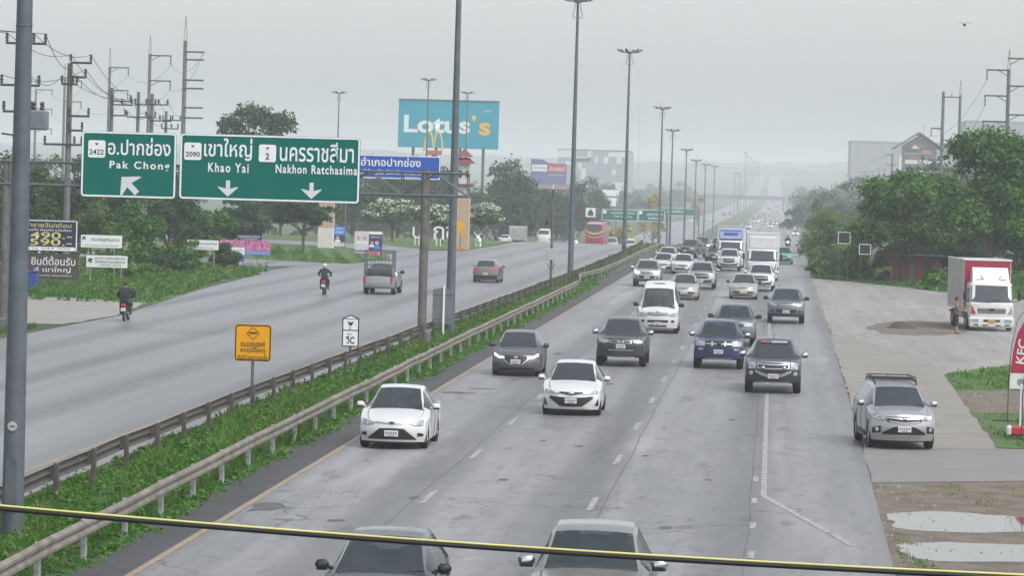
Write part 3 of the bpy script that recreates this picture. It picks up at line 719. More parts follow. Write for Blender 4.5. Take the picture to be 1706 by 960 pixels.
def car(kind, pm, label, x, y, rz=0.0, design='plain', lights=None, glass=None, far=False, group=None, cat='car', rear=False, mir=None, z=None, **kw):
    """front bumper at (x, y); rear=True: the vehicle drives away and (x, y) is its back bumper"""
    spec = dict(sedan=sedan_spec, hatch=hatch_spec, suv=suv_spec, pickup=pickup_spec, van=van_spec)[kind](**kw)
    if not far: spec['lines'] = [spec['win'][0][0]-.14, spec['win'][0][1]+.04] + ([spec['win'][1][1]+.03] if kind != 'pickup' else [])
    bag = Bag(); g = loft(spec, bag, pm, glass); f = g['yf']; hw = g['hw']; L = spec['L']; r_ = g['yr']
    pick = kind == 'pickup'
    A = lambda n, x0, x1, zb, zt, mat, both=True, off=-.014, under=None, n_=8: [bag.add(n, strip(f, s_*x0, s_*x1, zb, zt, off, n_), mat, 40, under) for s_ in ((1,-1) if both else (1,))]
    lamp = {None: m_lens, 'on': m_on, 'one': m_lens}[lights if lights in (None, 'on', 'one') else None]
    d = design
    if d == 'sedan_a':        # white saloon, wide low black intake
        A('headlight', .43, .755, [.635,.60,.605], [.665,.70,.745], lamp)
        A('grille', -.42, .42, [.655,.625,.655], [.68,.66,.68], m_chrome, False)
        A('intake', -.60, .60, [.25,.25,.25,.25,.25], [.27,.52,.53,.52,.27], m_blk, False, n_=16)
        A('bumper_lip', -.56, .56, [.205,.205], [.245,.245], pm, False, off=-.03)
        A('fog_lamp', .63, .76, [.33,.34], [.42,.40], m_blk)
        bag.add('emblem', MB().ell((0, f(0,.655)-.02, .655), (.075,.015,.035)), m_trim)
        plate(bag, f(0,.4)-.03, .40)
    elif d == 'hatch_a':      # white hatch, black triangular intakes
        A('headlight', .34, .76, [.63,.63,.645], [.655,.70,.75], lamp)
        A('grille', -.34, .34, [.655,.60,.655], [.69,.685,.69], m_blk, False)
        bag.add('emblem', MB().ell((0, f(0,.65)-.025, .65), (.085,.015,.04)), m_chrome)
        A('intake', -.62, .62, [.50,.28,.27,.28,.50], [.57,.54,.53,.54,.57], m_blk, False, n_=16)
        A('bumper_lip', -.44, .44, [.225,.225], [.26,.26], pm, False, off=-.03)
        A('corner_vent', .68, .775, [.30,.30], [.32,.52], m_blk)
        plate(bag, f(0,.44)-.03, .44)
    elif d == 'hatch_b':      # grey hatch, wide dark mouth with chrome edge, bright running lights
        A('grille', -.40, .40, [.62,.44,.40,.44,.62], [.70,.71,.71,.71,.70], m_blk, False, n_=16)
        A('grille_frame', -.44, .44, [.60,.40,.365,.40,.60], [.635,.435,.395,.435,.635], m_chrome, False, off=-.03, n_=16)
        A('headlight', .38, .775, [.625,.64,.70], [.685,.73,.80], m_lens)
        A('running_light', .40, .74, [.635,.62,.70], [.665,.665,.775], m_drl, off=-.03)
        A('intake', -.64, .64, [.22,.22], [.30,.30], m_blk, False)
        bag.add('emblem', MB().ell((0, f(0,.65)-.025, .65), (.07,.012,.045)), m_chrome)
        plate(bag, f(0,.5)-.03, .51)
    elif d == 'pick_round':   # dark pick-up, rounded lamps, split chrome grille
        A('headlight', .44, .80, [.90,.86,.885], [.98,1.0,.975], m_lens)
        for s_ in (-1, 1):
            A('grille', s_*.07, s_*.40, [.87,.87], [.98,.965], m_chrome, False)
            A('grille_mesh', s_*.11, s_*.36, [.89,.89], [.96,.95], m_blk, False, off=-.024)
        bag.add('emblem', MB().poly([(-.10, f(0,.93)-.04, .86),(.10, f(0,.93)-.04, .86),(0, f(0,.93)-.04, 1.0)], .02), m_chrome)
        A('bumper', -.84, .84, [.42,.42], [.80,.80], pm, False, off=-.06)
        A('bumper_bar', -.46, .46, [.60,.60], [.635,.635], m_steel, False, off=-.085)
        A('skid_plate', -.50, .50, [.36,.34,.36], [.40,.40,.40], m_steel, False, off=-.02)
        A('fog_lamp', .60, .72, [.66,.66], [.76,.75], m_trim, off=-.075)
        plate(bag, f(0,.75)-.09, .755)
    elif d == 'pick_square':  # pick-up, tall square lamps, chrome barred grille
        A('headlight', .555, .80, [.80,.80], [1.04,1.0], m_lens)
        gi = A('grille', -.50, .50, [.83,.815,.83], [1.02,1.03,1.02], m_blk, False)[0]
        A('grille_bar', -.49, .49, [.945,.935,.93,.935,.945], [.985,.97,.965,.97,.985], m_chrome, False, off=-.032, n_=12, under=gi)
        A('grille_frame', -.51, .51, [1.005,1.012,1.005], [1.03,1.04,1.03], m_chrome, False, off=-.03)
        A('grille_frame', -.48, .48, [.815,.80,.815], [.84,.825,.84], m_chrome, False, off=-.03)
        for s_ in (-1, 1): A('grille_frame', s_*.485, s_*.515, [.82,.82], [1.03,1.03], m_chrome, False, off=-.03, n_=2)
        for s_ in (-1, 1): bag.add('spot_lamp', MB().ell((s_*.34, f(.34,.85)-.05, .855), (.07,.04,.045)), m_chrome)
        A('bumper', -.86, .86, [.44,.44], [.79,.79], m_trim, False, off=-.06)
        A('bumper_guard', -.58, .58, [.70,.56,.53,.56,.70], [.775,.66,.62,.66,.775], m_steel, False, off=-.085, n_=14)
        A('intake', -.40, .40, [.665,.655,.665], [.77,.77,.77], m_blk, False, off=-.075)
        for s_ in (-1, 1): bag.add('fog_lamp', MB().lathe([(.075,0),(.065,-.02),(.01,-.03)], 12, (s_*.71, f(.71,.66)-.065, .665), 'Y'), m_lens)
        A('skid_plate', -.55, .55, [.37,.35,.37], [.40,.40,.40], m_steel, False, off=-.02)
        plate(bag, f(0,.58)-.10, .58)
        bag.add('aerial', MB().tube([(0,2.0,1.70),(0,2.06,1.83)], .012, 5), m_blk)
    elif d == 'pick_cross':   # navy pick-up, big clear lamps, chrome cross grille
        A('headlight', .50, .83, [.85,.83,.86], [1.03,1.045,.99], m_lens)
        gi = A('grille', -.49, .49, [.84,.82,.84], [1.03,1.035,1.03], m_blk, False)[0]
        A('grille_bar', -.49, .49, [.915,.905,.915], [.955,.945,.955], m_chrome, False, off=-.032, under=gi)
        for s_ in (-1, 1): A('grille_bar', s_*.20, s_*.27, [.85,.85], [1.02,1.02], m_chrome, False, off=-.034, n_=2, under=gi)
        bag.add('emblem', MB().ell((0, f(0,.92)-.045, .925), (.09,.015,.04)), m_trim)
        A('bumper', -.87, .87, [.44,.44], [.80,.80], pm, False, off=-.06)
        A('indicator', .56, .74, [.70,.70], [.77,.76], m_lens, off=-.075)
        A('skid_plate', -.50, .50, [.38,.36,.38], [.42,.42,.42], m_steel, False, off=-.02)
        plate(bag, f(0,.64)-.09, .645)
    elif d == 'pick_soft':    # pick-up with swept lamps and curved chrome grille
        A('headlight', .46, .80, [.86,.84,.90], [.95,1.0,1.06], m_on if lights == 'on' else m_lens)
        gi = A('grille', -.44, .44, [.86,.80,.86], [.98,.965,.98], m_blk, False)[0]
        A('grille_bar', -.44, .44, [.94,.90,.94], [.975,.935,.975], m_chrome, False, off=-.032, under=gi)
        A('grille_bar', -.42, .42, [.865,.815,.865], [.89,.84,.89], m_chrome, False, off=-.032, under=gi)
        A('intake', -.50, .50, [.56,.54,.56], [.72,.70,.72], m_blk, False)
        A('fog_lamp', .60, .74, [.56,.57], [.66,.66], m_trim)
        A('lower_bumper', -.84, .84, [.40,.39,.40], [.50,.48,.50], m_trim, False, off=-.02)
        plate(bag, f(0,.6)-.04, .60)
    elif d == 'suv_wing':     # silver people mover, chrome wing grille, plate, silver skid
        A('headlight', .44, .775, [.80,.765,.80], [.845,.88,.93], m_lens)
        gi = A('grille', -.45, .45, [.735,.69,.735], [.86,.86,.86], m_blk, False, n_=12)[0]
        A('grille_bar', -.48, .48, [.815,.79,.815], [.85,.825,.85], m_chrome, False, off=-.034, under=gi, n_=12)
        A('grille_bar', -.40, .40, [.735,.69,.735], [.755,.715,.755], m_chrome, False, off=-.034, under=gi, n_=12)
        em = MB(); yy = f(0,.8)-.05
        em.box((-.04, yy, .80), (.022,.02,.10)); em.box((.04, yy, .80), (.022,.02,.10)); em.box((0, yy, .80), (.08,.02,.02))
        bag.add('emblem', em, m_chrome)
        A('intake', -.56, .56, [.40,.40,.40,.40,.40], [.44,.60,.60,.60,.44], m_blk, False, n_=14)
        A('skid_plate', -.42, .42, [.33,.325,.33], [.39,.385,.39], m_chrome, False, off=-.03)
        A('fog_surround', .60, .80, [.44,.42], [.62,.56], m_blk)
        for s_ in (-1, 1): bag.add('fog_lamp', MB().lathe([(.055,0),(.05,-.02),(.01,-.03)], 12, (s_*.69, f(.69,.52)-.02, .52), 'Y'), m_lens)
        bag.add('lit_lamp', MB().ell((.66, f(.66,.83)-.02, .84), (.05,.03,.035)), m_on)
        plate(bag, f(0,.54)-.035, .54)
        # sill and arch cladding, door lines and handles, roof rack
        for s_ in (-1, 1):
            bag.add('sill_trim', MB().box((s_*(hw-.012), L*.49, .345), (.05, 1.75, .12)), m_trim)
            for yy in (1.62, 2.62): bag.add('door_handle', MB().bbox((s_*(hw+.005), yy+.35, .90), (.03,.16,.035), .01), m_chrome)
            bag.add('roof_rail', MB().tube([(s_*.54,1.95,1.60),(s_*.56,2.1,1.67),(s_*.56,3.6,1.68),(s_*.545,3.85,1.60)], .022, 6), m_blk)
        rk = MB()
        for yy in np.linspace(2.3, 3.5, 6): rk.box((0, yy, 1.71), (1.12, .035, .02))
        rb = bag.add('roof_rack', rk, m_blk)
        fr = MB()
        pts = [(-.56,2.25),(.56,2.25),(.56,3.55),(-.56,3.55)]
        for zz in (1.70, 1.77):
            for (a0,b0),(a1,b1) in zip(pts, pts[1:]+pts[:1]): fr.tube([(a0,b0,zz),(a1,b1,zz)], .017, 6)
        for a0, b0 in pts + [(0,2.25),(0,3.55),(.56,2.9),(-.56,2.9)]: fr.tube([(a0,b0,1.64),(a0,b0,1.77)], .014, 5)
        bag.add('rack_frame', fr, m_blk, under=rb)
    elif d == 'van_a':        # high-roof minibus
        A('headlight', .50, .82, [.78,.76,.78], [.88,.92,.95], m_lens)
        gi = A('grille', -.46, .46, [.83,.81,.83], [.93,.915,.93], m_blk, False)[0]
        A('grille_bar', -.46, .46, [.865,.85,.865], [.90,.885,.90], m_chrome, False, off=-.03, under=gi)
        A('intake', -.46, .46, [.50,.50], [.60,.60], m_blk, False)
        A('fog_lamp', .60, .74, [.50,.50], [.61,.60], m_blk)
        A('lower_vent', -.40, .40, [.30,.30], [.38,.38], m_trim, False)
        bag.add('emblem', MB().ell((0, f(0,.88)-.03, .985), (.07,.012,.04)), m_chrome)
        bag.add('roof_marker', MB().bbox((0, 1.62, 2.23), (.5,.2,.05), .02), pm)
        plate(bag, f(0,.4)-.03, .44)
    elif d == 'bar':          # light saloon with a slim dark grille and full-width lower vent
        A('headlight', .40, .76, [.63,.62,.63], [.69,.715,.74], lamp)
        A('grille', -.30, .30, [.66,.65,.66], [.70,.70,.70], m_blk, False)
        A('intake', -.60, .60, [.37,.36,.37], [.46,.46,.46], m_blk, False)
        A('lower_vent', -.50, .50, [.24,.24], [.30,.30], m_trim, False)
        plate(bag, f(0,.4)-.03, .42, w=.40)
    elif d == 'suv_dark':     # pick-up / SUV with a big trapezoid grille
        A('headlight', .44, .80, [.90,.88,.90], [.98,1.01,1.03], m_on if lights == 'on' else m_lens)
        A('grille', -.46, .46, [.72,.66,.72], [1.0,1.0,1.0], m_blk, False)
        A('grille_bar', -.42, .42, [.84,.84], [.88,.88], m_chrome, False, off=-.03)
        A('intake', -.66, .66, [.46,.44,.46], [.58,.56,.58], m_blk, False)
        A('fog_lamp', .60, .76, [.60,.60], [.69,.68], m_on if lights == 'on' else m_lens)
        plate(bag, f(0,.6)-.04, .60)
    else:
        k = 1.34 if kind in ('pickup',) else (1.22 if kind in ('suv', 'van') else 1.0)
        o = .02 if kind == 'pickup' else 0
        A('headlight', .42, .77, [.635*k,.62*k,.63*k], [.69*k,.72*k,.75*k], m_on if lights == 'on' else m_lens)
        A('grille', -.38, .38, [.62*k,.60*k,.62*k], [.70*k,.70*k,.70*k], m_blk, False)
        A('intake', -.60, .60, [.33*k,.32*k,.33*k], [.47*k,.47*k,.47*k], m_blk, False)
        plate(bag, f(0,.5*k)-.03, .5*k)
    if lights == 'one': bag.add('lit_lamp', MB().ell((.60, f(.60,.67)-.03, .67*(1.34 if pick else 1)), (.11,.05,.08)), m_on)
    # back of the vehicle
    B = lambda n, x0, x1, zb, zt, mat, both=True, off=.014: [bag.add(n, strip(r_, s_*x0, s_*x1, zb, zt, off), mat, 40) for s_ in ((1,-1) if both else (1,))]
    if pick:
        B('tail_light', .70, .82, [.62,.62], [1.0,.98], m_tail); B('rear_bumper', -.82, .82, [.42,.42], [.58,.58], m_steel, False, off=.06)
        w = MB(); c0 = spec['prof'][-4][0] + .02; w.box((0, (c0+5.05)/2, .62), (1.46, 5.05-c0, .04)); 
        for s_ in (-1, 1): w.box((s_*.72, (c0+5.05)/2, .84), (.03, 5.05-c0, .44))
        w.box((0, c0, .84), (1.46,.03,.44)); w.box((0, 5.04, .84), (1.46,.03,.40)); bag.add('cargo_bed', w, m_trim)
    elif kind == 'van': B('tail_light', .72, .86, [.7,.7], [1.05,1.05], m_tail)
    else:
        lit = m_tail
        B('tail_light', .52, .76, [.70,.72], [.88,.90], m_tail if not rear else m_brake)
        B('rear_bumper', -.76, .76, [.24,.24], [.46,.46], m_trim if kind == 'hatch' else pm, False, off=.02)
        plate(bag, r_(0,.55)+.03, .56, s=1)
    my = spec['cowl'][0] + (.42 if kind != 'van' else .35); mz = g['belt'](my) + .09
    mirrors(bag, g, my, mz, mir or pm, size=1.2 if kind in ('pickup','van') else 1.0)
    if not far: wipers(bag, spec, g)
    rz2 = rz + (math.pi if rear else 0)
    # the vehicle's origin: its middle on the ground
    fwd = Vector((math.sin(rz), -math.cos(rz), 0))
    base = Vector((x, y, zopp(x, y) if z is None else z)) - fwd*(L/2) if not rear else Vector((x, y, zopp(x, y) if z is None else z)) + Vector((-math.sin(rz), math.cos(rz), 0))*(L/2)
    name = {'sedan':'saloon_car','hatch':'hatchback_car','suv':'suv','pickup':'pickup_truck','van':'minibus'}[kind]
    return finish(bag, spec, name, label, cat, far, base, rz2, group, L/2)
# ------------------------------------------------------------------ lorries, bus, motorbikes, people
m_boxw = plain('cargo_box_white', (.58,.59,.59), .5, var=.08, scale=1.5)
m_alu = plain('cargo_box_aluminium', (.50,.49,.46), .45, .3, var=.12, scale=2)
m_boxred = plain('cargo_box_red', (.30,.012,.035), .5, var=.1)
m_dusty = plain('dusty_grey', (.33,.33,.32), .7, var=.2)
def lorry(label, x, y, rz=0.0, W=2.2, cabH=2.35, boxL=6.0, boxH=3.35, cab=None, front=None, side=None, visor=None, visor_mat=None, kind='grid', lights=False, dark_roof=False, rear=False, group=None, far=False, yellow=False):
    """cab-over box lorry; cab front at y=0 facing -Y"""
    cab = cab or P_WHITE; front = front or m_boxw; side = side or m_boxw
    L = 1.75 + boxL; hw = W/2; R = .44; bag = Bag()
    # cab shell: rounded box whose screen leans back
    prof = [(.02,.55),(0,.95),(.02,1.32),(.10,1.40),(.30,cabH-.12),(.42,cabH-.02),(.7,cabH),(1.62,cabH-.02),(1.66,.9),(1.62,.55)]
    mb = MB(); vs = []
    cols = (-1,-.97,-.90,.90,.97,1)
    for yy, zz in prof:
        for c in cols:
            e = (abs(c) > .95)*.05 + (abs(c) > .99)*.10
            t = 0 if zz < 1.4 else .05*(zz-1.4)
            vs.append((c*(hw-.06-t), yy + (e if yy < .6 else 0), zz - (e*.35 if zz > cabH-.2 else 0)))
    n = len(cols)
    fs = [(i*n+j, i*n+j+1, (i+1)*n+j+1, (i+1)*n+j) for i in range(len(prof)-1) for j in range(n-1)]
    fs += [tuple(i*n for i in range(len(prof)))[::-1], tuple(i*n+n-1 for i in range(len(prof)))]
    bi = bag.add('cab', mb.add(vs, fs), cab, 35)
    def scr(z0, z1, x0, off, nm, mat, under=None, t=.012):
        def yy(z): return float(np.interp(z, [p[1] for p in prof[:6]], [p[0] for p in prof[:6]]))
        q = MB(); vv = []
        for z in np.linspace(z0, z1, 4):
            k = x0 - .05*max(0, z-1.4)
            for u in (-1,-.6,0,.6,1): vv.append((u*k, yy(z) - off + .03*(abs(u) > .9), z))
        q.add(vv, [(i*5+j, i*5+j+1, i*5+j+6, i*5+j+5) for i in range(3) for j in range(4)])
        return bag.add(nm, q, mat, 40, under)
    scr(1.38, cabH-.13, hw-.085, .014, 'windscreen', m_glass)
    for s_ in (-1, 1):
        bag.add('side_window', MB().poly([(s_*(hw-.055),.45,1.36),(s_*(hw-.055),1.25,1.36),(s_*(hw-.095),1.25,cabH-.25),(s_*(hw-.095),.62,cabH-.25)], s_*.012, 'X'), m_glass)
        bag.add('door_handle', MB().bbox((s_*(hw-.035), 1.2, 1.15), (.03,.16,.04), .01), m_blk)
        q = MB().bbox((s_*(hw+.20), .05, 1.72), (.17,.09,.42), .03); q.tube([(s_*(hw-.08),.3,2.0),(s_*(hw+.2),.06,1.98)], .016, 5); q.tube([(s_*(hw-.05),.3,1.4),(s_*(hw+.2),.06,1.5)], .016, 5)
        bag.add('mirror', q, m_blk)
        bag.add('wiper', MB().tube([(s_*.1-.35,-.0,1.40),(s_*.1-.05,.06,1.44),(s_*.1+.35,.14,1.58)], .014, 5), m_blk)
        bag.add('headlight', MB().bbox((s_*(hw-.32), -.075, .50), (.36,.05,.17), .03), m_on if lights else m_lens)
        bag.add('corner_lamp', MB().poly([(s_*(hw-.12),-.02,.82),(s_*(hw-.36),-.03,.82),(s_*(hw-.16),-.01,1.22)], .05), m_tail if kind == 'hino' and s_ < 0 else m_lens)  # left lens of the parked lorry coloured red for a reflection
        bag.add('fog_lamp', MB().bbox((s_*(hw-.36), -.075, .30), (.26,.04,.08), .02), m_trim)
    b = MB().bbox((0, .06, .42), (W-.06,.28,.50), .07); bag.add('bumper', b, cab, 40)
    bag.add('bumper_slot', MB().box((0,-.085,.50), (W*.36,.02,.10)), m_blk); 
    for s_ in (-1, 1): bag.add('bumper_slot', MB().box((s_*W*.14,-.085,.28), (W*.11,.02,.05)), m_blk)
    gi = bag.add('grille', MB().bbox((0,-.005,.98), (W*.60,.05,.24), .02), m_blk)
    for z in (.93,1.04): bag.add('grille_bar', MB().bbox((0,-.04,z), (W*.58,.03,.045), .012), m_chrome if kind == 'hino' else cab, under=gi)
    bag.add('emblem', MB().ell((0,-.06,1.02), (.13,.02,.075)), m_blk if kind == 'hino' else m_chrome)
    plate(bag, -.10, .46, m_platey if yellow else m_plate)
    if visor == 'deflector':    # tall sloping roof fairing with four marker lamps
        t = boxH - .35; x0 = hw-.22
        q = MB(); q.add([(-x0,.42,cabH-.02),(x0,.42,cabH-.02),(x0-.05,.95,t),(-x0+.05,.95,t),(-x0,1.4,cabH-.02),(x0,1.4,cabH-.02),(x0-.05,1.4,t),(-x0+.05,1.4,t)], [(0,1,2,3),(3,2,6,7),(1,5,6,2),(0,3,7,4),(4,7,6,5)])
        di = bag.add('roof_fairing', q, visor_mat or cab, 30)
        for k in range(4):
            xx = (-.75 + .5*k)*x0; bag.add('marker_lamp', MB().ell((xx, .85, t-.22), (.035,.03,.035)), m_trim, under=di)
        for s_ in (-1, 1): bag.add('fairing_rib', MB().tube([(s_*x0*.62,.80,t-.27),(s_*x0*.42,.50,cabH+.17),(s_*x0*.8,.47,cabH+.14)], .018, 5), m_trim, under=di)
    elif visor == 'sign':
        q = MB().bbox((0, .72, (cabH+boxH-.2)/2), (W*.86,.30, boxH-.25-cabH), .06); di = bag.add('roof_fairing', q, visor_mat or cab)
        if visor_mat is P_BLUE:
            bag.add('fairing_panel', MB().poly([(-W*.40,.56,cabH+.30),(W*.40,.56,cabH+.30),(W*.41,.56,boxH-.35),(-W*.41,.56,boxH-.35)], .02), plain('fairing_pale', (.35,.42,.72), .4), under=di)
            bag.add('fairing_panel', MB().poly([(-W*.24,.545,cabH+.42),(W*.24,.545,cabH+.42),(W*.28,.545,boxH-.45),(-W*.28,.545,boxH-.45)], .02), P_BLUE, under=di)
            bag.add('fairing_edge', MB().bbox((0,.545,cabH+.22), (W*.80,.06,.10), .02), cab, under=di)
    # chassis and cargo box
    bag.add('dark_fill_plate', MB().box((0, .35, .42), (W*.62,.05,.45)), m_blk)  # black plate added to stand for the dark around the front wheels
    bag.add('chassis', MB().box((0, L/2+.2, .75), (W*.4, L-.6, .25)), m_blk)
    y0 = 1.78; zb_ = .98
    bx = MB().bbox((0, y0+boxL/2, (zb_+boxH)/2), (W+.06, boxL, boxH-zb_), .03); ci = bag.add('cargo_box', bx, side)
    bag.add('box_front', MB().bbox((0, y0-.012, (zb_+boxH)/2+.02), (W-.02,.05,boxH-zb_-.10), .01), front, under=ci)
    for z in (zb_+.02, boxH): bag.add('box_rail', MB().bbox((0, y0-.02, z), (W+.12,.09,.09), .02), m_boxw if not dark_roof else m_dusty, under=ci)
    for s_ in (-1, 1):
        for z in (zb_, boxH+.01): bag.add('box_rail', MB().bbox((s_*(hw+.03), y0+boxL/2, z), (.07, boxL+.05, .08), .015), m_boxw, under=ci)
        for yy in np.arange(y0+.35, y0+boxL, .55): bag.add('box_rib', MB().box((s_*(hw+.045), yy, (zb_+boxH)/2), (.035,.09,boxH-zb_-.1)), side, under=ci)
        bag.add('mudguard', MB().bbox((s_*(hw-.20), 1.1, .98), (.34,1.0,.12), .04), cab)
        bag.add('side_guard', MB().bbox((s_*(hw-.08), y0+1.4, .72), (.05,1.9,.36), .01), m_boxred if yellow else m_dusty)
    if yellow:   # painted numeral block on the red side guard
        bag.add('guard_marks', MB().box((-(hw-.05), y0+1.0, .74), (.012,.10,.26)).box((-(hw-.05), y0+1.45, .80), (.012,.5,.06)).box((-(hw-.05), y0+1.45, .66), (.012,.5,.06)), m_boxw)
    bag.add('rear_door', MB().bbox((0, y0+boxL+.02, (zb_+boxH)/2), (W-.05,.05,boxH-zb_-.1), .01), side, under=ci)
    for k in range(5): bag.add('door_slat', MB().box((0, y0+boxL+.05, zb_+.25+k*(boxH-zb_-.4)/5), (W-.1,.02,.06)), m_dusty, under=ci)
    for s_ in (-1, 1): bag.add('tail_light', MB().bbox((s_*(hw-.25), L-.02, .72), (.35,.06,.12), .02), m_tail)
    sp = dict(W=W+.02, L=L, R=R, axles=(1.1, L-1.6))
    fwd = Vector((math.sin(rz), -math.cos(rz), 0))
    base = Vector((x, y, zopp(x, y)))
    base = base - fwd*(L/2) if not rear else base + Vector((-math.sin(rz), math.cos(rz), 0))*(L/2)
    return finish(bag, sp, 'box_lorry', label, 'truck', far, base, rz + (math.pi if rear else 0), group, L/2)

def coach(label, x, y, rz):
    """coach seen from behind: back at y=0 facing -Y"""
    t = thing('coach', label, 'bus', (x, y, zopp(x, y)), rz)
    W, H, L = 2.5, 3.75, 12.0; hw = W/2
    m_r = paint('coach_red', (.40,.02,.06)); m_o = plain('coach_gold', (.55,.33,.09), .35); m_tan = plain('coach_tan', (.42,.30,.2), .4)
    vs = []; prof = [(.12,.45),(0,.9),(0,1.9),(.08,3.0),(.3,3.6),(.6,H),(L-.6,H),(L-.1,3.3),(L,1.2),(L-.05,.45)]
    cols = (-1,-.98,-.88,.88,.98,1)
    for yy, zz in prof:
        for c in cols:
            e = (abs(c) > .95)*.06 + (abs(c) > .99)*.12
            vs.append((c*hw, yy + (e if yy < 1 else -e if yy > L-1 else 0), zz - (e*.5 if zz > 3.5 else 0)))
    n = 6; fs = [(i*n+j, i*n+j+1, (i+1)*n+j+1, (i+1)*n+j) for i in range(len(prof)-1) for j in range(n-1)]
    fs += [tuple(i*n for i in range(len(prof)))[::-1], tuple(i*n+n-1 for i in range(len(prof))), tuple(range(n)), ]
    MB().add(vs, fs).build('body', m_r, t, 35)
    def arc(nm, z0, sag, th, mat, off, w=.95):
        q = MB(); vv = []
        for k in range(13):
            u = -1 + k/6; z = z0 - sag*(1-u*u)
            vv += [(u*hw*w, -off + .06*(abs(u) > .9), z), (u*hw*w, -off + .06*(abs(u) > .9), z+th)]
        q.add(vv, [(2*k, 2*k+2, 2*k+3, 2*k+1) for k in range(12)]); q.build(nm, mat, t, 40)
    MB().poly([(-hw*.80,.02,2.55),(-hw*.55,.0,2.35),(0,-.01,2.28),(hw*.55,.0,2.35),(hw*.80,.02,2.55),(hw*.86,.06,3.35),(-hw*.86,.06,3.35)], .05).build('rear_window', m_glass, t)
    arc('gold_band', 2.45, .42, .28, m_o, .012); arc('dark_band', 2.2, .42, .22, m_trim, .02); arc('gold_band', 2.02, .45, .16, m_tan, .028)
    MB().bbox((0,-.02,1.25), (1.5,.05,.6), .03).build('engine_cover', plain('coach_cover', (.22,.015,.04), .45), t)
    MB().bbox((0,.02,3.58), (1.9,.25,.16), .05).build('roof_sign', m_boxw, t)
    for s_ in (-1, 1):
        MB().bbox((s_*(hw-.2),-.0,1.05), (.2,.08,.55), .03).build('tail_light', m_tail, t)
        MB().bbox((s_*(hw+.004), L/2, 2.55), (.02, L-1.4, .9), .005).build('side_window', m_glass, t)
        q = MB().bbox((s_*(hw+.25), L-.1, 2.9), (.2,.12,.4), .04); q.tube([(s_*(hw-.1),L-.2,3.2),(s_*(hw+.25),L-.1,3.1)], .02, 5); q.build('mirror', m_boxw, t)
    MB().bbox((0,.02,.6), (2.35,.16,.25), .04).build('rear_bumper', m_trim, t)
    h, ty, rm = wheel_meshes(.5, .3)
    for yy in (2.8, 9.2):
        for s_ in (-1, 1):
            o = link('wheel', h, t, (s_*(hw-.18), yy, .5)); o.rotation_euler.z = 0 if s_ > 0 else math.pi
            link('tyre', ty, o); link('rim', rm, o)
    return t

# ------------------------------------------------------------------ people
m_skin = plain('skin', (.28,.16,.10), .6, var=.08, scale=12); m_hair = plain('black_hair', (.012,.010,.009), .6)
m_jacket = plain('black_jacket', (.014,.016,.019), .8, var=.3, scale=8); m_trous = plain('dark_trousers', (.03,.032,.04), .85, var=.2, scale=8)
m_shirt = plain('mauve_brown_shirt', (.17,.12,.12), .85, var=.2, scale=8); m_short = plain('navy_shorts', (.02,.022,.04), .85, var=.2, scale=8)
def body_mesh(name, joints, edges, mats, pick):
    """one continuous skinned figure: joints {key:(pos, radius)}, pick(point)->material index"""
    keys = list(joints); ix = {k: i for i, k in enumerate(keys)}
    me = bpy.data.meshes.new(name); me.from_pydata([joints[k][0] for k in keys], [(ix[a], ix[b]) for a, b in edges], [])
    ob = bpy.data.objects.new(name, me); COL.objects.link(ob)
    sk = ob.modifiers.new('skin', 'SKIN'); sub = ob.modifiers.new('sub', 'SUBSURF'); sub.levels = 2; sub.render_levels = 2
    layer = me.skin_vertices[0].data if me.skin_vertices else None
    if layer is None:
        bm = bmesh.new(); bm.from_mesh(me); bm.verts.layers.skin.verify(); bm.to_mesh(me); bm.free(); layer = me.skin_vertices[0].data
    for k in keys:
        r = joints[k][1]; layer[ix[k]].radius = (r, r) if not hasattr(r, '__len__') else r
        layer[ix[k]].use_root = (k == 'pelvis')
    dg = bpy.context.evaluated_depsgraph_get(); out = bpy.data.meshes.new_from_object(ob.evaluated_get(dg))
    bpy.data.objects.remove(ob); bpy.data.meshes.remove(me)
    out.name = name; out.materials.clear()
    for m in mats: out.materials.append(m)
    for p in out.polygons: p.material_index = pick(p.center); p.use_smooth = True
    return out
def fingers(mb, wrist, d, side, r=.009):
    """five separate slightly curled fingers from a palm"""
    d = Vector(d).normalized(); s = Vector(side).normalized(); up = d.cross(s)
    palm = Vector(wrist) - d*.02
    for k in range(4):
        b = palm + d*.045 + s*(-.03 + .02*k); ln = (.06,.072,.068,.052)[k]
        mb.tube([b - d*.02, b + d*ln*.5, b + d*ln*.85 - up*.02, b + d*ln - up*.045], [r, r, r*.9, r*.7], 6)
    b = palm + s*.035; mb.tube([b - s*.015, b + s*.03 + d*.02, b + s*.03 + d*.055], [r*1.1, r, r*.8], 6)

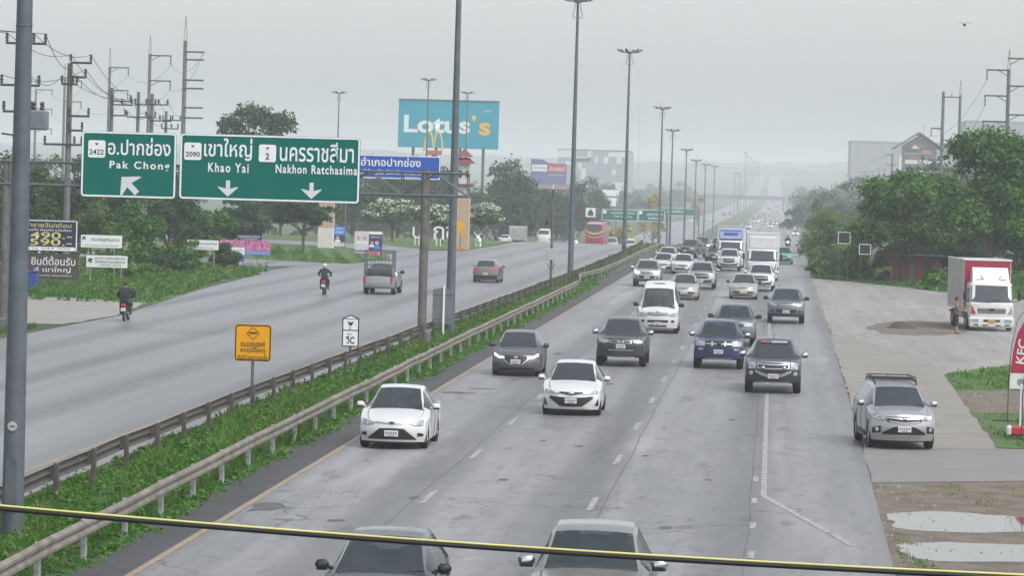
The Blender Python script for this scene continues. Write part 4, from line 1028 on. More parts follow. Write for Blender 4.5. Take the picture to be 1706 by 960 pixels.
def head_bits(parent, c, r, hair=True, face=(0,-1,0), helmet=None):
    f = Vector(face).normalized(); sd = f.cross(Vector((0,0,1)))
    c = Vector(c)
    if helmet:
        q = MB().ell(c + Vector((0,0,.03)), (r*1.28, r*1.36, r*1.22), 14, 9); q.build('helmet', helmet, parent, 60)
        v = MB()
        ang = math.atan2(f.y, f.x); vs = []
        for k in range(7):
            a = ang - 1.0 + 2.0*k/6
            for z in (-.06, .05): vs.append(c + Vector((math.cos(a)*r*1.33, math.sin(a)*r*1.38, z)))
        v.add(vs, [(2*k, 2*k+2, 2*k+3, 2*k+1) for k in range(6)]); v.build('visor', m_glass, parent, 60)
    else:
        q = MB(); q.ell(c - f*.02 + Vector((0,0,.035)), (r*1.06, r*1.08, r*1.0), 12, 8); q.build('hair', m_hair, parent, 60)
    fc = MB()
    fc.ell(c + f*r*.98 + Vector((0,0,-.015)), (.014,.014,.025), 6, 5)
    for s_ in (-1, 1): fc.ell(c + sd*s_*r*.98 + Vector((0,0,-.01)), (.02,.02,.035), 6, 5)
    fc.build('nose_and_ears', m_skin, parent, 60)
    e = MB()
    for s_ in (-1, 1): e.ell(c + f*r*.88 + sd*s_*.033 + Vector((0,0,.012)), (.011,.011,.008), 6, 4)
    e.ell(c + f*r*.90 + Vector((0,0,-.062)), (.024,.010,.006), 6, 4)
    e.build('eyes_and_mouth', m_char, parent)

def standing_man(loc, rz):
    """man beside the lorry, seen from behind, one arm reaching to the cab door (towards +X)"""
    t = thing('person', 'man in a brownish shirt and long dark shorts reaching to the red lorry cab', 'person', loc, rz)
    J = {'pelvis':((0,0,.93),.135),'spine':((0,.0,1.12),.14),'chest':((.01,0,1.32),.155),'neck':((.02,0,1.47),.06),'head0':((.03,0,1.56),.085),'head1':((.035,0,1.67),.088),
         'shl':((-.16,.02,1.40),.065),'ell':((-.21,-.10,1.13),.048),'wrl':((-.13,-.33,1.12),.034),'hal':((-.11,-.40,1.14),.032),
         'shr':((.16,-.02,1.40),.065),'elr':((.21,-.24,1.20),.048),'wrr':((.17,-.49,1.29),.034),'har':((.16,-.56,1.32),.032),
         'hpl':((-.09,0,.86),.10),'knl':((-.10,-.02,.50),.075),'anl':((-.10,.02,.10),.045),'tol':((-.11,-.13,.04),.038),'hel':((-.10,.05,.045),.036),
         'hpr':((.09,0,.86),.10),'knr':((.11,-.03,.50),.075),'anr':((.10,.0,.10),.045),'tor':((.13,-.15,.04),.038),'her':((.10,.03,.045),.036)}
    E = [('pelvis','spine'),('spine','chest'),('chest','neck'),('neck','head0'),('head0','head1'),('chest','shl'),('shl','ell'),('ell','wrl'),('wrl','hal'),
         ('chest','shr'),('shr','elr'),('elr','wrr'),('wrr','har'),('pelvis','hpl'),('hpl','knl'),('knl','anl'),('anl','tol'),('anl','hel'),('pelvis','hpr'),('hpr','knr'),('knr','anr'),('anr','tor'),('anr','her')]
    def pick(p):
        if p.z < .07: return 3
        if p.z < .38: return 0
        arm = p.z > .95 and p.y < -.20
        if arm or p.z > 1.47: return 0
        return 2 if p.z < .95 else 1
    link('body', body_mesh('body', J, E, [m_skin, m_shirt, m_short, m_blk], pick), t)
    head_bits(t, (.035,0,1.63), .095, face=(.1,-1,0))
    q = MB(); fingers(q, (.16,-.56,1.32), (-.1,-1,.2), (0,.2,1)); q.build('right_fingers', m_skin, t, 60)
    q = MB(); fingers(q, (-.11,-.40,1.14), (.1,-1,.1), (0,.1,1)); q.build('left_fingers', m_skin, t, 60)
    MB().box((.14,.09,.98), (.05,.03,.12)).build('waist_pouch', plain('denim_blue', (.10,.13,.28), .8), t)
    return t

def motorbike(label, plabel, x, y, rz, helmet=None, lit=False, two=False, toward=False):
    """small motorbike with rider; back wheel nearest -Y"""
    z0 = zopp(x, y)
    t = thing('motorbike', label, 'motorbike', (x, y, z0), rz)
    h, ty, rm = wheel_meshes(.29, .1)
    for yy, nm in ((.3,'wheel'),(1.55,'wheel')):
        o = link(nm, h, t, (0, yy, .29)); link('tyre', ty, o); link('rim', rm, o)
    q = MB(); q.bbox((0,.95,.52), (.22,.9,.22), .07); q.bbox((0,.35,.66), (.26,.66,.16), .07); q.build('body', m_blk, t, 50)
    MB().bbox((0,.62,.78), (.25,.75,.1), .05).build('seat', m_trim, t, 50)
    q = MB(); q.bbox((0,1.35,.72), (.36,.12,.62), .05); q.bbox((0,1.42,1.0), (.30,.16,.2), .07); q.build('front_shield', P_DARK if not lit else m_blk, t, 50)
    q = MB(); q.tube([(-.34,1.18,1.02),(-.12,1.32,1.04),(.12,1.32,1.04),(.34,1.18,1.02)], .016, 6); q.build('handlebar', m_blk, t)
    for s_ in (-1, 1):
        q = MB(); q.tube([(s_*.24,1.25,1.03),(s_*.30,1.27,1.2)], .008, 5); q.ell((s_*.33,1.27,1.24), (.06,.02,.04)); q.build('mirror', m_blk, t)
        MB().tube([(s_*.1,1.45,.95),(s_*.1,1.56,.3)], .022, 6).build('fork', m_steel, t)
    MB().bbox((0,.0,.72), (.20,.08,.12), .03).build('tail_light', m_brake, t)
    p = MB().bbox((0,-.03,.52), (.22,.02,.17), .006).build('licence_plate', m_plate, t)
    MB().bbox((0,.05,.42), (.18,.3,.08), .03).build('mudguard', m_blk, t)
    MB().tube([(.16,.75,.32),(.18,.05,.40)], .04, 7).build('exhaust', m_steel, t)
    if lit: MB().ell((0,1.52,.98), (.11,.05,.09)).build('headlight', m_on, t)
    # rider
    r = thing('person', plabel, 'person', (x, y, z0), rz)
    def rider(oy, hel, arms=True):
        J = {'pelvis':((0,.55+oy,.90),.15),'spine':((0,.57+oy,1.08),.155),'chest':((0,.63+oy,1.30),.175),'neck':((0,.68+oy,1.46),.06),'head0':((0,.70+oy,1.54),.085),'head1':((0,.71+oy,1.63),.085),
            'hpl':((-.10,.58+oy,.88),.10),'knl':((-.22,.98+oy*.6,.78),.075),'anl':((-.20,.85+oy*.6,.34),.05),'tol':((-.20,1.0+oy*.6,.30),.04),
            'hpr':((.10,.58+oy,.88),.10),'knr':((.22,.98+oy*.6,.78),.075),'anr':((.20,.85+oy*.6,.34),.05),'tor':((.20,1.0+oy*.6,.30),.04)}
        E = [('pelvis','spine'),('spine','chest'),('chest','neck'),('neck','head0'),('head0','head1'),('pelvis','hpl'),('hpl','knl'),('knl','anl'),('anl','tol'),('pelvis','hpr'),('hpr','knr'),('knr','anr'),('anr','tor')]
        for s_, k in ((-1,'l'),(1,'r')):
            J['sh'+k] = ((s_*.19,.64+oy,1.38),.075); J['el'+k] = ((s_*.36,.86+oy,1.14),.055)
            J['wr'+k] = ((s_*.33,1.12,1.05),.036) if oy == 0 else ((s_*.22,.95+oy,1.0),.036)
            E += [('chest','sh'+k),('sh'+k,'el'+k),('el'+k,'wr'+k)]
        def pick(p):
            if p.z > 1.49: return 0
            if p.z < .36: return 3
            if p.z < .93: return 2
            if abs(p.x) > .25 and p.y > 1.05: return 0
            return 1
        me = body_mesh('body', J, E, [m_skin, m_jacket, m_trous, m_blk], pick)
        return me, Vector((0,.715+oy,1.60))
    me, hc = rider(0, helmet); link('body', me, r)
    head_bits(r, hc, .095, face=(0,1,0), helmet=helmet)
    q = MB()
    for s_ in (-1, 1): fingers(q, (s_*.33,1.10,1.05), (0,1,-.1), (s_*-1,0,0))
    q.build('fingers', m_skin, r, 60)
    if two:
        r2 = thing('person', 'black-clad pillion passenger at the back of the leftmost motorbike by the apron'.replace('leftmost motorbike','motorbike'), 'person', (x, y, z0), rz)
        me2, hc2 = rider(-.36, None); link('body', me2, r2); head_bits(r2, hc2, .095, face=(-.3,1,0))
    return t
# ================================================================== road furniture
m_galv = plain('galvanised_pole', (.095,.115,.13), .6, .2, var=.2, scale=2.5)
m_galvd = plain('weathered_post', (.115,.11,.10), .75, .1, var=.3, scale=3)
m_rail = plain('guardrail_steel', (.19,.17,.14), .65, .15, var=.4, scale=2.2)
m_raild = plain('guardrail_back', (.085,.078,.068), .7, .15, var=.3, scale=4)
m_postw = plain('post_white', (.30,.31,.31), .65, var=.3, scale=6)
m_green = plain('sign_green', (.0,.125,.10), .8, var=.03, spec=.03); m_swhite = plain('sign_white', (.74,.76,.76), .5, var=.04)
m_arrow = plain('sign_arrow', (.58,.60,.61), .5, var=.06); m_sblue = plain('sign_blue', (.006,.07,.38), .8, var=.05, spec=.03)
m_sback = plain('sign_back', (.16,.18,.20), .5, .3, var=.15, scale=2)
m_syellow = plain('sign_yellow', (.72,.34,.006), .7, var=.05, spec=.12); m_sred = plain('sign_red', (.5,.03,.06), .5); m_sorange = plain('sign_orange', (.55,.13,.03), .5)
m_ink = plain('sign_ink', (.012,.012,.014), .5); m_lens2 = plain('lamp_glass', (.30,.31,.32), .3)
m_conc_pole = plain('concrete_pole', (.13,.13,.125), .85, var=.18, scale=2)
m_insul = plain('insulator_brown', (.035,.022,.02), .3); m_wire = plain('wire', (.02,.022,.025), .6)

def rounded(w, h, r, n=5):
    """outline of a rounded rectangle in XZ"""
    out = []
    for cx, cz, a0 in ((w/2-r, h/2-r, 0), (-w/2+r, h/2-r, 90), (-w/2+r, -h/2+r, 180), (w/2-r, -h/2+r, 270)):
        for k in range(n): a = math.radians(a0 + 90*k/(n-1)); out.append((cx + r*math.cos(a), 0, cz + r*math.sin(a)))
    return out
def panel(nm, w, h, r, mat, parent, y=0, th=.03, loc=(0,0,0)):
    o = MB().poly([(x, y, z) for x, _, z in rounded(w, h, r)], th).build(nm, mat, parent, loc=loc); return o

# ------------------------------------------------------------------ high-mast lamps
_lamp = {}
def lamp_parts(H, full=True):
    k = (round(H, 1), full)
    if k in _lamp: return _lamp[k]
    r0, r1 = .205, .085
    pole = MB().lathe([(r0*1.0,-.3),(r0,0),(r0+(r1-r0)*.45,H*.45),(r0+(r1-r0)*.455,H*.452),(r1,H)], 10, (0,0,0)).mesh('pole', m_galv, 50)
    q = MB(); hd = []
    q.lathe([(.12,H-.15),(.20,H-.1),(.20,H+.05),(.10,H+.1)], 8)
    for a in range(6):
        an = math.radians(15 + 60*a); c, s_ = math.cos(an), math.sin(an)
        q.tube([(c*.15,s_*.15,H-.05),(c*.75,s_*.75,H-.02)], .035, 6)
        hd.append(MB().bbox((c*.98, s_*.98, H+.14), (.52,.26,.13), .04, rot=Matrix.Rotation(an,3,'Z') @ Matrix.Rotation(-.55,3,'Y')).mesh('lamp_head', m_galv))
    c = MB()
    for s_ in (-1, 1): c.tube([(s_*.2,0,H-.1),(s_*.2,0,H-.55),(s_*.33,0,H-.95),(s_*.3,0,H-1.15),(0,0,H-1.15)], .025, 5)
    rod = MB().tube([(0,0,H),(0,0,H+1.1)], .012, 5).mesh('lightning_rod', m_galv)
    _lamp[k] = (pole, q.mesh('crown_frame', m_galv), hd, c.mesh('hoist_ring', m_galv), rod); return _lamp[k]
def mast(x, y, H, label, group='high-mast lamps along the median', detail=True):
    t = thing('high_mast_lamp', label, 'street lamp', (x, y, zopp(x, y)), 0, group)
    pole, fr, hd, c, rod = lamp_parts(H)
    link('pole', pole, t); f = link('crown_frame', fr, t)
    for h in hd: link('lamp_head', h, f)
    link('hoist_ring', c, f); link('lightning_rod', rod, f)
    return t
t = mast(-13.40, 62.76, 19, 'thick grey lamp mast with a white sticker and an access hatch near its foot')
MB().poly([(x*.8,-.212,z) for x, _, z in rounded(.26, 1.0, .12)], .02).build('access_hatch', m_galv, t, loc=(0,0,1.0))
stk = MB().lathe([(.085,0),(.085,-.012)], 16, (0,-.195,2.05), 'Y').build('sticker', plain('sticker_grey', (.40,.40,.39), .6), t); MB().box((0,-.21,2.05), (.09,.004,.03)).build('sticker_mark', m_galvd, stk)
MB().lathe([(.150,-.02),(.155,0),(.150,.02)], 10, (0,0,9.2)).build('joint_collar', m_galv, t)
mast(-13.5, 150, 19, 'grey lamp mast rising beside the steel back of a road sign')
mast(-13.6, 241, 18.9, 'grey lamp mast standing next to the camera pole with solar panels')
mast(-13.7, 330, 18.8, 'grey lamp mast rising behind the second stretch of guardrail')
for _o, q in zip(('first','second','third','fourth','fifth','last'), [(1104,181),(1121,217.6),(1144,250),(1160,268),(1175.6,275),(1190.7,278)]):
    Y = {1104:470, 1121:545, 1144:640, 1160:720, 1175.6:830, 1190.7:940}[q[0]]
    p = D(*q, Y); mast(p.x, Y, round(p.z - zopp(p.x, Y), 1), '%s lamp mast past the crest counting from the end of the guardrail' % _o, 'hazy row of masts beyond the crest')
for q, Y in [((1225,288),1560),((1231,290),1640),((1235,293),1720),((1241.7,254.7),1800),((1245,259),1880),((1251,264),2060),((1256,267),2250),((1261,269),2450),((1266,269),2700)]:
    p = D(*q, Y); mast(p.x, Y, round(p.z - zopp(p.x, Y), 0), 'pale far-off lamp mast almost lost in the haze', 'faint far-off masts')
for q, Y, lb in [((565,155),560,'lamp mast rising behind the big green sign near the dark leafy tree'),((714,133),520,'lamp mast in front of the turquoise billboard near its first letters'),((779,155),590,'lamp mast in front of the turquoise billboard near its last letters')]:
    p = D(*q, Y); mast(p.x, Y, round(p.z - zopp(p.x, Y), 1), lb, 'masts by the turquoise billboard')

# ------------------------------------------------------------------ guardrails: beams and posts as parts
def guardrail(label, path, pitch, face, side, beam_mat, post_mat, ztop=.74, name='guardrail'):
    """path: (x, y) knots; face: +1 the beam faces +X, -1 it faces -X. posts stand behind the beam"""
    t = thing(name, label, 'guardrail', (path[0][0], path[0][1], zopp(*path[0])))
    P0 = Vector(t.location); path = np.array(path, float)
    d = np.concatenate([[0], np.cumsum(np.hypot(*np.diff(path, axis=0).T))])
    at = lambda s: (np.interp(s, d, path[:,0]), np.interp(s, d, path[:,1]))
    prof = [(0,0),(.035,-.03),(.07,-.05),(.07,-.10),(.02,-.145),(.02,-.165),(.07,-.21),(.07,-.26),(.035,-.28),(0,-.31)]
    s = 0; k = 0
    post = MB().bbox((0,0,.27 + (.0 if face < 0 else -.10)), (.10,.12,1.06), .012).mesh('post', post_mat)
    r = np.random.default_rng(int(abs(path[0][1])*7)); jit = r.normal(0, .008, 400); jz = r.normal(0, .009, 400)
    while s < d[-1] - .3:
        e = min(s + pitch, d[-1]); (x0, y0), (x1, y1) = at(s), at(e)
        mb = MB(); vs = []
        for (x, y, j) in ((x0, y0, k), (x1, y1, k+1)):
            for o, z in prof: vs.append((x + face*(o + jit[j]) - P0.x, y - P0.y, zopp(x, y) + ztop + z + jz[j] - P0.z))
        n = len(prof)
        mb.add(vs, [(i, i+1, n+i+1, n+i) for i in range(n-1)])
        vs2 = [(a - face*.006, b, c) for a, b, c in vs]; mb.add(vs2, [(i, n+i, n+i+1, i+1) for i in range(n-1)])
        mb.build('beam', beam_mat, t)
        o = link('post', post, t, (x0 - face*.10 - P0.x, y0 - P0.y, zopp(x0, y0) - P0.z))
        if k % 2 == 0: o.rotation_euler = (r.normal(0,.02), r.normal(0,.02), 0)
        MB().box((x0 - face*.02 - P0.x, y0 - P0.y, zopp(x0, y0) + ztop - .155 - P0.z), (.10,.10,.20)).build('spacer', post_mat, t)
        s = e; k += 1
    return t
guardrail('worn steel guardrail on white posts along the shoulder of the oncoming lanes', [(-11.35,44),(-11.6,78),(-11.72,128),(-11.65,190),(-11.6,214)], 4.0, 1, 1, m_rail, m_postw)
guardrail('short pale guardrail stretch beginning after the gap in the median grass', [(-12.35,232),(-11.75,244),(-11.6,270),(-11.6,330),(-11.8,372)], 4.0, 1, 1, m_rail, m_postw)
guardrail('dark-posted guardrail seen from behind along the far carriageway', [(-14.1,58),(-14.25,80),(-14.35,100),(-13.95,140),(-13.5,190),(-13.1,240),(-13.0,300),(-13.6,360),(-14.6,400)], 4.0, -1, 1, m_raild, m_raild)

# ------------------------------------------------------------------ sign gantry over the far carriageway
YG = 143.0
pR = D(702, 570, YG); xl = D(10, 400, YG+.0).x
zt_r, zb_r = D(702, 287.5, YG).z, D(702, 325.5, YG).z
gt = thing('sign_gantry', 'grey steel truss gantry spanning the far carriageway on two posts', 'gantry', (pR.x, YG, 0))
xr0 = D(780, 310, YG).x - pR.x; xl0 = xl - pR.x
for dy in (-.4, .4):
    for z in (zt_r, zb_r): MB().tube([(xl0-2.5, dy, z), (xr0, dy, z)], .055, 8).build('chord', m_galv, gt)
    span = np.linspace(xr0, xl0-2.5, 17); tri = []
    for k in range(16):
        z0, z1 = (zt_r, zb_r) if k % 2 == 1 else (zb_r, zt_r)
        MB().tube([(span[k], dy, z0), (span[k+1], dy, z1)], .032, 6).build('diagonal', m_galv, gt)
        if k % 2 == 0: MB().tube([(span[k], dy, zt_r), (span[k], dy, zb_r)], .028, 6).build('strut', m_galv, gt)
for x in np.linspace(xr0, xl0-2.5, 9):
    for z in (zt_r, zb_r): MB().tube([(x,-.4,z),(x,.4,z)], .025, 5).build('cross_bar', m_galv, gt)
for x in (0, xl0):
    for dy in (-.28, .28): MB().lathe([(.15,-.4),(.15,zt_r+.12)], 10, (x, dy, 0)).build('post', m_galvd, gt)
    for z in np.arange(.8, zt_r-1, 1.3): MB().tube([(x,-.28,z),(x,.28,z+.65)], .03, 5).build('post_brace', m_galvd, gt)
    MB().bbox((x,0,.25), (.7,1.1,.5), .05).build('footing', m_conc_pole, gt)

def arrow(nm, parent, loc, size, ang, mat):
    pts = [(-.13,.5),(.13,.5),(.13,.0),(.62,.12),(.62,.06),(0,-.5),(-.62,.06),(-.62,.12),(-.13,.0)]
    c, s_ = math.cos(ang), math.sin(ang)
    o = MB().poly([((x*c - z*s_)*size, 0, (x*s_ + z*c)*size) for x, z in pts], .008).build(nm, mat, parent, loc=loc); return o
def shield(parent, x, z, s, num):
    p = panel('route_shield', s, s*1.0, s*.12, m_swhite, parent, 0, .012, (x, -.045, z))
    text('shield_number', num, m_ink, p, (0, -.012, -s*.17), h=s*.30 if len(num) == 4 else s*.36, w=s*.84 if len(num) == 4 else None, bold=.012)
    MB().poly([(-.11*s,-.012,.36*s),(-.04*s,-.012,.33*s),(0,-.012,.35*s),(.04*s,-.012,.33*s),(.11*s,-.012,.36*s),(.05*s,-.012,.26*s),(0,-.012,.22*s),(-.05*s,-.012,.26*s)], .006).build('crest', m_ink, p)
def big_sign(label, c0, c1, Y, r=.14):
    """green panel between two picture corners at depth Y"""
    a, b = D(*c0, Y), D(*c1, Y)
    w = (b.x - a.x); zc = (a.z + b.z)/2; h = a.z - b.z
    t = thing('direction_sign', label, 'road sign', ((a.x+b.x)/2, Y, zc))
    panel('panel', w, h, r, m_green, t, -.02, .04)
    ring = rounded(w-.02, h-.02, r); inn = rounded(w-.16, h-.16, max(.02, r-.07)); n = len(ring)
    MB().add([(x,-.028,z) for x,_,z in ring] + [(x,-.028,z) for x,_,z in inn] , [(i,(i+1)%n,n+(i+1)%n,n+i) for i in range(n)]).build('border', m_swhite, t)
    for x in (-w*.3, w*.3): MB().box((x,.10,0), (.08,.16,h*.9)).build('bracket', m_galv, t)
    return t, w, h
roll_fix = lambda x0, x1: (x1-x0)*ROLL
k41 = YG/FPX
s1, w, h = big_sign('smaller green sign to Pak Chong with a slanting white arrow', (137, 217.5), (292, 331.5), YG-.55)
shield(s1, -w*.5+.62, h*.5-.72, .70, '2422')
text('thai_name', 'อ.ปากช่อง', m_swhite, s1, (.42,-.03,h*.5-.58), w=2.55, h=.72, bold=.012)
text('latin_name', 'Pak Chong', m_swhite, s1, (.45,-.03,-.05), w=2.45, h=.40, bold=.02, space=1.25)
arrow('arrow', s1, (.05,-.04,-.82), .92, math.radians(-135), m_arrow)
s2, w, h = big_sign('long green sign to Khao Yai and Nakhon Ratchasima with two down arrows', (301, 221.5), (598, 339.5), YG-.55)
shield(s2, -w*.5+.52, h*.5-.72, .70, '2090')
text('thai_name', 'เขาใหญ่', m_swhite, s2, (-w*.5+1.95,-.03,h*.5-.60), w=1.95, h=.90, bold=.012)
text('latin_name', 'Khao Yai', m_swhite, s2, (-w*.5+1.98,-.03,-.02), w=1.65, h=.38, bold=.02, space=1.25)
shield(s2, -.10, h*.5-.72, .70, '2')
text('thai_name', 'นครราชสีมา', m_swhite, s2, (1.90,-.03,h*.5-.62), w=3.0, h=.80, bold=.012)
text('latin_name', 'Nakhon Ratchasima', m_swhite, s2, (1.90,-.03,-.0), w=3.3, h=.36, bold=.02, space=1.2)
for x in (-w*.5+1.98, 1.72): arrow('arrow', s2, (x,-.04,-.86), .66, 0, m_arrow)

# ------------------------------------------------------------------ blue district sign behind the gantry
a, b = D(560, 256, 330), D(733, 300, 330)
t = thing('district_sign', 'wide blue district name sign on posts behind the gantry', 'road sign', ((a.x+b.x)/2, 330, zopp(0,330)))
w, h = b.x-a.x, a.z-b.z; zc = (a.z+b.z)/2 - t.location.z
panel('panel', w, h, .1, m_sblue, t, -.02, .06, (0,0,zc))
ring, inn = rounded(w-.03,h-.03,.1), rounded(w-.2,h-.2,.06); n = len(ring)
MB().add([(x,-.03,z+zc) for x,_,z in ring]+[(x,-.03,z+zc) for x,_,z in inn], [(i,(i+1)%n,n+(i+1)%n,n+i) for i in range(n)]).build('border', m_swhite, t)
text('district_name', 'อำเภอปากช่อง', m_swhite, t, (.25,-.04,zc+.48), w=5.6, h=.85, bold=.012)
text('welcome_line', 'ยินดีต้อนรับ จังหวัดนครราชสีมา', m_swhite, t, (.5,-.04,zc-.45), w=7.0, h=.5)
text('small_line', 'ปากช่อง', m_swhite, t, (2.2,-.04,zc-.92), w=1.4, h=.25)
for x in (-w*.4, w*.4): MB().lathe([(.10,-.3),(.09,zc+h/2)], 8, (x,.12,0)).build('post', m_galvd, t)

# ------------------------------------------------------------------ median signs
def post_sign(name, label, cat, base_px, top_px, w, h, build, Y=None, post=.045, z0=0, lean=0):
    g_ = G(*base_px, z0); Y = g_.y if Y is None else Y
    c = D(*top_px, Y); t = thing(name, label, cat, (c.x, Y, zopp(c.x, Y)))
    zc = c.z - t.location.z
    if post: MB().lathe([(post,-.3),(post,zc+h*.3)], 8, (0,.06,0)).build('post', m_galvd, t)
    build(t, zc); t.rotation_euler.y = lean; return t
def b_yellow(t, zc):
    panel('panel', 1.06, 1.06, .09, m_syellow, t, -.01, .025, (0,0,zc))
    n = 20; ring, inn = rounded(1.03,1.03,.09), rounded(.96,.96,.06)
    MB().add([(x,-.016,z+zc) for x,_,z in ring]+[(x,-.016,z+zc) for x,_,z in inn], [(i,(i+1)%n,n+(i+1)%n,n+i) for i in range(n)]).build('border', m_ink, t)
    d, e = .19, .165
    MB().add([(0,-.018,zc+.27+d),(d,-.018,zc+.27),(0,-.018,zc+.27-d),(-d,-.018,zc+.27),(0,-.018,zc+.27+e),(e,-.018,zc+.27),(0,-.018,zc+.27-e),(-e,-.018,zc+.27)], [(i,(i+1)%4,4+(i+1)%4,4+i) for i in range(4)]).build('diamond', m_ink, t)
    MB().box((0,-.018,zc+.29), (.24,.006,.03)).box((-.07,-.018,zc+.265), (.03,.006,.03)).box((0,-.018,zc+.265), (.03,.006,.03)).box((.07,-.018,zc+.265), (.03,.006,.03)).build('symbol', m_ink, t)
    text('warning_line', 'ถนนรณรงค์', m_ink, t, (0,-.018,zc-.03), w=.70, h=.17, bold=.012)
    text('warning_line', 'ลดอุบัติเหตุ', m_ink, t, (0,-.018,zc-.22), w=.72, h=.20, bold=.012)
    text('warning_line', 'ขับขี่ด้วยความระวัง', m_ink, t, (0,-.018,zc-.41), w=.86, h=.15, bold=.01)
post_sign('warning_sign', 'square yellow warning sign with black Thai lettering in the median', 'road sign', (418,668), (421.5,571.5), 1.06, 1.06, b_yellow, Y=101)
def b_km(t, zc):
    w, h = .60, 1.13
    pts = [(-w/2,-h/2),(w/2,-h/2),(w/2,h/2-.12),(0,h/2),(-w/2,h/2-.12)]
    MB().poly([(x,0,z+zc) for x,z in pts], .025).build('panel', m_ink, t)
    MB().poly([(x*.86,-.006,z*.93+zc) for x,z in pts], .005).build('face', m_swhite, t)
    MB().box((0,-.012,zc+.02), (.56,.006,.03)).build('rule', m_ink, t); MB().box((0,-.012,zc+.42), (.5,.006,.02)).build('rule', m_ink, t)
    MB().poly([(-.11,-.014,.34+zc),(0,-.014,.29+zc),(.11,-.014,.34+zc),(.06,-.014,.22+zc),(0,-.014,.17+zc),(-.06,-.014,.22+zc)], .006).build('crest', m_ink, t)
    text('route_number', '2', m_ink, t, (-.02,-.014,zc+.10), h=.10, bold=.02)
    text('km_word', 'กม.', m_ink, t, (-.02,-.014,zc-.12), h=.08)
    text('km_number', 'วิC', m_ink, t, (0,-.014,zc-.33), w=.30, h=.26, bold=.02)
post_sign('kilometre_sign', 'white kilometre marker with a pointed top and black border in the median', 'road sign', (582,602), (584,551.5), .6, 1.13, b_km, Y=125)
def b_back(t, zc):
    w, h = .82, 1.5
    MB().poly([(x,-.02,z+zc) for x,z in [(-w/2,-h/2),(w/2,-h/2),(w/2,h/2-.08),(.0,h/2),(-w/2,h/2-.08)]], .04).build('panel', m_sback, t)
    MB().bbox((.06,-.055,zc-.35), (.09,.05,2.4), .012).build('front_post', m_swhite, t)
    for z in (-.5,.5): MB().box((0,-.035,zc+z), (w,.03,.05)).build('stiffener', m_sback, t)
post_sign('reversed_road_sign', 'bare steel back of a road sign on a white post beside the lamp mast', 'road sign', (738,560), (737,510), .82, 1.5, b_back, Y=147, post=None)
# camera pole with solar panels
pc = G(921, 480); Yc = 228.0; c = D(922, 312, Yc)
t = thing('camera_pole', 'dark traffic camera pole with two solar panels and a control box', 'camera pole', (c.x, Yc, 0)); zc = c.z
MB().lathe([(.09,-.3),(.075,zc)], 8).build('pole', m_galvd, t)
for s_ in (-1, 1): MB().bbox((s_*.5,-.05,zc+.02), (.97,.5,.04), .01, rot=Matrix.Rotation(math.radians(38),3,'X')).build('solar_panel', plain('solar_back', (.22,.18,.18), .5), t)
MB().box((0,-.06,zc+.02), (.03,.5,.06), rot=Matrix.Rotation(math.radians(38),3,'X')).build('panel_joint', m_swhite, t)
MB().bbox((0,-.14,D(922,424,Yc).z), (.62,.22,.74), .02).build('control_box', plain('box_grey', (.35,.36,.35), .5), t)
q = MB(); q.tube([(0,0,D(0,329,Yc).z-.25),(-.35,-.05,D(0,329,Yc).z-.25),(-.37,-.05,D(0,329,Yc).z-.45)], .025, 6); q.build('camera_arm', m_ink, t)
MB().ell((-.37,-.05,D(0,329,Yc).z-.62), (.12,.12,.16)).build('camera_dome', m_ink, t)
for s_ in (-1, 1): MB().tube([(s_*.25,-.1,D(922,439,Yc).z),(0,-.02,D(922,452,Yc).z)], .02, 5).build('bracket', m_ink, t)
# small black bollard in the grass beyond the gap
b_ = G(1039, 425); t = tag(MB().bbox((0,0,.45), (.30,.16,.9), .07).build('marker_post', m_ink, loc=(b_.x, b_.y, 0)), 'stubby black marker post in the median grass by a lamp mast', 'marker post')
# ------------------------------------------------------------------ orange diamond at the left
def b_or(t, zc):
    o = MB().poly([(0,0,.78),(.78,0,0),(0,0,-.78),(-.78,0,0)], .025).build('panel', m_sorange, t, loc=(0,0,zc))
    MB().add([(0,-.008,.74),(.74,-.008,0),(0,-.008,-.74),(-.74,-.008,0),(0,-.008,.69),(.69,-.008,0),(0,-.008,-.69),(-.69,-.008,0)], [(i,(i+1)%4,4+(i+1)%4,4+i) for i in range(4)]).build('border', m_ink, o)
post_sign('diamond_sign', 'orange diamond warning sign beside the left gantry post', 'road sign', (-20,545), (-17,456), 1.5, 1.5, b_or, Y=146)

# ------------------------------------------------------------------ roadside boards on the left
def board(name, label, c0, c1, Y, mat, cat='sign', legs=(), frame=None, leg_mat=None, th=.04, yaw=0, leg_w=.05):
    a, b = D(*c0, Y), D(*c1, Y); w, h = b.x-a.x, a.z-b.z; x = (a.x+b.x)/2; g_ = zopp(x, Y)
    t = thing(name, label, cat, (x, Y, g_), yaw); zc = (a.z+b.z)/2 - g_
    MB().bbox((0,0,zc), (w, th, h), .008).build('panel', mat, t)
    if frame:
        for z in (zc-h/2, zc+h/2): MB().box((0,-.02,z), (w+.04,th+.03,.045)).build('frame', frame, t)
        for x_ in (-w/2, w/2): MB().box((x_,-.02,zc), (.045,th+.035,h)).build('frame', frame, t)
    for u in legs: MB().bbox((u*w, .05, (zc)/2-.1), (leg_w, leg_w, zc+.2), .006).build('leg', leg_mat or m_postw, t)
    return t, w, h, zc
def lines(t, zc, w, rows, mat, y=-.03):
    """rows: (text, x, dz, width, height)"""
    for s, x, dz, tw, th_ in rows: text('lettering', s, mat, t, (x, y, zc+dz), w=tw, h=th_, bold=.006)
YB = 190.0
t, w, h, zc = board('price_board', 'dark blue price board with white frame and yellow figures beside the lamp mast', (16,366), (127,418), YB, plain('board_navy', (.008,.012,.06), .5), legs=(-.4,.4), frame=m_swhite, leg_mat=m_galvd)
m_yt = plain('price_yellow', (.62,.58,.18), .5)
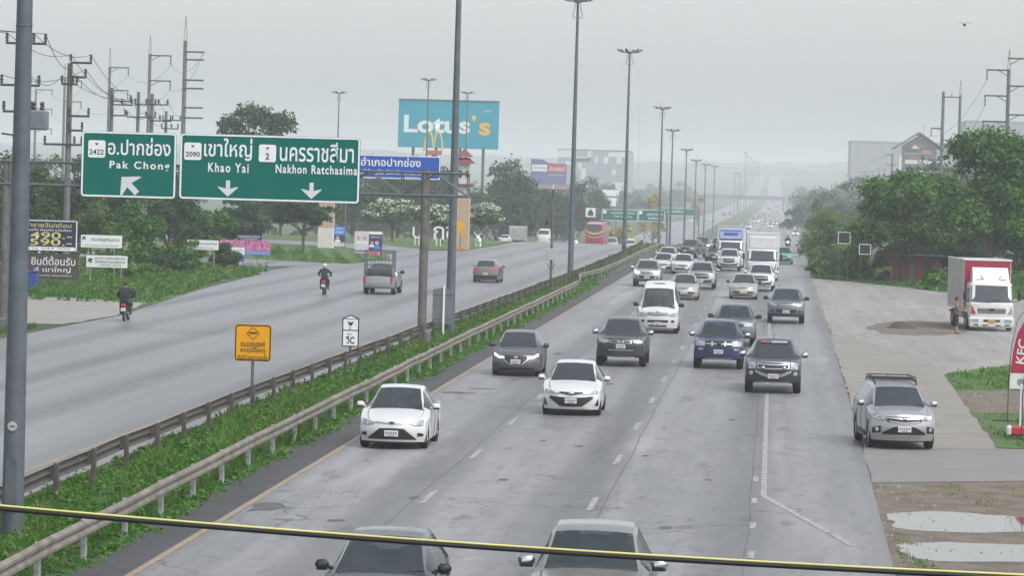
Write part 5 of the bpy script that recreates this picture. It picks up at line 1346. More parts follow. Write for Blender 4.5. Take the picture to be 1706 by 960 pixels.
lines(t, zc, w, [('เช่ารายวัน/เดือน', .25, h*.36, 2.6, .26)], m_yt); lines(t, zc, w, [('บ้านพัก ห้องพัก รายเดือน', .3, h*.19, 2.5, .13)], m_swhite)
lines(t, zc, w, [('490.-', .45, 0, 2.3, .36), ('590.-', .45, -h*.23, 2.3, .36)], m_yt)
MB().box((0,-.026,zc-h*.44), (w*.97,.01,.16)).build('phone_strip', m_swhite, t); lines(t, zc, w, [('โทร 044 000', .3, -h*.44, 2.4, .10)], m_ink, -.034)
t, w, h, zc = board('welcome_banner', 'brown sagging banner with white Thai greeting under the price board', (20,421), (130,466), YB-.2, plain('banner_brown', (.055,.045,.04), .7), leg_mat=m_galvd, legs=(-.3,.45), yaw=0)
lines(t, zc, w, [('ยินดีต้อนรับ', .45, h*.22, 2.4, .48), ('สู่ เขาใหญ่', .4, -h*.15, 2.0, .36), ('ปากช่อง นครราชสีมา', .5, -h*.36, 1.9, .10)], m_swhite)
t, w, h, zc = board('white_direction_board', 'upper white board with small black arrow on two white posts', (135,391), (203,414), 203, m_swhite, legs=(-.32,.32), cat='road sign')
lines(t, zc, w, [('วัดเขาใหญ่พัฒนาราม', .22, h*.15, 1.65, .25), ('WAT KHAO YAI PHATTHANA', .0, -h*.32, 2.0, .07)], m_ink); arrow('arrow', t, (-w*.42,-.04,zc+.18), .24, math.radians(-135), m_ink)
t, w, h, zc = board('white_direction_board', 'lower white board with two lines and a black arrow on posts', (144,425), (212,447), 200, m_swhite, legs=(-.4,.35), cat='road sign')
lines(t, zc, w, [('ศูนย์การเรียนรู้ชุมชน', .2, h*.27, 1.75, .18), ('โรงเรียนบ้านหนองกะจะ', .2, 0, 1.75, .18), ('LEARNING CENTRE', .2, -h*.3, 1.3, .08)], m_ink); arrow('arrow', t, (-w*.4,-.04,zc+.05), .30, math.radians(-150), m_ink)
t, w, h, zc = board('white_direction_board', 'white board with black arrow on rusty legs beside the pink banner', (312,399.5), (364,417), 236, m_swhite, legs=(-.36,.36), cat='road sign', leg_mat=plain('rusty_leg', (.45,.33,.25), .8, var=.3))
lines(t, zc, w, [('โรงพยาบาลเขาใหญ่', .18, h*.15, 1.5, .20), ('HOSPITAL', .0, -h*.3, 1.6, .07)], m_ink); arrow('arrow', t, (-w*.4,-.04,zc+.05), .26, math.radians(-150), m_ink)
MB_blue = tag(MB().bbox((0,0,.55), (.62,.5,1.1), .06).bbox((0,0,1.13), (.68,.56,.08), .03).build('rubbish_bin', plain('bin_blue', (.02,.06,.28), .5), loc=(D(53,475,186).x, 186, 0)), 'blue plastic bin standing below the brown banner', 'bin')
# pink banner with crowd picture and small white/blue notice
m_pinkp, nt, bs = _new('pink_crowd_print'); v = coord(nt, (1,1,1)); nn = noise(nt, v, 5.0, 6, .8)
nt.links.new(ramp(nt, nn, [(.38,(.12,.03,.09)),(.5,(.45,.12,.28)),(.6,(.62,.30,.45)),(.7,(.75,.6,.65))]), bs.inputs['Base Color']); _set(bs, Roughness=.6)
t, w, h, zc = board('pink_banner', 'pink crowd-photo banner over a pale blue strip by the grass bank', (366,399), (450,425), 262, m_pinkp, legs=(-.3,-.1,.25,.45), leg_mat=m_galvd)
MB().box((0,-.03,zc-h*.38), (w*.99,.012,h*.24)).build('blue_strip', plain('strip_blue', (.16,.26,.55), .5), t)
t2 = MB().box((.3,-.01,zc+h*.72), (w*.5,.03,h*.42)).build('top_strip', plain('strip_navy', (.02,.025,.07), .5), t)
lines(t, zc, w, [('ขอแสดงความยินดี', .3, h*.78, 1.6, .16), ('ปากช่อง', .3, h*.62, 1.2, .12)], m_swhite)
t, w, h, zc = board('notice_board', 'small white notice over a blue skirt in front of the pink banner', (384,412), (407,425), 252, m_swhite, legs=(-.4,.4), leg_mat=m_galvd)
MB().box((0,0,zc-h*.95), (w,.03,h*.85)).build('blue_skirt', plain('skirt_blue', (.03,.12,.42), .5), t)
lines(t, zc, w, [('ประกาศ', 0, h*.18, .8, .10), ('รับสมัคร', 0, -h*.18, .7, .08)], m_ink)
# election posters on the lawn: plain stand-in portraits
m_skinp = plain('poster_skin', (.55,.38,.33), .6); m_nav = plain('poster_navy', (.02,.025,.12), .5); m_pb = plain('poster_blue', (.05,.22,.62), .5); m_pale = plain('poster_pale', (.60,.55,.60), .6)
def portrait(t, x, z, s, body):
    MB().lathe([(s*.5,0),(s*.5,-.006)], 14, (x,-.03,z), 'Y').build('portrait_face', m_skinp, t)
    MB().poly([(x-s*.5,-.034,z+s*.05),(x+s*.5,-.034,z+s*.05),(x+s*.42,-.034,z+s*.5),(x,-.034,z+s*.68),(x-s*.42,-.034,z+s*.5)], .003).build('portrait_hair', m_ink, t)
    MB().poly([(x-s*.95,-.032,z-s*1.5),(x+s*.95,-.032,z-s*1.5),(x+s*.7,-.032,z-s*.62),(x-s*.7,-.032,z-s*.62)], .003).build('portrait_torso', body, t)
t, w, h, zc = board('election_poster', 'blue-topped election poster standing by the tan gate pillar', (557,376), (574,412), 318, m_nav, cat='poster', legs=(-.45,.45), leg_mat=m_galvd)
MB().box((0,-.03,zc+h*.27), (w*.98,.01,h*.42)).build('blue_field', m_pb, t); MB().box((0,-.03,zc-h*.38), (w*.98,.01,h*.2)).build('pale_field', m_pale, t); portrait(t, -.15, zc-h*.05, .28, m_swhite)
lines(t, zc, w, [('เลือก', 0, h*.38, .6, .18), ('พรรค', 0, h*.2, .7, .2)], m_swhite, -.04); lines(t, zc, w, [('2', .25, -h*.38, .14, .26)], m_ink, -.04)
t, w, h, zc = board('election_poster', 'pale pink election poster with two portraits on the lawn', (591,385), (614,422), 300, m_pale, cat='poster', legs=(-.45,.45), leg_mat=m_galvd)
for x in (-.28,.28): portrait(t, x, zc+h*.15, .3, m_swhite)
MB().box((0,-.03,zc-h*.40), (w*.98,.01,h*.05)).build('navy_line', m_nav, t)
t, w, h, zc = board('election_poster', 'navy election poster with a red number panel at the lawn tip', (615,385), (636,427), 297, m_nav, cat='poster', legs=(-.45,.45), leg_mat=m_galvd)
MB().box((0,-.03,zc+h*.43), (w*.98,.01,h*.12)).build('white_head', m_swhite, t); MB().box((-.05,-.03,zc-h*.40), (w*.86,.01,h*.19)).build('red_field', plain('poster_red', (.55,.10,.16), .5), t)
portrait(t, .12, zc+h*.03, .34, m_pb); portrait(t, -.3, zc+h*.03, .24, m_swhite); lines(t, zc, w, [('เลือก', 0, h*.27, .8, .14)], m_swhite, -.04); lines(t, zc, w, [('1', .3, -h*.40, .1, .3)], m_swhite, -.045)
# ------------------------------------------------------------------ town gate: two tan pillars, one with tiered roof
m_tan = plain('gate_tan', (.42,.31,.22), .8, var=.08); m_cream = plain('gate_cream', (.60,.56,.50), .8, var=.06); m_rooft = plain('roof_maroon', (.16,.045,.05), .6, var=.2, scale=4)
def tiers(t, x, z, w):
    for k, (ww, hh) in enumerate(((w*1.9, .55), (w*1.5, .8))):
        z0 = z + k*.62
        MB().add([(x-ww/2,-ww/2,z0),(x+ww/2,-ww/2,z0),(x+ww/2,ww/2,z0),(x-ww/2,ww/2,z0),(x-ww*.22*(1-k),-ww*.22*(1-k),z0+hh),(x+ww*.22*(1-k),-ww*.22*(1-k),z0+hh),(x+ww*.22*(1-k),ww*.22*(1-k),z0+hh),(x-ww*.22*(1-k),ww*.22*(1-k),z0+hh)], [(0,1,5,4),(1,2,6,5),(2,3,7,6),(3,0,4,7),(0,3,2,1),(4,5,6,7)]).build('roof_tier', m_rooft, t)
Y1 = 335.0; a = D(770, 417, Y1); t = thing('gate_tower', 'tall tan gate tower with tiered maroon roof behind the lamp mast', 'tower', (a.x, Y1, zopp(a.x, Y1))); z = lambda py: D(770, py, Y1).z - t.location.z
MB().bbox((0,0,(z(330)-.4)/2), (1.25,1.25,z(330)+.4), .04).build('shaft', m_tan, t)
MB().bbox((0,0,(z(330)+z(272))/2), (1.0,1.0,z(272)-z(330)), .03).build('lantern_wall', m_cream, t)
MB().bbox((0,0,z(308)), (1.9,1.9,.22), .05).build('eave', m_rooft, t)
for x in (-.32,.32): MB().box((x,-.505,(z(280)+z(300))/2), (.28,.02,.7)).build('lantern_window', m_trim, t)
tiers(t, 0, z(272), 1.05)
Y2 = 322.0; a = D(543, 414, Y2); t = thing('gate_pillar', 'plain two-tone tan gate pillar beside the lawn tree', 'pillar', (a.x, Y2, zopp(a.x, Y2))); z = lambda py: D(543, py, Y2).z - t.location.z
MB().bbox((0,0,(z(380)-.4)/2), (1.4,1.4,z(380)+.4), .04).build('base', m_cream, t); MB().bbox((0,0,(z(380)+z(300))/2), (1.34,1.34,z(300)-z(380)), .04).build('shaft', m_tan, t); tiers(t, 0, z(300), 1.1)
# concrete name letters on the lawn
for ch, px, py, hh in (('ป',695,384,26),('ก',731,388,22),('ช่',751,383,32)):
    Y = 352.0; c = D(px, py, Y); g_ = zopp(c.x, Y)
    t = thing('concrete_letter', 'white concrete letter %s standing on legs on the lawn' % {'ป':'with a tall right stroke','า':'shaped like a hooked stroke','ก':'like an open arch','ช่':'with a mark above','อ':'round and closed'}[ch], 'letter', (c.x, Y, g_))
    me = text_mesh(ch, m_swhite, None, hh*Y/FPX, .0, .0); o = link('stroke', me, t, (0,0,c.z-g_)); so = o.modifiers.new('thick', 'SOLIDIFY'); so.thickness = .15
    for u in (-.2,.2): MB().box((u,.1,(c.z-g_-hh*Y/FPX/2)/2), (.09,.09,c.z-g_-hh*Y/FPX/2+.2)).build('leg', m_swhite, t)
# white bull statue group and small signs near it
c = D(797, 400, 356); t = thing('animal_statue', 'white cattle statue with raised horns at the edge of the lawn', 'statue', (c.x, 356, zopp(c.x, 356)))
q = MB(); q.ell((0,0,.85), (.45,.95,.42)); q.ell((0,-.95,1.25), (.22,.30,.30)); q.ell((0,-1.15,1.15), (.13,.25,.16)); q.ell((0,-.55,1.05), (.24,.45,.34)); q.build('body', m_swhite, t, 70)
for s_ in (-1, 1):
    MB().tube([(s_*.15,-.95,1.5),(s_*.42,-.95,1.7),(s_*.5,-.95,2.1)], [.06,.05,.015], 7).build('horn', m_swhite, t)
    for yy in (-.6,.6): MB().tube([(s_*.25,yy,.7),(s_*.26,yy+.05,.35),(s_*.25,yy,-.05)], [.14,.08,.09], 7).build('leg', m_swhite, t)
t.scale = (.75,.75,.75)
def b_flower(t, zc):
    MB().lathe([(.42,0),(.42,.02)], 8, (0,-.01,zc+.9), 'Y').build('flower_disc', m_syellow, t)
    for k in range(2):
        for z in (0, .22): MB().poly([(-.32,-.012,zc-.1-k*1.5+z),(0,-.012,zc+.14-k*1.5+z),(.32,-.012,zc-.1-k*1.5+z),(.32,-.012,zc+.02-k*1.5+z),(0,-.012,zc+.26-k*1.5+z),(-.32,-.012,zc+.02-k*1.5+z)], .02).build('chevron', m_sorange if k else m_syellow, t)
post_sign('chevron_post', 'post stacked with yellow disc and orange chevron plates before the gate tower', 'road sign', (768,417), (767,392), .8, 2.4, b_flower, Y=326)
# ------------------------------------------------------------------ far gantry signs, billboard, arches, store board
def far_sign(label, c0, c1, Y, txt, gantry=True, group=None):
    a, b = D(*c0, Y), D(*c1, Y); w, h = b.x-a.x, a.z-b.z; x = (a.x+b.x)/2; g_ = zopp(x, Y); zc = (a.z+b.z)/2 - g_
    t = thing('far_direction_sign', label, 'road sign', (x, Y, g_), 0, group)
    panel('panel', w, h, .15, m_green, t, -.02, .05, (0,0,zc)); n = 20; ring, inn = rounded(w-.03,h-.03,.15), rounded(w-.22,h-.22,.08)
    MB().add([(x_,-.03,z+zc) for x_,_,z in ring]+[(x_,-.03,z+zc) for x_,_,z in inn], [(i,(i+1)%n,n+(i+1)%n,n+i) for i in range(n)]).build('border', m_swhite, t)
    for s, u, v, tw, th_ in txt: text('lettering', s, m_swhite, t, (u*w,-.04,zc+v*h), w=tw, h=th_, bold=.01)
    panel('route_shield', h*.28, h*.28, .05, m_swhite, t, -.045, .01, (-w*.42,0,zc+h*.25))
    return t
far_sign('hazy green sign hanging over the far slope left of its neighbour', (1003,348), (1062,369), 640, [('อ.ปากช่อง เขาใหญ่', .08, .2, 4.2, .55), ('Pak Chong', .1, -.12, 3.2, .4)])
far_sign('hazy green sign with a long shield beside the first far sign', (1064,349), (1107,370), 640, [('นครราชสีมา', .12, .15, 2.8, .6), ('Nakhon', .1, -.2, 2.2, .4)])
far_sign('small faint green sign farther down the hazy slope', (1086,346), (1157,360), 900, [('ปากช่อง', .05, .1, 4.0, .7)])
for Y, xa, xb, py, lb in ((640.6, 955, 1112, 352, 'hazy steel gantry carrying the two nearer far signs'), (900.6, 1075, 1165, 348, 'faint steel gantry carrying the farthest green sign')):
    A_, B_ = D(xa, py, Y), D(xb, py, Y); g_ = zopp(A_.x, Y); t = thing('far_gantry', lb, 'gantry', (A_.x, Y, g_))
    for dz in (0, -1.0): MB().tube([(0,0,A_.z-g_+dz),(B_.x-A_.x,0,A_.z-g_+dz)], .09, 6).build('chord', m_galv, t)
    for x in (0, B_.x-A_.x): MB().lathe([(.18,-.3),(.18,A_.z-g_+.1)], 8, (x,0,0)).build('post', m_galv, t)
    for k in range(10):
        u0, u1 = (B_.x-A_.x)*k/10, (B_.x-A_.x)*(k+1)/10; MB().tube([(u0,0,A_.z-g_-(k%2)),(u1,0,A_.z-g_-1+(k%2))], .05, 5).build('diagonal', m_galv, t)
c = D(984, 354, 636); tg = thing('symbol_sign', 'square white sign with a dark pointed arch over the coach', 'road sign', (c.x, 636, zopp(c.x, 636))); zc = c.z - tg.location.z
panel('panel', 1.75, 1.65, .05, m_swhite, tg, -.02, .05, (0,0,zc)); MB().poly([(-.5,-.03,zc-.6),(.5,-.03,zc-.6),(.5,-.03,zc-.1),(.25,-.03,zc+.35),(0,-.03,zc+.65),(-.25,-.03,zc+.35),(-.5,-.03,zc-.1)], .008).build('arch_symbol', m_ink, tg); MB().lathe([(.1,-.3),(.1,zc)], 6, (0,.1,0)).build('post', m_galv, tg)
YL = 620.0; a, b = D(665, 165, YL), D(830, 249, YL); w, h = b.x-a.x, a.z-b.z; g_ = zopp((a.x+b.x)/2, YL)
t = thing('billboard', 'huge turquoise billboard with a white and yellow store name', 'billboard', ((a.x+b.x)/2, YL, g_)); zc = (a.z+b.z)/2-g_
m_turq = plain('billboard_turquoise', (.012,.30,.40), .5, var=.03); m_byel = plain('billboard_yellow', (.72,.45,.05), .5)
MB().bbox((0,0,zc), (w,.4,h), .05).build('panel', m_turq, t)
text('store_name', 'Lotus', m_swhite, t, (-w*.115,-.22,zc-.05), w=w*.66, h=h*.37, bold=.03)
text('store_name', 's', m_byel, t, (w*.36,-.22,zc-h*.08), w=w*.115, h=h*.27, bold=.03)
MB().poly([(w*.25+.42*math.cos(k_*.7),-.22,zc+h*.155+.42*math.sin(k_*.7)) if k_ != 7 else (w*.25+.05,-.22,zc+h*.155-.85) for k_ in range(9)], .02).build('apostrophe', m_byel, t)
text('small_line', 'โลตัส', m_swhite, t, (w*.38,-.22,zc+h*.30), w=w*.07, h=h*.05)
MB().box((0,-.1,zc+h/2+.05), (w*1.01,.5,.15)).build('top_edge', m_galvd, t)
for x in (-w*.35,-w*.12,w*.12,w*.35): MB().lathe([(.25,-.4),(.25,zc)], 8, (x,.5,0)).build('post', m_galvd, t)
YM = 560.0; c = D(722, 234, YM); g_ = zopp(c.x, YM); t = thing('arches_sign', 'tall pole sign of golden double arches in front of the billboard', 'sign', (c.x, YM, g_)); zc = c.z - g_
m_gold = plain('arches_yellow', (.60,.46,.16), .5)
for s_ in (-1, 1):
    pts = [(s_*.72 + (-s_*.72)*(.5-.5*math.cos(math.pi*k_/12))*2 - 0, 0, zc-1.6 + 3.1*math.sin(math.pi*k_/12)**.75) for k_ in range(13)]
    pts = [(s_*(1.45*(1-k_/12)), 0, zc-1.6+3.0*math.sin(math.pi*min(1,max(0,k_/12)))**.6) for k_ in range(13)]
    pts[-1] = (0, 0, zc-1.2)
    MB().tube(pts, .17, 8).build('arch', m_gold, t)
MB().bbox((0.2,0,zc-1.9), (2.4,.3,.7), .05).build('name_box', plain('arches_red', (.45,.10,.07), .5), t); MB().lathe([(.22,-.4),(.22,zc-1.6)], 8, (0,.2,0)).build('pole', m_galvd, t)
YT = 950.0; a, b = D(885, 264, YT), D(943, 312, YT); w, h = b.x-a.x, a.z-b.z; g_ = zopp((a.x+b.x)/2, YT); zc = (a.z+b.z)/2-g_
t = thing('store_board', 'purple store board with white and red name panels above the trees', 'billboard', ((a.x+b.x)/2, YT, g_)); m_pur = plain('board_purple', (.11,.11,.27), .6)
MB().poly([(-w/2,0,zc-h/2),(w/2,0,zc-h/2),(w/2,0,zc+h*.33),(0,0,zc+h*.36),(-w*.18,0,zc+h*.48),(-w/2,0,zc+h/2)], .4).build('panel', m_pur, t)
MB().box((-w*.26,-.03,zc+h*.17), (w*.42,.05,h*.24)).build('white_panel', m_swhite, t); MB().box((w*.23,-.03,zc+h*.17), (w*.5,.05,h*.28)).build('red_panel', m_sred, t)
text('store_name', 'ไทวัสดุ', m_pur, t, (-w*.26,-.07,zc+h*.17), w=w*.36, h=h*.15, bold=.01); text('store_name', 'บ้านแอนด์', m_swhite, t, (w*.24,-.07,zc+h*.16), w=w*.42, h=h*.16, bold=.012); text('branch_line', 'สาขาปากช่อง', m_swhite, t, (w*.22,-.02,zc-h*.06), w=w*.44, h=h*.08)
for x in (-w*.3,w*.3): MB().lathe([(.2,-.4),(.2,zc)], 8, (x,.5,0)).build('post', m_galvd, t)
# far footbridge over the highway
YF = 2050.0; a, b = D(1150, 327, YF), D(1308, 331, YF); g_ = zopp(0, YF)
t = thing('footbridge', 'faint footbridge crossing the highway far off in the haze', 'bridge', ((a.x+b.x)/2, YF, g_)); w = b.x-a.x; zc = a.z-g_
MB().bbox((0,0,zc-.5), (w,2.4,1.0), .1).build('deck', m_conc_pole, t); MB().box((0,-1.1,zc+.7), (w,.08,1.2)).build('railing', m_galvd, t)
for u in (-.48,0,.48): MB().bbox((u*w,0,(zc-1)/2), (.9,.9,zc-1), .1).build('pier', m_conc_pole, t)
# ------------------------------------------------------------------ black boards in the hedge at the right
for k, (c0, c1, Y, lb) in enumerate((((1397,387),(1416,406),261,'black square board with a white frame standing above the hedge'),((1432,407),(1450,424),259,'black board half hidden by the dark shrub beside the hedge'))):
    t, w, h, zc = board('roadside_board', lb, c0, c1, Y, m_ink, legs=(-.35,.35), frame=m_swhite, leg_mat=m_galvd)
# ------------------------------------------------------------------ feather flags and barrier at the right edge
m_flag = plain('flag_crimson', (.33,.012,.05), .7, var=.08); m_flagw = plain('flag_white', (.62,.61,.62), .7)
def feather(label, px, py, ztop, Y=None, x=None):
    b_ = G(px, py); X, Y = (b_.x if x is None else x), (b_.y if Y is None else Y)
    t = thing('feather_flag', label, 'flag', (X, Y, 0))
    pts = [(-.28,1.05),(-.26,1.6),(-.2,2.3),(-.1,2.8),(.06,3.15),(.22,3.3),(.36,3.32),(.36,1.05)]
    pts = [(a*1.0+.1, z*ztop/3.32) for a, z in pts]; zs = 1.55*ztop/3.32
    def at_(z): return float(np.interp(z, [q[1] for q in pts[:7]], [q[0] for q in pts[:7]]))
    lo = [(at_(pts[0][1]),pts[0][1]),(at_(zs),zs),(.46,zs),(.46,pts[0][1])]
    MB().poly([(a,0,z) for a,z in lo], .012).build('white_hem', m_flagw, t)
    up = [(at_(zs+.002),zs+.002)] + [q for q in pts[1:7] if q[1] > zs+.05] + [(.46,zs+.002)]
    MB().poly([(a,0,z) for a,z in up], .012).build('cloth', m_flag, t)
    o = text('brand_letters', 'KFC', m_flagw, t, (.14,-.004,2.25*ztop/3.32), w=.72, h=.26, bold=.02); o.rotation_euler = (0, math.radians(-84), 0)
    MB().lathe([(.11,0),(.11,-.004)], 14, (.15,-.004,zs*.82), 'Y').build('round_badge', plain('badge_grey', (.22,.22,.23), .6), t)
    MB().tube([(-.2,.02,-.05),(-.21,.02,1.2),(-.15,.02,2.2),(.0,.02,3.0),(.2,.02,3.28)], [.016,.014,.012,.01,.008], 6).build('mast', m_ink, t)
    for a in (0, math.pi/2): MB().tube([(-.2+.45*math.cos(a),.45*math.sin(a),.02),(-.2-.45*math.cos(a),-.45*math.sin(a),.02)], .02, 6).build('cross_foot', m_ink, t)
    return t
feather('crimson feather flag with white letters standing on the grass verge', 1690, 703, 3.05)
feather('second crimson feather flag beside the red and white barrier', 1714, 733, 2.9)
b_ = G(1700, 728); t = thing('barrier_base', 'red and white water-filled barrier foot on the grass', 'barrier', (b_.x+.15, b_.y, 0))
MB().bbox((0,0,.16), (1.0,.3,.26), .05).build('red_block', m_sred, t)
for x in (-.46,.46): MB().bbox((x,0,.16), (.16,.32,.28), .05).build('white_end', m_swhite, t)
for x in (-.16,.1): MB().bbox((x,0,.85), (.07,.05,1.2), .01).build('upright', m_swhite, t)
# ================================================================== traffic
def place(px, py, z=0.0): p = G(px, py, z); return p.x, p.y
TW = 'traffic coming towards the footbridge'
def V(kind, pm, label, px, py, **k):
    x, y = place(px, py); return car(kind, pm, label, x, y, **k)
V('sedan', P_WHITE, 'white saloon with a wide black lower intake beside the guardrail', 651, 750, design='sedan_a', glass=m_glass_l)
V('hatch', P_WHITE, 'white hatchback with slanting black bumper vents in the middle lane', 950, 694, design='hatch_a', W=1.72)
V('hatch', P_GREY, 'dark grey hatchback with bright curved running lights', 858, 628, design='hatch_b', mir=P_DARK)
V('pickup', P_DARK, 'charcoal pickup with rounded lamps and a three-point chrome emblem', 1033, 612, design='pick_round', mir=m_chrome)
V('van', P_WHITE, 'white high-roof minibus in the slow line of cars', 1095, 556, design='van_a', mir=m_blk, glass=m_glass_l)
V('pickup', P_NAVY, 'navy pickup with large clear lamps and a cross-shaped chrome grille', 1196, 616, design='pick_cross', mir=m_chrome, glass=m_glass_l)
V('pickup', P_STEELB, 'blue-grey pickup following close behind the navy pickup', 1222, 578, design='plain', mir=m_blk, glass=m_glass_l)
dmx = V('pickup', P_DARK, 'charcoal pickup with tall square lamps and chrome mirrors on the shoulder line', 1287, 657, design='pick_square', mir=m_chrome)
for x0_, x1_, mm in ((-.42,-.10,plain('sticker_red', (.26,.07,.08), .6)),(-.08,.44,plain('sticker_pale', (.36,.36,.38), .6))):   # sticker band along the top of the windscreen
    MB().add([(x0_,-.80,1.585),(x1_,-.80,1.585),(x1_*.98,-.735,1.645),(x0_*.98,-.735,1.645)], [(0,1,2,3)]).build('windscreen_sticker', mm, dmx)
V('pickup', P_STEELB, 'slate grey pickup with swept lamps on the outer lane line', 1309, 540, design='pick_soft', mir=m_blk)
V('sedan', P_SAND, 'champagne saloon with a slim dark grille in the outer lane', 1238, 499, design='bar', mir=m_blk)
V('pickup', P_WHITE, 'white pickup with one dazzling lamp behind the champagne saloon', 1267, 486, design='suv_dark', lights='one')
V('pickup', P_WHITE, 'white pickup with a broad dark grille below the blue-fronted lorry', 1214, 452, design='suv_dark')
V('pickup', P_SILVER, 'silver pickup with a bonnet scoop behind the minibus', 1168, 482, design='suv_dark', mir=P_SILVER)
V('sedan', P_SAND, 'beige saloon half hidden behind the minibus', 1139, 500, design='bar', L=4.3)
V('pickup', P_SAND, 'pale pickup with both headlamps lit beside the median rail', 1077, 478, design='pick_soft', lights='on', mir=P_WHITE)
V('sedan', P_WHITE, 'white saloon directly behind the pale lit pickup', 1104, 455, design='plain')
V('hatch', P_WHITE, 'small white hatchback between the white saloon and the silver pickup', 1137, 457, design='plain')
V('sedan', P_WHITE, 'white car queuing behind the white saloon near the crest', 1111, 442, design='plain')
V('pickup', P_GREY, 'dark grey pickup pulling across the queue near the crest', 1141, 430, design='plain', rz=-.25)
V('suv', P_DARK, 'black SUV with both headlamps lit near the crest', 1170, 420, design='plain', lights='on', W=1.85)
V('sedan', P_GREY, 'grey saloon with one bright lamp tucked behind the white pickup', 1190, 438, design='plain', lights='one')
V('pickup', P_SILVER, 'silver pickup bonnet showing under the blue-fronted lorry', 1197, 424, design='plain')
V('sedan', P_GREEN, 'green car peeping out behind the white lorry', 1305, 440, design='plain')
x, y = place(1269, 468); lorry('white box lorry with a wide dark windscreen in the outer lane', x, y, W=2.25, cabH=2.25, boxH=3.35, visor='sign', visor_mat=P_WHITE, boxL=5.5)
x, y = place(1216, 446); lorry('box lorry with a blue and lilac roof fairing behind the white pickup', x, y, W=2.2, cabH=2.2, boxH=3.3, visor='sign', visor_mat=P_BLUE, dark_roof=True, boxL=5.5)
motorbike('oncoming motorbike with a lit headlamp on the shoulder', 'rider of the oncoming motorbike with the lit headlamp', *(lambda p: (p.x, p.y))(GP(1312, 418)), math.pi, lit=True)
# the two cars cut off by the lower edge, and the people mover pulling out of the drive
p = G(633, 957, .96); car('hatch', P_TITAN, 'dark silver hatchback directly under the striped cable', p.x, p.y - 1.1, design='plain', mir=m_blk, glass=m_glass_l, W=1.62)
p = G(985, 948, 1.17); car('pickup', paint('paint_stone', (.25,.245,.235), .4, .36), 'greyish champagne pickup with chrome mirrors under the striped cable', p.x, p.y - 1.3, design='plain', mir=m_chrome, glass=m_glass_l, W=1.70)
p = G(1506, 751); car('suv', P_SILVER, 'silver people mover with a black roof rack leaving the concrete drive', p.x, p.y, rz=.10, design='suv_wing', cat='car')
# far carriageway, driving away
V('hatch', P_BRONZE, 'brown-grey hatchback driving away with one tail lamp glowing', 808, 471, rear=True, design='plain', rz=-.02)
x, y = place(629, 491)
cage_truck = car('pickup', P_SILVER, 'silver pickup driving away with a tall wire cage on its bed', x, y, rear=True, design='plain', mir=m_blk)
m_cage = plain('cage_steel', (.11,.125,.125), .6, .2)
for sx in (-.8, .8):       # cage: posts, rails, wires and the load inside ride with the pickup
    for yy in (.95, 1.75, 2.5): MB().tube([(sx, yy, .98), (sx, yy, 2.48)], .026, 6).build('cage_post', m_cage, cage_truck)
    for z in (1.3,1.62,1.95,2.48): MB().tube([(sx,.95,z),(sx,2.5,z)], .016, 5).build('cage_rail', m_cage, cage_truck)
    for yy in np.arange(1.1, 2.5, .2): MB().tube([(sx,yy,1.0),(sx,yy,2.48)], .008, 4).build('cage_wire', m_cage, cage_truck)
for yy in (.95, 2.5):
    for z in (1.3,1.62,1.95,2.48): MB().tube([(-.8,yy,z),(.8,yy,z)], .016, 5).build('cage_rail', m_cage, cage_truck)
    for xx in np.arange(-.6,.7,.2): MB().tube([(xx,yy,1.0),(xx,yy,2.48)], .008, 4).build('cage_wire', m_cage, cage_truck)
MB().bbox((0,1.6,1.25), (1.3,1.3,.5), .1).build('covered_load', plain('tarp_dark', (.05,.06,.07), .8, var=.4), cage_truck)
x, y = place(205, 536); motorbike('black motorbike with a red tail lamp entering from the concrete apron', 'black-clad rider steering the motorbike by the apron', x, y, .04, two=True)
x, y = place(538, 492); motorbike('dark motorbike ahead of the caged pickup', 'rider in a white helmet and long dark coat', x, y, .04, helmet=m_boxw)
# beyond the crest
p = D(861, 402, 500); lorry('silver slatted lorry disappearing over the crest past the lawn', p.x, 500, rear=True, side=m_dusty, front=m_dusty, boxH=2.9, boxL=4.5, cabH=2.2)
coach('red coach with gold curved bands on its back beyond the crest', D(990, 400, 495).x, 495, .0)
for px, py, Y, pm, kd, lb in ((906,388,470,P_WHITE,'van','white van just over the crest behind the camera pole'),(952,396,520,P_SILVER,'pickup','silver car beside the coach beyond the crest'),(1020,393,540,P_SILVER,'van','silver van past the coach on the dip'),(1051,394,560,P_WHITE,'van','white van driving behind a lamp mast in the dip'),(1068,397,580,P_SILVER,'pickup','pale pickup close behind the white van in the dip'),(840,398,480,P_WHITE,'sedan','white car by the lawn edge beyond the crest')):
    q = D(px, py, Y); car(kd, pm, lb, q.x, Y, rear=True, far=True)
GF = 'tiny cars on the hazy far slope'
for px, py, c_ in ((1106,386,P_DARK),(1096,398,P_GREY),(1150,372,P_WHITE),(1110,375,P_SILVER),(1168,361,P_DARK),(1206,360,P_DARK),(1216,359,P_GREY),(1184,367,P_WHITE),(1160,366,P_GREY)):
    q = GP(px, py, 600); car('suv', c_, 'tiny car driving away down the hazy far carriageway', q.x, q.y, rear=True, far=True, group='tiny cars driving away in the haze')
_p = random.Random(4)
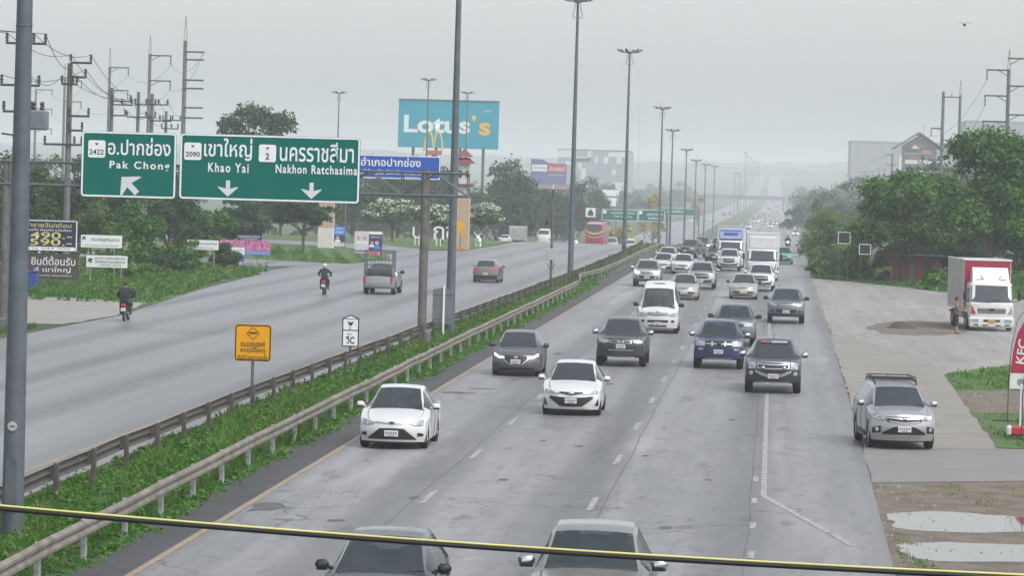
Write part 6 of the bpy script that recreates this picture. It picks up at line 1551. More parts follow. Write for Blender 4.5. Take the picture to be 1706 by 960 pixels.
for i, (px, py, lit) in enumerate(((1326,394,1),(1319,369,0),(1244,375,0),(1249,373,0),(1260,372,1),(1264,366,0),(1275,369,0),(1278,355,1),(1287,357,1),(1294,357,0),(1301,356,1),(1291,343,0),(1297,340,1),(1300,343,0),(1303,347,1),(1298,351,1),(1291,375,1),(1272,361,0),(1291,367,0),(1240,383,0),(1243,390,0),(1282,362,0),(1299,326,1),(1294,319,1),(1290,319,1),(1287,326,0),(1296,309,1),(1300,307,1),(1256,368,0),(1268,369,1),(1284,373,0),(1266,360,0),(1281,351,0),(1289,349,1),(1295,347,0),(1286,339,0),(1293,335,1),(1301,334,0),(1290,331,0),(1304,353,1),(1247,381,1),(1253,363,0),(1262,357,0),(1270,352,1),(1278,344,0),(1276,376,0),(1283,380,1))):
    q = GP(px, py, 450); c_ = _p.choice([P_WHITE, P_WHITE, P_SILVER, P_GREY, P_SAND]); kd = _p.choice(['suv','sedan','pickup'])
    lb = ('tiny oncoming car with lit lamps on the hazy slope' if lit else 'tiny oncoming car without lights on the hazy slope')
    if i == 0: lb = 'lit white car coming along the hedge beyond the green car'; c_ = P_WHITE
    if i == 1: lb = 'white van standing at the roadside far beyond the hedge'; c_, kd = P_WHITE, 'van'
    car(kd, c_, lb, q.x, q.y, far=True, lights='on' if lit else None, group=None if i < 2 else GF + (' lit' if lit else ''))
# parked lorry and the man
x0, y0 = place(1612, 552); x1, y1 = place(1690, 552)
lorry('parked lorry with a crimson and silver box and a white roof fairing', (x0+x1)/2, (y0+y1)/2, rz=.085, W=2.25, cabH=2.33, boxL=5.8, boxH=3.4, front=m_boxred, side=m_alu, visor='deflector', kind='hino', yellow=True)
x, y = place(1588, 558); standing_man((x+.2, y+1.2, -.011), math.radians(82))
# ================================================================== vegetation
def leafmat(name, stops, rough=.6, thin=.35):
    m, nt, bs = _new(name); g = nt.nodes.new('ShaderNodeNewGeometry')
    v = coord(nt); n = noise(nt, v, .5, 3)
    s = mix(nt, .45, g.outputs['Random Per Island'], n); col = ramp(nt, s, stops)
    nt.links.new(col, bs.inputs['Base Color']); _set(bs, Roughness=rough)
    bs.inputs['Specular IOR Level'].default_value = .18
    tr = nt.nodes.new('ShaderNodeBsdfTranslucent'); ms = nt.nodes.new('ShaderNodeMixShader'); ms.inputs[0].default_value = thin
    hs = nt.nodes.new('ShaderNodeHueSaturation'); hs.inputs['Saturation'].default_value = 1.15; hs.inputs['Value'].default_value = 1.4
    nt.links.new(col, hs.inputs['Color']); nt.links.new(hs.outputs[0], tr.inputs['Color'])
    nt.links.new(bs.outputs[0], ms.inputs[1]); nt.links.new(tr.outputs[0], ms.inputs[2])
    nt.links.new(ms.outputs[0], nt.nodes['Material Output'].inputs['Surface'])
    MATS[name] = m; return m
m_leafA = leafmat('leaf_bright', [(.25,(.016,.06,.011)),(.5,(.048,.14,.02)),(.72,(.11,.235,.032)),(.92,(.20,.33,.06))], .5, .25)
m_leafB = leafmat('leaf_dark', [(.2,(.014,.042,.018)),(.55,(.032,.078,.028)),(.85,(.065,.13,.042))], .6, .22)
m_leafC = leafmat('leaf_olive', [(.2,(.06,.115,.035)),(.55,(.10,.17,.05)),(.85,(.16,.22,.075))])
m_leafH = leafmat('leaf_hedge', [(.2,(.09,.15,.05)),(.55,(.14,.21,.075)),(.85,(.19,.26,.10))])
m_leafY = leafmat('leaf_golden', [(.2,(.12,.13,.03)),(.5,(.40,.32,.05)),(.85,(.6,.47,.09))])
m_leafR = leafmat('leaf_purple', [(.2,(.02,.018,.014)),(.6,(.05,.035,.03)),(.9,(.07,.06,.04))])
m_grass = leafmat('grass_blades', [(.15,(.035,.105,.018)),(.45,(.065,.16,.028)),(.7,(.11,.22,.042)),(.92,(.20,.26,.085))], .65)
m_weed = leafmat('weed_leaves', [(.15,(.04,.12,.02)),(.5,(.075,.18,.03)),(.85,(.14,.26,.055))], .6)
m_straw = leafmat('dry_grass', [(.2,(.13,.15,.05)),(.6,(.22,.22,.09)),(.9,(.32,.30,.15))], .7)
m_flower = plain('blossom_white', (.68,.69,.62), .6); m_bark = plain('bark', (.09,.075,.06), .9, var=.3, scale=6)
def leaf_mesh(name, pts, nrm, size, mat, seed=0, aspect=.55, jitter=.7):
    """one diamond leaf per point"""
    r = np.random.default_rng(seed); n = len(pts)
    nr = nrm + r.normal(0, jitter, (n,3)); nr /= np.linalg.norm(nr, axis=1)[:,None] + 1e-9
    a = np.cross(nr, r.normal(0,1,(n,3))); a /= np.linalg.norm(a, axis=1)[:,None] + 1e-9; b = np.cross(nr, a)
    s = (size if np.isscalar(size) else size[:,None]) * r.uniform(.65, 1.3, (n,1))
    v = np.stack([pts - a*s, pts + b*s*aspect - nr*s*.12, pts + a*s, pts - b*s*aspect - nr*s*.12], 1).reshape(-1,3)
    me = bpy.data.meshes.new(name); me.vertices.add(n*4); me.vertices.foreach_set('co', v.ravel())
    me.loops.add(n*4); me.loops.foreach_set('vertex_index', np.arange(n*4)); me.polygons.add(n)
    me.polygons.foreach_set('loop_start', np.arange(0, n*4, 4)); me.polygons.foreach_set('loop_total', np.full(n, 4))
    me.materials.append(mat); me.update(calc_edges=True); return me
def cloud(r, c, R, k, n, low=-.75):
    """points and normals on the shells of k clumps spread through an ellipsoid"""
    cc = []
    while len(cc) < k:
        p = r.uniform(-1, 1, 3)
        if np.linalg.norm(p) < 1 and p[2] > low: cc.append(p*(.55 + .45*np.linalg.norm(p)))
    cc = np.array(cc); rad = r.uniform(.24, .44, k)*(1.3 if k < 8 else 1.0)
    w = rad**2/np.sum(rad**2); idx = r.choice(k, n, p=w)
    d = r.normal(0, 1, (n,3)); d /= np.linalg.norm(d, axis=1)[:,None]
    d[:,2] = np.where(d[:,2] < -.35, -d[:,2]*.6, d[:,2])
    q = cc[idx] + d*rad[idx][:,None]*r.uniform(.55, 1.08, (n,1))
    return np.array(c) + q*np.array(R), d + np.array([0,0,.5]), np.array(c) + cc*np.array(R)
def tree(label, x, y, H, R, n=2500, leaf=.3, mat=None, clumps=16, low=.28, seed=1, name='tree', group=None, flowers=0, squash=1.0, trunk=True, cat='tree', Rz=None):
    """H total height, R crown radius; low: height of the crown's underside as a share of H"""
    r = np.random.default_rng(seed); g_ = zopp(x, y); t = thing(name, label, cat, (x, y, g_), 0, group)
    zc = H*(1+low)/2; rz = H*(1-low)/2 if Rz is None else Rz
    pts, nrm, cc = cloud(r, (0,0,zc), (R, R*.9, rz), clumps, n)
    link('crown', leaf_mesh('crown', pts, nrm, leaf, mat or m_leafA, seed), t)
    if trunk:
        tr = max(.09, H*.022); q = MB(); top = zc*.95
        q.tube([(0,0,-.3),(r.normal(0,.05),r.normal(0,.05),H*low*.6),(r.normal(0,.15),0,zc*.75),(r.normal(0,.3),0,top)], [tr*1.25, tr, tr*.7, tr*.3], 7)
        for c in cc[:min(9, len(cc))]: q.tube([(0,0,H*low*r.uniform(.6,1.1)), ((c[0])*.5, c[1]*.5, (H*low + c[2])*.5), tuple(c)], [tr*.55, tr*.35, tr*.12], 5)
        q.build('trunk', m_bark, t, 60)
    if flowers:
        up = pts[(nrm[:,2] > .25) & (pts[:,2] > zc - rz*.55)]; s = up[r.choice(len(up), min(flowers, len(up)), replace=False)] + np.array([0,0,leaf*.5])
        link('blossom', leaf_mesh('blossom', s, np.tile([0,0,1.], (len(s),1)), leaf*.8, m_flower, seed+1, .9, .6), t)
    return t
def tree_px(label, px, top, base, Y, hw, **k):
    """tree whose crown spans px +- hw and reaches from the ground to picture row top at distance Y"""
    c = D(px, top, Y); g_ = zopp(c.x, Y); return tree(label, c.x, Y, c.z - g_, hw*Y/FPX, **k)
# left belt behind the utility poles
LB = 'roadside tree belt behind the utility poles'
for i, (lb, px, top, Y, hw, n, mat, low) in enumerate((
    ('tall mid-green tree behind the price board', 20, 262, 225, 75, 3500, m_leafB, .1), ('loose green tree behind the upper white board', 130, 268, 240, 70, 3600, m_leafB, .1),
    ('olive leafy tree left of the Pak Chong sign post', 78, 262, 262, 60, 3000, m_leafC, .1),
    ('tangled green tree under the Pak Chong sign', 205, 262, 255, 70, 3600, m_leafA, .08), ('dense dark tree between the two green signs', 285, 290, 262, 62, 3600, m_leafB, .08),
    ('low bright tree behind the rusty-legged board', 335, 335, 268, 55, 3200, m_leafA, .06), ('dark shrub tree above the pink banner', 402, 335, 300, 60, 3200, m_leafB, .1),
    ('big dark domed tree rising above the long green sign', 430, 185, 365, 60, 4200, m_leafB, .35), ('shady tree with a thin trunk on the lawn', 508, 318, 295, 48, 2800, m_leafB, .35),
    ('drooping olive tree beside the gate pillar', 540, 300, 330, 38, 1800, m_leafC, .3), ('dark spreading tree behind the gate pillar', 470, 285, 400, 70, 2600, m_leafB, .15),
    ('broad dark tree behind the posters', 590, 300, 450, 75, 2600, m_leafB, .1), ('broad dark tree behind the blossoming tree', 665, 285, 470, 70, 2600, m_leafB, .1))):
    tree_px(lb, px, top, 0, Y, hw, n=int(n*2.4), leaf=.15 if Y < 300 else .21, mat=mat, clumps=26, low=low, seed=100+i, group=LB)
for i, (px, top, Y, hw, mat, lb) in enumerate(((-30,285,215,60,m_leafA,'leafy bush behind the orange diamond sign'),(40,300,205,55,m_leafB,'dark bush right behind the price board'),(165,345,232,55,m_leafC,'olive bush behind the two white boards'),(245,365,228,45,m_leafA,'bright bush under the Pak Chong sign'),(300,395,236,40,m_leafA,'low bush left of the rusty-legged board'),(110,330,245,60,m_leafB,'dark bush between the price board and the white boards'),(378,398,246,34,m_leafB,'dark bush at the left end of the pink banner'),(222,418,214,40,m_leafA,'bush just right of the lower white board'),(285,428,222,38,m_leafB,'spreading dark bush at the grassy bank'),(330,436,226,30,m_leafA,'small bright bush by the rusty legs'))):
    tree_px(lb, px, top, 0, Y, hw, n=4200, leaf=.13, mat=mat, clumps=16, low=-.1, seed=140+i, trunk=False, name='bush', cat='bush', group='undergrowth of the roadside belt')
# blossoming trees by the name letters
for i, (lb, px, top, Y, hw) in enumerate((('white-blossomed spreading tree over the first letters',655,334,372,46),('white-blossomed tree to the left of the gate tower',738,344,372,34),('white-blossomed tree to the right of the gate tower',805,338,372,30))):
    tree_px(lb, px, top, 0, Y, hw, n=5200, leaf=.15, mat=m_leafA, clumps=55, low=.40, seed=170+i, flowers=2600, group='white-blossomed trees on the lawn', name='blossoming_tree')
# trees beyond the crest, left
for i, (lb, px, top, Y, hw, mat) in enumerate((('big hazy round tree right of the gate tower',835,262,560,62,m_leafB),('hazy tree filling the gap below the store board',905,300,600,50,m_leafB),('hazy tree behind the camera pole',870,290,520,40,m_leafB),('pale hazy tree left of the coach',955,318,640,45,m_leafB),('hazy tree right below the grey store',985,305,800,40,m_leafB),
    ('hazy tree behind the tiered roof',745,270,540,55,m_leafB),('hazy tree under the billboard',700,262,560,50,m_leafB),('hazy trees left of the billboard',620,262,600,60,m_leafB))):
    tree_px(lb, px, top, 0, Y, hw, n=4500, leaf=.3, mat=mat, clumps=22, low=.0, seed=190+i, group='hazy trees beyond the crest')
for i, (px, top, Y, hw, lb) in enumerate(((1090,325,760,26,'golden-flowered tree above the far green signs'),(1040,373,600,26,'golden-flowered bushy tree below the far green signs'),(1163,322,1250,14,'faint golden tree farther along the slope'))):
    tree_px(lb, px, top, 0, Y, hw, n=1400, leaf=.35, mat=m_leafY, clumps=12, low=.12, seed=210+i, group='golden-flowered trees', name='golden_tree')
# right: large-leaved trees over the lot, hedge and shrubs
for i, (lb, px, top, Y, hw, n, leaf, mat, low) in enumerate((
    ('broad large-leaved tree leaning over the hedge beside the lot', 1508, 292, 262, 84, 9000, .26, m_leafA, .22), ('tall large-leaved tree behind the crimson lorry', 1655, 222, 250, 88, 13000, .26, m_leafA, .16),
    ('large-leaved tree between the hedge tree and the lorry tree', 1568, 300, 275, 70, 6500, .26, m_leafA, .18), ('leafy tree rising past the right of the lorry', 1720, 240, 262, 80, 6500, .26, m_leafA, .15),
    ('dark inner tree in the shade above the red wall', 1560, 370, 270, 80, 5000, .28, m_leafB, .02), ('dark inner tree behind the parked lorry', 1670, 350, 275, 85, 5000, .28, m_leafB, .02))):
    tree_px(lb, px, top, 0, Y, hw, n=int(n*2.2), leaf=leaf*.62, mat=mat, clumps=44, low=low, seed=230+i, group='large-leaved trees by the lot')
tree_px('big rounded bright hedge bush beside the carriageway', 1402, 358, 0, 305, 62, n=18000, leaf=.12, mat=m_leafH, clumps=60, low=-.3, seed=250, trunk=False, name='hedge_bush', cat='bush')
tree_px('leafy shrub thicket at the foot of the hedge bush', 1426, 419, 0, 264, 44, n=8000, leaf=.12, mat=m_leafA, clumps=22, low=-.2, seed=251, trunk=False, name='shrub', cat='bush')
tree_px('low weedy shrub at the corner of the lot', 1366, 434, 0, 272, 20, n=3000, leaf=.13, mat=m_leafA, clumps=14, low=-.3, seed=252, trunk=False, name='shrub', cat='bush')
tree_px('dark purple shrub below the large-leaved tree', 1464, 412, 0, 258, 22, n=4000, leaf=.12, mat=m_leafR, clumps=14, low=-.2, seed=253, trunk=False, name='shrub', cat='bush')
tree_px('small broad-leaved shrub beside the parked lorry', 1562, 440, 0, 243, 24, n=900, leaf=.2, mat=m_leafA, clumps=10, low=.1, seed=254, name='shrub', cat='bush')
tree_px('pale hazy round tree behind the hedge bush', 1380, 331, 0, 620, 30, n=1800, leaf=.35, mat=m_leafB, clumps=14, low=.0, seed=255)
tree_px('pale hazy tree far behind the warehouse poles', 1330, 338, 0, 900, 26, n=1200, leaf=.45, mat=m_leafB, clumps=12, low=.0, seed=256)
# far wooded slopes: single trees scattered into the haze
r = np.random.default_rng(5)
_spots = []
for k in range(70): _spots.append((-46 - r.uniform(0, 45) - (8 if k % 2 else 0), 560 + k*26 + r.uniform(-10, 10), 0))
for k in range(66): _spots.append((15 + r.uniform(0, 34) + max(0, (700 - (430+k*30))*.01), 430 + k*30 + r.uniform(-10, 10), 0))
for k in range(130):
    Y = r.uniform(900, 4200); sd = r.choice([-1, 1]); _spots.append(((-60 - r.gamma(2, 55) if sd < 0 else 30 + r.gamma(2, 55))*max(1, Y/1600), Y, 1))
for i, (X, Y, far_) in enumerate(_spots):
    H = r.uniform(8, 15); tree('hazy tree in the belts along the far stretch of the highway' if not far_ else 'faint tree on the wooded slopes far behind the highway belts', X, Y, H, r.uniform(5, 8.5), n=1100 if Y < 1300 else 420, leaf=.48 if Y < 1300 else .85, mat=m_leafB, clumps=12, low=-.05, seed=400+i, group='tree belts along the far highway' if not far_ else 'faint trees on the far slopes', trunk=False)
# wooded ridges closing the valley
m_ridge = earth('wooded_ridge', [(.3,(.02,.035,.015)),(.6,(.035,.06,.025)),(.8,(.05,.075,.03))], .02, .95, .3, .6)
def ridge(nm, Y, x0, x1, zs, seed):
    r = np.random.default_rng(seed); n = 90; xs = np.linspace(x0, x1, n); zz = np.interp(np.linspace(0, 1, n), np.linspace(0, 1, len(zs)), zs) + r.normal(0, 2.2, n)
    vs = []
    for x, z in zip(xs, zz): vs += [(x, Y, zprof(Y)-2), (x, Y+150, zprof(Y)+z*.55+r.normal(0,1.5)), (x, Y+320, zprof(Y)+z), (x, Y+800, zprof(Y)-2)]
    S(MB().add(vs, [(i*4+j, i*4+4+j, i*4+5+j, i*4+1+j) for i in range(n-1) for j in range(3)]).build(nm, m_ridge, smooth=80))
ridge('hill', 4300, -1500, 300, [8, 14, 20, 24, 20, 16, 12, 6], 1); ridge('hill', 5200, -200, 1700, [6, 16, 22, 20, 26, 20, 14], 2); ridge('hill', 3300, -1300, -120, [8, 18, 16, 20, 10, 4], 3)

# loose stones and crumbled paving on the verge
_sr = np.random.default_rng(51); st = MB()
for (x0, x1, y0, y1, n_, s0) in ((2.3,9,66,83.5,420,.05),(6.3,14,109,121,260,.07),(3,13,160,236,420,.09),(2.5,3.2,160,240,120,.1),(2.2,2.7,60,92,90,.05)):
    for _ in range(n_):
        x, y, s_ = _sr.uniform(x0,x1), _sr.uniform(y0,y1), s0*_sr.uniform(.3,1.1); a = _sr.uniform(0,6.28)
        st.add([(x+s_*math.cos(a+k*1.57)*_sr.uniform(.6,1.2), y+s_*math.sin(a+k*1.57)*_sr.uniform(.6,1.2), -.02) for k in range(4)] + [(x,y,s_*.4)], [(0,1,4),(1,2,4),(2,3,4),(3,0,4)])
tag(st.build('loose_stones', plain('stones', (.24,.22,.19), .9, var=.5, scale=2)), 'loose stones and crumbled paving scattered over the verge', 'stones', kind='stuff')

# ------------------------------------------------------------------ grass
def blades(nm, label, areas, n, h, mat, seed, wid=.012, fall=1.0, kind='grass', wx=None):
    """tufts of blades over polygons; denser close by"""
    r = np.random.default_rng(seed); P = []
    for poly, share in areas:
        poly = np.array(poly, float); lo, hi = poly.min(0), poly.max(0); m = int(n*share); got = 0
        while got < m:
            q = r.uniform(lo, hi, (m*2, 2))
            if fall: q = q[r.uniform(0, 1, len(q)) < np.clip((lo[1]+30)/(q[:,1]+1e-6), 0, 1)**fall]
            ins = np.zeros(len(q), bool); j = len(poly)-1
            for i in range(len(poly)):
                a, b = poly[i], poly[j]
                c = ((a[1] > q[:,1]) != (b[1] > q[:,1])) & (q[:,0] < (b[0]-a[0])*(q[:,1]-a[1])/(b[1]-a[1]+1e-12) + a[0]); ins ^= c; j = i
            q = q[ins]; P.append(q[:m-got]); got += len(q[:m-got])
    P = np.concatenate(P); N = len(P); z = np.array([zopp(x, y) for x, y in P]) - .07
    # patchy height
    ph = .55 + .9*(np.sin(P[:,0]*2.1 + P[:,1]*.33)*np.sin(P[:,1]*.21 + 1.7*P[:,0]) *.5 + .5)*r.uniform(.4, 1.1, N)
    ph = np.clip(ph, .2, 2)**1.5
    B = 4; base = np.repeat(np.c_[P, z], B, 0) + np.c_[r.normal(0,.06,(N*B,2)), np.zeros(N*B)]
    hh = np.repeat(h*ph, B)*r.uniform(.5, 1.2, N*B); an = r.uniform(0, 2*math.pi, N*B); lean = r.uniform(.1, .75, N*B)*hh
    dirx, diry = np.cos(an), np.sin(an); w = wid*(1 + np.repeat(P[:,1], B)/110.0)
    v0 = base + np.c_[-diry*w, dirx*w, np.zeros(N*B)]; v1 = base + np.c_[diry*w, -dirx*w, np.zeros(N*B)]
    v2 = base + np.c_[dirx*lean*.45 + diry*w*.8, diry*lean*.45 - dirx*w*.8, hh*.65]; v3 = base + np.c_[dirx*lean, diry*lean, hh]
    V_ = np.stack([v0, v1, v2, v3], 1).reshape(-1, 3); n4 = N*B
    me = bpy.data.meshes.new(nm); me.vertices.add(n4*4); me.vertices.foreach_set('co', V_.ravel())
    me.loops.add(n4*4); me.loops.foreach_set('vertex_index', np.arange(n4*4)); me.polygons.add(n4)
    me.polygons.foreach_set('loop_start', np.arange(0, n4*4, 4)); me.polygons.foreach_set('loop_total', np.full(n4, 4)); me.materials.append(mat); me.update(calc_edges=True)
    return tag(link(nm, me), label, kind, kind='stuff')
def weeds(nm, label, areas, n, h, seed, mat=None):
    """broad-leaved weed clumps"""
    r = np.random.default_rng(seed); pts, nr = [], []
    for poly, share in areas:
        (x0, x1), (y0, y1) = poly
        for _ in range(int(n*share)):
            y = y0 + (y1-y0)*r.uniform(0, 1)**1.6; f = (y-y0)/(y1-y0); x = r.uniform(x0, x1); R = r.uniform(.12, .4); hh = h*r.uniform(.4, 1.3)
            m = 34; d = r.normal(0, 1, (m,3)); d /= np.linalg.norm(d, axis=1)[:,None]; d[:,2] = abs(d[:,2])
            pts.append(np.array([x, y, zopp(x, y)-.04]) + d*np.array([R,R,hh])*r.uniform(.5,1,(m,1))); nr.append(d + [0,0,.6])
    pts = np.concatenate(pts); nr = np.concatenate(nr)
    return tag(link(nm, leaf_mesh(nm, pts, nr, .035 + pts[:,1]*.00028, mat or m_weed, seed, .6)), label, 'weeds', kind='stuff')
med = [(-14.9,46),(-11.75,46),(-11.8,200),(-11.8,400),(-13.6,400),(-14.2,200)]
blades('median_grass', 'lush green grass growing in the median strip', [(med, 1.0)], 24000, .24, m_grass, 1, fall=1.2)
blades('median_straw', 'dry straw-coloured stalks mixed into the median grass', [(med, 1.0)], 2200, .28, m_straw, 31, fall=1.2)
weeds('median_weeds', 'broad-leaved weeds crowding the median between the guardrails', [(((-14.6,-11.9),(50,240)), 1.0)], 1900, .27, 2)
weeds('median_weeds', 'weeds and bushes on the median beyond the guardrail gap', [(((-13.9,-12.2),(240,400)), 1.0)], 700, .5, 3)
weeds('shoulder_weeds', 'creeping weeds spilling onto the shoulder under the guardrail', [(((-11.75,-11.35),(50,235)), 1.0)], 520, .14, 4)
blades('verge_grass', 'short grass on the patches beside the concrete road', [([(6.5,131.5),(10,141.3),(18,146),(18,126),(8.6,122.4),(6.4,121.4)], .45), ([(6.25,108.7),(7.8,109.5),(16,108.7),(16,96.5),(6.3,94.5)], .45), ([(2.25,60),(2.5,66.5),(3.0,64),(3.4,60)], .1)], 5200, .16, m_grass, 5, wid=.01, fall=0)
blades('dirt_grass', 'sparse dry grass on the muddy verge by the puddles', [([(3.4,76),(2.8,80.5),(6,82.6),(9,83),(9,76.5)], .8), ([(2.45,67.6),(2.5,70),(2.9,69.5),(2.9,67.8)], .2)], 900, .09, m_straw, 6, fall=0)
blades('hedge_grass', 'long grass along the edge of the worn lot', [([(2.95,266),(3.3,320),(30,320),(40,200),(15.9,226.6),(11.7,237.6),(8.9,249)], 1.0)], 11000, .34, m_grass, 7, wid=.03, fall=0)
blades('left_verge_grass', 'rank grass and weeds along the left verge', [([(-31,176),(-32,195),(-33.4,212),(-33.2,227),(-34.6,239.7),(-37,250),(-50,262),(-52,215),(-40,185)], .8), ([(-30.2,135),(-30.4,148),(-40,147),(-44,132)], .2)], 8000, .30, m_grass, 8, wid=.022, fall=0)
blades('left_verge_straw', 'dry stalks among the rank grass of the left verge', [([(-32,178),(-33.4,200),(-34,227),(-37,248),(-48,258),(-50,215),(-40,188)], 1.0)], 1100, .4, m_straw, 38, wid=.018, fall=0)
weeds('left_verge_weeds', 'leafy weeds at the foot of the roadside tree belt', [(((-42,-33.5),(182,240)), .8), (((-40,-31.5),(176,196)), .2)], 420, .7, 9)
blades('lawn_grass', 'mown grass on the lawn with the posters', [([(-31.6,266),(-30.9,287),(-34,310),(-46,325),(-50,290),(-36,270)], 1.0)], 5000, .14, m_grass, 10, wid=.03, fall=0)
# ================================================================== utility poles, wires, buildings, the cable by the camera
def util_pole(label, px, top, Y, arms, r=.13, spike=None, strings=False, group=None, pins=True):
    """arms: (picture row, left px, right px); strings: hanging insulators instead of pins"""
    c = D(px, top, Y); g_ = zopp(c.x, Y); t = thing('utility_pole', label, 'utility pole', (c.x, Y, g_), 0, group); H = c.z - g_
    MB().lathe([(r*1.35,-.4),(r,H)], 8).build('pole', m_conc_pole, t)
    ends = []
    for row, xa, xb in arms:
        z = D(px, row, Y).z - g_; a, b = (xa-px)*Y/FPX, (xb-px)*Y/FPX; s = max(.05, r*.45)
        am = MB().box(((a+b)/2, -r-.03, z), (abs(b-a), s*1.6, s*1.8)).build('crossarm', m_arm, t)
        far = b if abs(b) > abs(a) else a
        if strings:
            MB().tube([(0,-r,z-abs(far)*.28),(far*.45,-r-.02,z-.05)], .05, 5).build('brace', m_galvd, t)
            MB().lathe([(.03,0),(.11,-.1),(.04,-.2),(.11,-.35),(.04,-.5),(.11,-.65),(.04,-.8),(.11,-.95),(.03,-1.1)], 7, (far*.97,-r,z-.05)).build('insulator_string', m_insul, t); ends.append((c.x+far*.97, Y, g_+z-1.15))
        else:
            ks = np.linspace(a*.95, b*.95, 2 if abs(b-a) < 1.4 else 3)
            if a < -.2 and b > .2: ks = [a*.95, b*.45, b*.95]
            for u in ks:
                if not pins: ends.append((c.x+far*.97, Y-r, g_+z)); continue
                MB().lathe([(.03,0),(.09,.05),(.05,.12),(.09,.2),(.05,.28),(.08,.36),(.03,.42)], 7, (u,-r-.03,z+s)).build('insulator', m_insul, t); ends.append((c.x+u, Y-r, g_+z+s+.4))
    if spike:
        z1 = D(px, spike, Y).z - g_; w = .28
        for s_ in (-1, 1): MB().tube([(s_*r*.9,0,H-.6),(s_*r*.5,0,(H+z1)/2),(0,0,z1)], .035, 5).build('spike', m_galvd, t)
    return ends, t
m_arm = plain('crossarm_dark', (.035,.037,.04), .7, var=.2)
LV = 'concrete distribution poles with crossarms'; HV = 'tall transmission poles with arms on one side'
E0, t0 = util_pole('concrete pole hidden behind the lamp mast with heavy crossarms', 40, 62, 160, [(72,11,80),(142,3,70),(186,8,78)], group=LV)
g_ = t0.location.z; MB().bbox((.6,-.3,D(60,200,160).z-g_), (1.3,.6,.9), .08).build('transformer', m_sback, t0)
for k in range(3): MB().lathe([(.05,0),(.1,.1),(.05,.2),(.1,.3),(.04,.4)], 7, (.25+.35*k,-.3,D(60,200,160).z-g_+.45)).build('bushing', m_insul, t0)
MB().tube([(-.9,-.1,D(0,222,160).z-g_),(-.4,-.1,D(0,224,160).z-g_),(-.1,-.1,D(0,250,160).z-g_)], .05, 6).build('lamp_arm', m_ink, t0)
E1, t1 = util_pole('concrete pole left of the Pak Chong sign with stepped crossarms', 117, 105, 197, [(104,119,155),(128,119,146),(140,104,131),(193,119,153),(217,119,142),(241,76,142)], r=.15, group=LV)
E2, t2 = util_pole('concrete pole rising behind the Pak Chong sign', 187, 146, 258, [(168,189,221),(174,189,223),(192,189,212)], group=LV)
E3, t3 = util_pole('concrete pole with two level crossarms next to the leaning one', 231, 153, 278, [(174,226,262),(195,212,262)], group=LV)
E4, t4 = util_pole('concrete pole in the thick of the wires behind the sign gap', 254, 156, 292, [(174,250,282),(201,250,288)], group=LV)
E5, t5 = util_pole('shorter concrete pole nearest the long green sign', 277, 185, 330, [(200,272,303),(214,270,299)], group=LV)
H1, _ = util_pole('tall transmission pole with six arms above the long green sign', 309, 67, 405, [(86,310,342),(99,310,342),(133,310,342),(147,310,342),(179,310,342),(196,310,342)], r=.22, spike=26, group=HV, pins=False)
H2, _ = util_pole('tall transmission pole with a tripod tip above the sign gap', 250, 89, 456, [(92,251,287),(134,251,287)], r=.2, spike=58, strings=True, group=HV)
H3, _ = util_pole('hazy transmission pole with a pointed tip over the Pak Chong sign', 183, 111, 519, [(112,184,216),(150,184,216)], r=.2, spike=79, strings=True, group=HV)
H4, _ = util_pole('hazy transmission pole beside the stepped concrete pole', 108, 131, 590, [(134,109,138),(169,109,138)], r=.2, spike=105, strings=True, group=HV)
H5, _ = util_pole('faint transmission pole right of the lamp mast', 60, 149, 680, [(149,61,89),(181,61,89),(214,61,89)], r=.2, spike=125, strings=True, group=HV)
RV = 'transmission poles on the right'
R1, _ = util_pole('tall transmission pole above the trees with arms on both sides', 1681, 115, 400, [(117,1644,1680),(160,1642,1680),(203,1640,1680),(97,1678,1720),(143,1682,1720),(191,1682,1720)], r=.2, spike=82, strings=True, group=RV)
R2, _ = util_pole('twin transmission pole with a side brace left of its partner', 1572, 152, 540, [(214,1553,1572),(276,1551,1572)], r=.22, strings=True, group=RV)
R3, _ = util_pole('twin transmission pole carrying the cross beams', 1600, 160, 540, [(162,1570,1600),(234,1572,1600)], r=.2, spike=133, group=RV)
for i, (px, top, Y) in enumerate(((1486.5,257,1000),(1474,281,1400),(1464,284,1500),(1454,286,1600),(1442,286,1650),(1435,288,1750),(1424,291,1850))):
    util_pole('faint transmission pole in the hazy row before the warehouse', px, top, Y, [(top+1,px-13,px),(top+18,px-10,px+8)], r=.28, group='hazy row of poles before the warehouse')
def wire(label, pts, group, sag=.5, r=.02):
    """sagging wire through the given points"""
    o0 = Vector(pts[0]); out = []
    for a, b in zip(pts, pts[1:]):
        a, b = Vector(a), Vector(b)
        for k in range(12):
            u = k/12; p = a.lerp(b, u); p.z -= sag*4*u*(1-u); out.append(p - o0)
    out.append(Vector(pts[-1]) - o0)
    t = MB().tube(out, r, 5).build('power_line', m_wire, loc=o0); return tag(t, label, 'wire', group)
GW = 'power lines strung between the concrete poles'
chain = [E0, E1, E2, E3, E4, E5]
for k in range(5):
    pts = []
    for E_ in chain:
        pts.append(E_[min(k, len(E_)-1)])
    wire('thin dark power line sagging from pole to pole behind the signs', pts, GW, .5, .017)
for k in range(3):
    a = E0[k]; wire('thin dark power line leading in from outside to the pole behind the mast', [(a[0]-9, 118, a[2]+1.0), a], 'incoming power lines', .5, .014)
for k in range(2): wire('thin line hanging between the tall transmission poles', [H1[min(k*2,5)], H2[k], H3[k], H4[k], H5[k]], 'transmission lines on the left', 1.6, .02)
for k in range(3): wire('thin line hanging from the arms of the right transmission poles', [R1[k], R2[min(k,1)], (R2[min(k,1)][0]-6, 1000, 14-2*k)], 'transmission lines on the right', 1.8, .02)
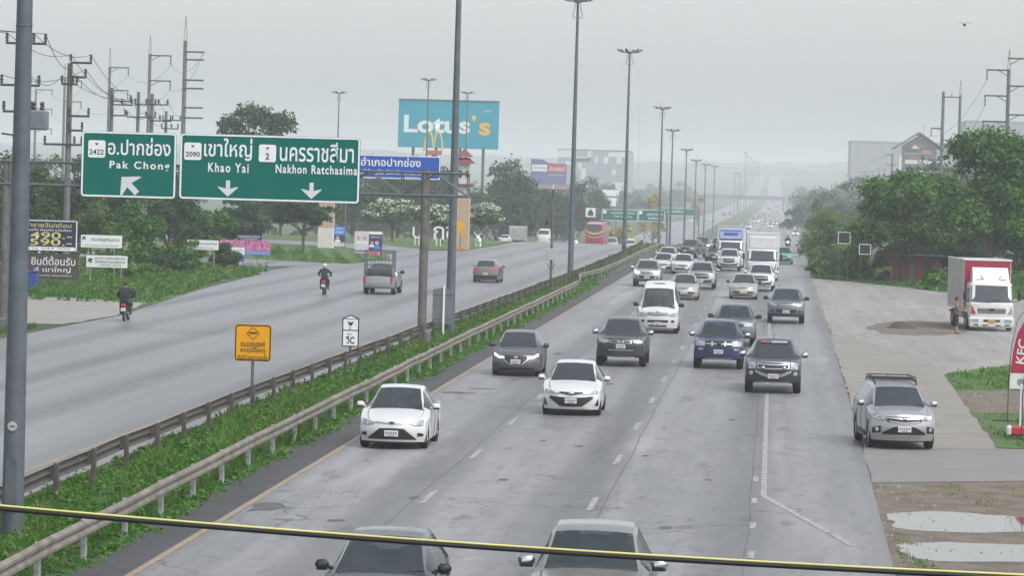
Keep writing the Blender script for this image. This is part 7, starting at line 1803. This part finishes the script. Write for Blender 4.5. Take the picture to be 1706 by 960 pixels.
for k in (3,4,5): wire('thin line leaving the right arms of the transmission pole', [R1[k], (R1[k][0]+16, 330, R1[k][2]+1.5)], 'transmission lines leaving to the right', 1.0, .02)
# ------------------------------------------------------------------ buildings
m_wallg = plain('wall_grey', (.30,.31,.33), .8, var=.06); m_wallw = plain('wall_white', (.62,.62,.61), .8, var=.06); m_wallb = plain('wall_bluegrey', (.25,.27,.30), .8, var=.06); m_roofd = plain('roof_dark', (.07,.07,.08), .7); m_wallr = plain('wall_red', (.20,.035,.04), .8, var=.15); m_wallt = plain('wall_brown', (.13,.105,.11), .8, var=.1)
def block(name, label, c0, c1, Y, depth, mat, cat='building'):
    a, b = D(*c0, Y), D(*c1, Y); x = (a.x+b.x)/2; g_ = zopp(x, Y); w = b.x-a.x; H = a.z-g_
    t = thing(name, label, cat, (x, Y, g_)); MB().bbox((0,depth/2,H/2-.5), (w,depth,H+1), .05).build('wall', mat, t)
    z = lambda py: D(c0[0], py, Y).z - g_; xx = lambda px: (D(px, c0[1], Y).x - x); return t, w, H, z, xx
def inset(t, nm, x0, x1, z0, z1, mat, y=-.06, th=.12): return MB().bbox(((x0+x1)/2, y, (z0+z1)/2), (abs(x1-x0), th, abs(z1-z0)), .02).build(nm, mat, t)
t, w, H, z, xx = block('department_store', 'hazy grey store block with pale panels behind the lamp masts', (930,249), (1046,330), 1900, 60, m_wallb)
for x0, x1, y0, y1 in ((930,960,249,262),(960,985,260,268),(979,985,250,268),(960,986,262,268),(1014,1042,251,259)): inset(t, 'pale_panel', xx(x0), xx(x1), z(y0), z(y1), m_wallw)
for x0, x1, y0, y1 in ((992,996,259,270),(1006,1014,259,270),(1028,1036,259,270),(1020,1027,280,289),(943,956,268,274),(964,970,271,281),(969,977,279,297),(1024,1040,301,307),(1027,1037,308,315)):
    f = inset(t, 'window', xx(x0), xx(x1), z(y0), z(y1), m_wallw, -.08, .16)
MB().bbox((0,20,H+.2), (w+.4,40.4,.5), .1).build('parapet', m_roofd, t)
for k, (c0, c1) in enumerate((((1004,316),(1031,327)),((1006,329),(1029,344)))):
    board('shop_sign', ('white shop sign board below the grey store' if k == 0 else 'lower white and pink shop sign below the grey store'), c0, c1, 900, m_swhite, legs=(-.4,.4), leg_mat=m_galvd, leg_w=.2)
t, w, H, z, xx = block('warehouse', 'wide pale grey windowless warehouse in the haze', (1418,236), (1600,330), 1700, 60, m_wallg)
MB().bbox((0,30,H+.3), (w+.6,60.6,.8), .1).build('parapet', m_wallb, t)
for k in range(9): MB().box((-w/2+w*(k+.5)/9,-.08,H/2), (.25,.14,H*.98)).build('cladding_rib', m_wallb, t)
t, w, H, z, xx = block('grey_annex', 'pale grey building behind the twin poles and the trees', (1610,202), (1730,330), 1400, 40, m_wallg)
inset(t, 'pale_panel', xx(1612), xx(1640), z(215), z(246), m_wallw); MB().bbox((0,20,H+.2), (w+.4,40.4,.5), .1).build('parapet', m_wallb, t)
Yh = 1000.0; t, w, H, z, xx = block('gabled_shop', 'tall brown-grey shop with a steep gabled roof above the trees', (1502,262), (1558,330), Yh, 25, m_wallt)
for s_ in (-1, 1):
    MB().add([(s_*abs(xx(1490)),-1.2,z(248)),(0,-1.2,z(221)),(0,26,z(221)),(s_*abs(xx(1490)),26,z(248)),(s_*abs(xx(1490)),-1.2,z(246)),(0,-1.2,z(219)),(0,26,z(219)),(s_*abs(xx(1490)),26,z(246))], [(4,5,6,7),(0,1,5,4),(3,2,1,0),(3,7,6,2)]).build('roof', m_roofd, t)
MB().poly([(-w/2,-.02,H-.1),(w/2,-.02,H-.1),(w/2,-.02,z(242.5)),(0,-.02,z(223)),(-w/2,-.02,z(242.5))], 1.0).build('gable', m_wallt, t)
for s_ in (-1, 1): MB().bbox((s_*(w/2+.35),0,H*.62), (.8,1.2,H*.8), .05).build('column', m_wallw, t)
for y0, y1 in ((246,255),(266,272),(278,284),(287,291)):
    for a, b in ((1508,1529),(1532,1552)):
        wnd = inset(t, 'window', xx(a), xx(b), z(y0), z(y1), m_glass_l if y0 != 266 else m_wallw, -.07, .14); 
        MB().box(((xx(a)+xx(b))/2,-.16,z(y1)), (abs(xx(b)-xx(a))+.2,.12,.15)).build('sill', m_wallw, wnd)
MB().poly([(xx(1517),-.25,z(247)),(xx(1531),-.25,z(247)),(xx(1524),-.25,z(240))], .2).build('dormer', m_wallw, t); inset(t, 'red_sign', xx(1535), xx(1551), z(249), z(256), plain('faded_red', (.4,.15,.14), .7), -.2, .1)
MB().tube([(1.2,2,z(223)),(1.2,2,z(208))], .06, 5).build('aerial', m_roofd, t)
t, w, H, z, xx = block('roadside_hut', 'low dark red hut in the shade below the large-leaved trees', (1490,428), (1566,470), 262, 6, m_wallr)
inset(t, 'door', xx(1515), xx(1524), 0, H*.7, m_wallt, -.03, .08); inset(t, 'window', xx(1540), xx(1552), H*.4, H*.75, m_trim, -.03, .08); MB().bbox((0,2.6,H+.1), (w+.8,7,.12), .03).build('roof', m_roofd, t)
t, w, H, z, xx = block('white_house', 'white house glimpsed behind the roadside tree belt', (-10,360), (34,420), 215, 8, m_wallw)
inset(t, 'window', xx(6), xx(20), H*.5, H*.75, m_trim, -.03, .08); MB().bbox((0,3.6,H+.1), (w+.8,9,.15), .03).build('roof', m_dusty, t)
# faint tower and mast on the hill
c = D(1067, 172, 3200); g_ = zprof(3200); t = thing('radio_mast', 'faint lattice radio mast on the hazy skyline', 'mast', (c.x, 3200, g_)); Hm = c.z-g_
for s_ in ((-1,-1),(1,-1),(1,1),(-1,1)): MB().tube([(s_[0]*1.2,s_[1]*1.2,0),(s_[0]*.2,s_[1]*.2,Hm)], .12, 4).build('mast_leg', m_galvd, t)
for k in range(12): MB().box((0,0,Hm*(k+.5)/12), (2.4*(1-k/13),2.4*(1-k/13),.12)).build('mast_ring', m_galvd, t)
# ------------------------------------------------------------------ cable close to the footbridge rail, and a bird
a, b = D(-60, 843, 6.2), D(1766, 967, 6.2)
t = thing('striped_cable', 'taut black cable with a yellow upper strand crossing low in front of the bridge', 'cable', a)
pts = []
for k in range(25):
    u = k/24; p = a.lerp(b, u) - a; p.z -= .012*4*u*(1-u); pts.append(p)
MB().tube(pts, .0042, 8).build('black_strand', m_ink, t, 60); MB().tube([p + Vector((0,.001,.0058)) for p in pts], .0021, 8).build('yellow_highlight_strand', plain('highlight_yellow', (.62,.58,.22), .4), t, 60)  # yellow strand on top paints the highlight along the yellowish insulation
c = D(1607, 41, 120); t = thing('bird', 'small bird in flight high in the pale sky', 'bird', c)
MB().ell((0,0,0), (.05,.13,.045)).ell((0,-.14,.02), (.03,.04,.03)).build('body', m_roofd, t, 60)
for s_ in (-1, 1): MB().add([(0,-.05,.02),(s_*.12,-.06,.09),(s_*.24,.02,.05),(s_*.12,.06,.08),(0,.06,.02)], [(0,1,3,4),(1,2,3)]).build('wing', m_roofd, t)
haze(.00036)
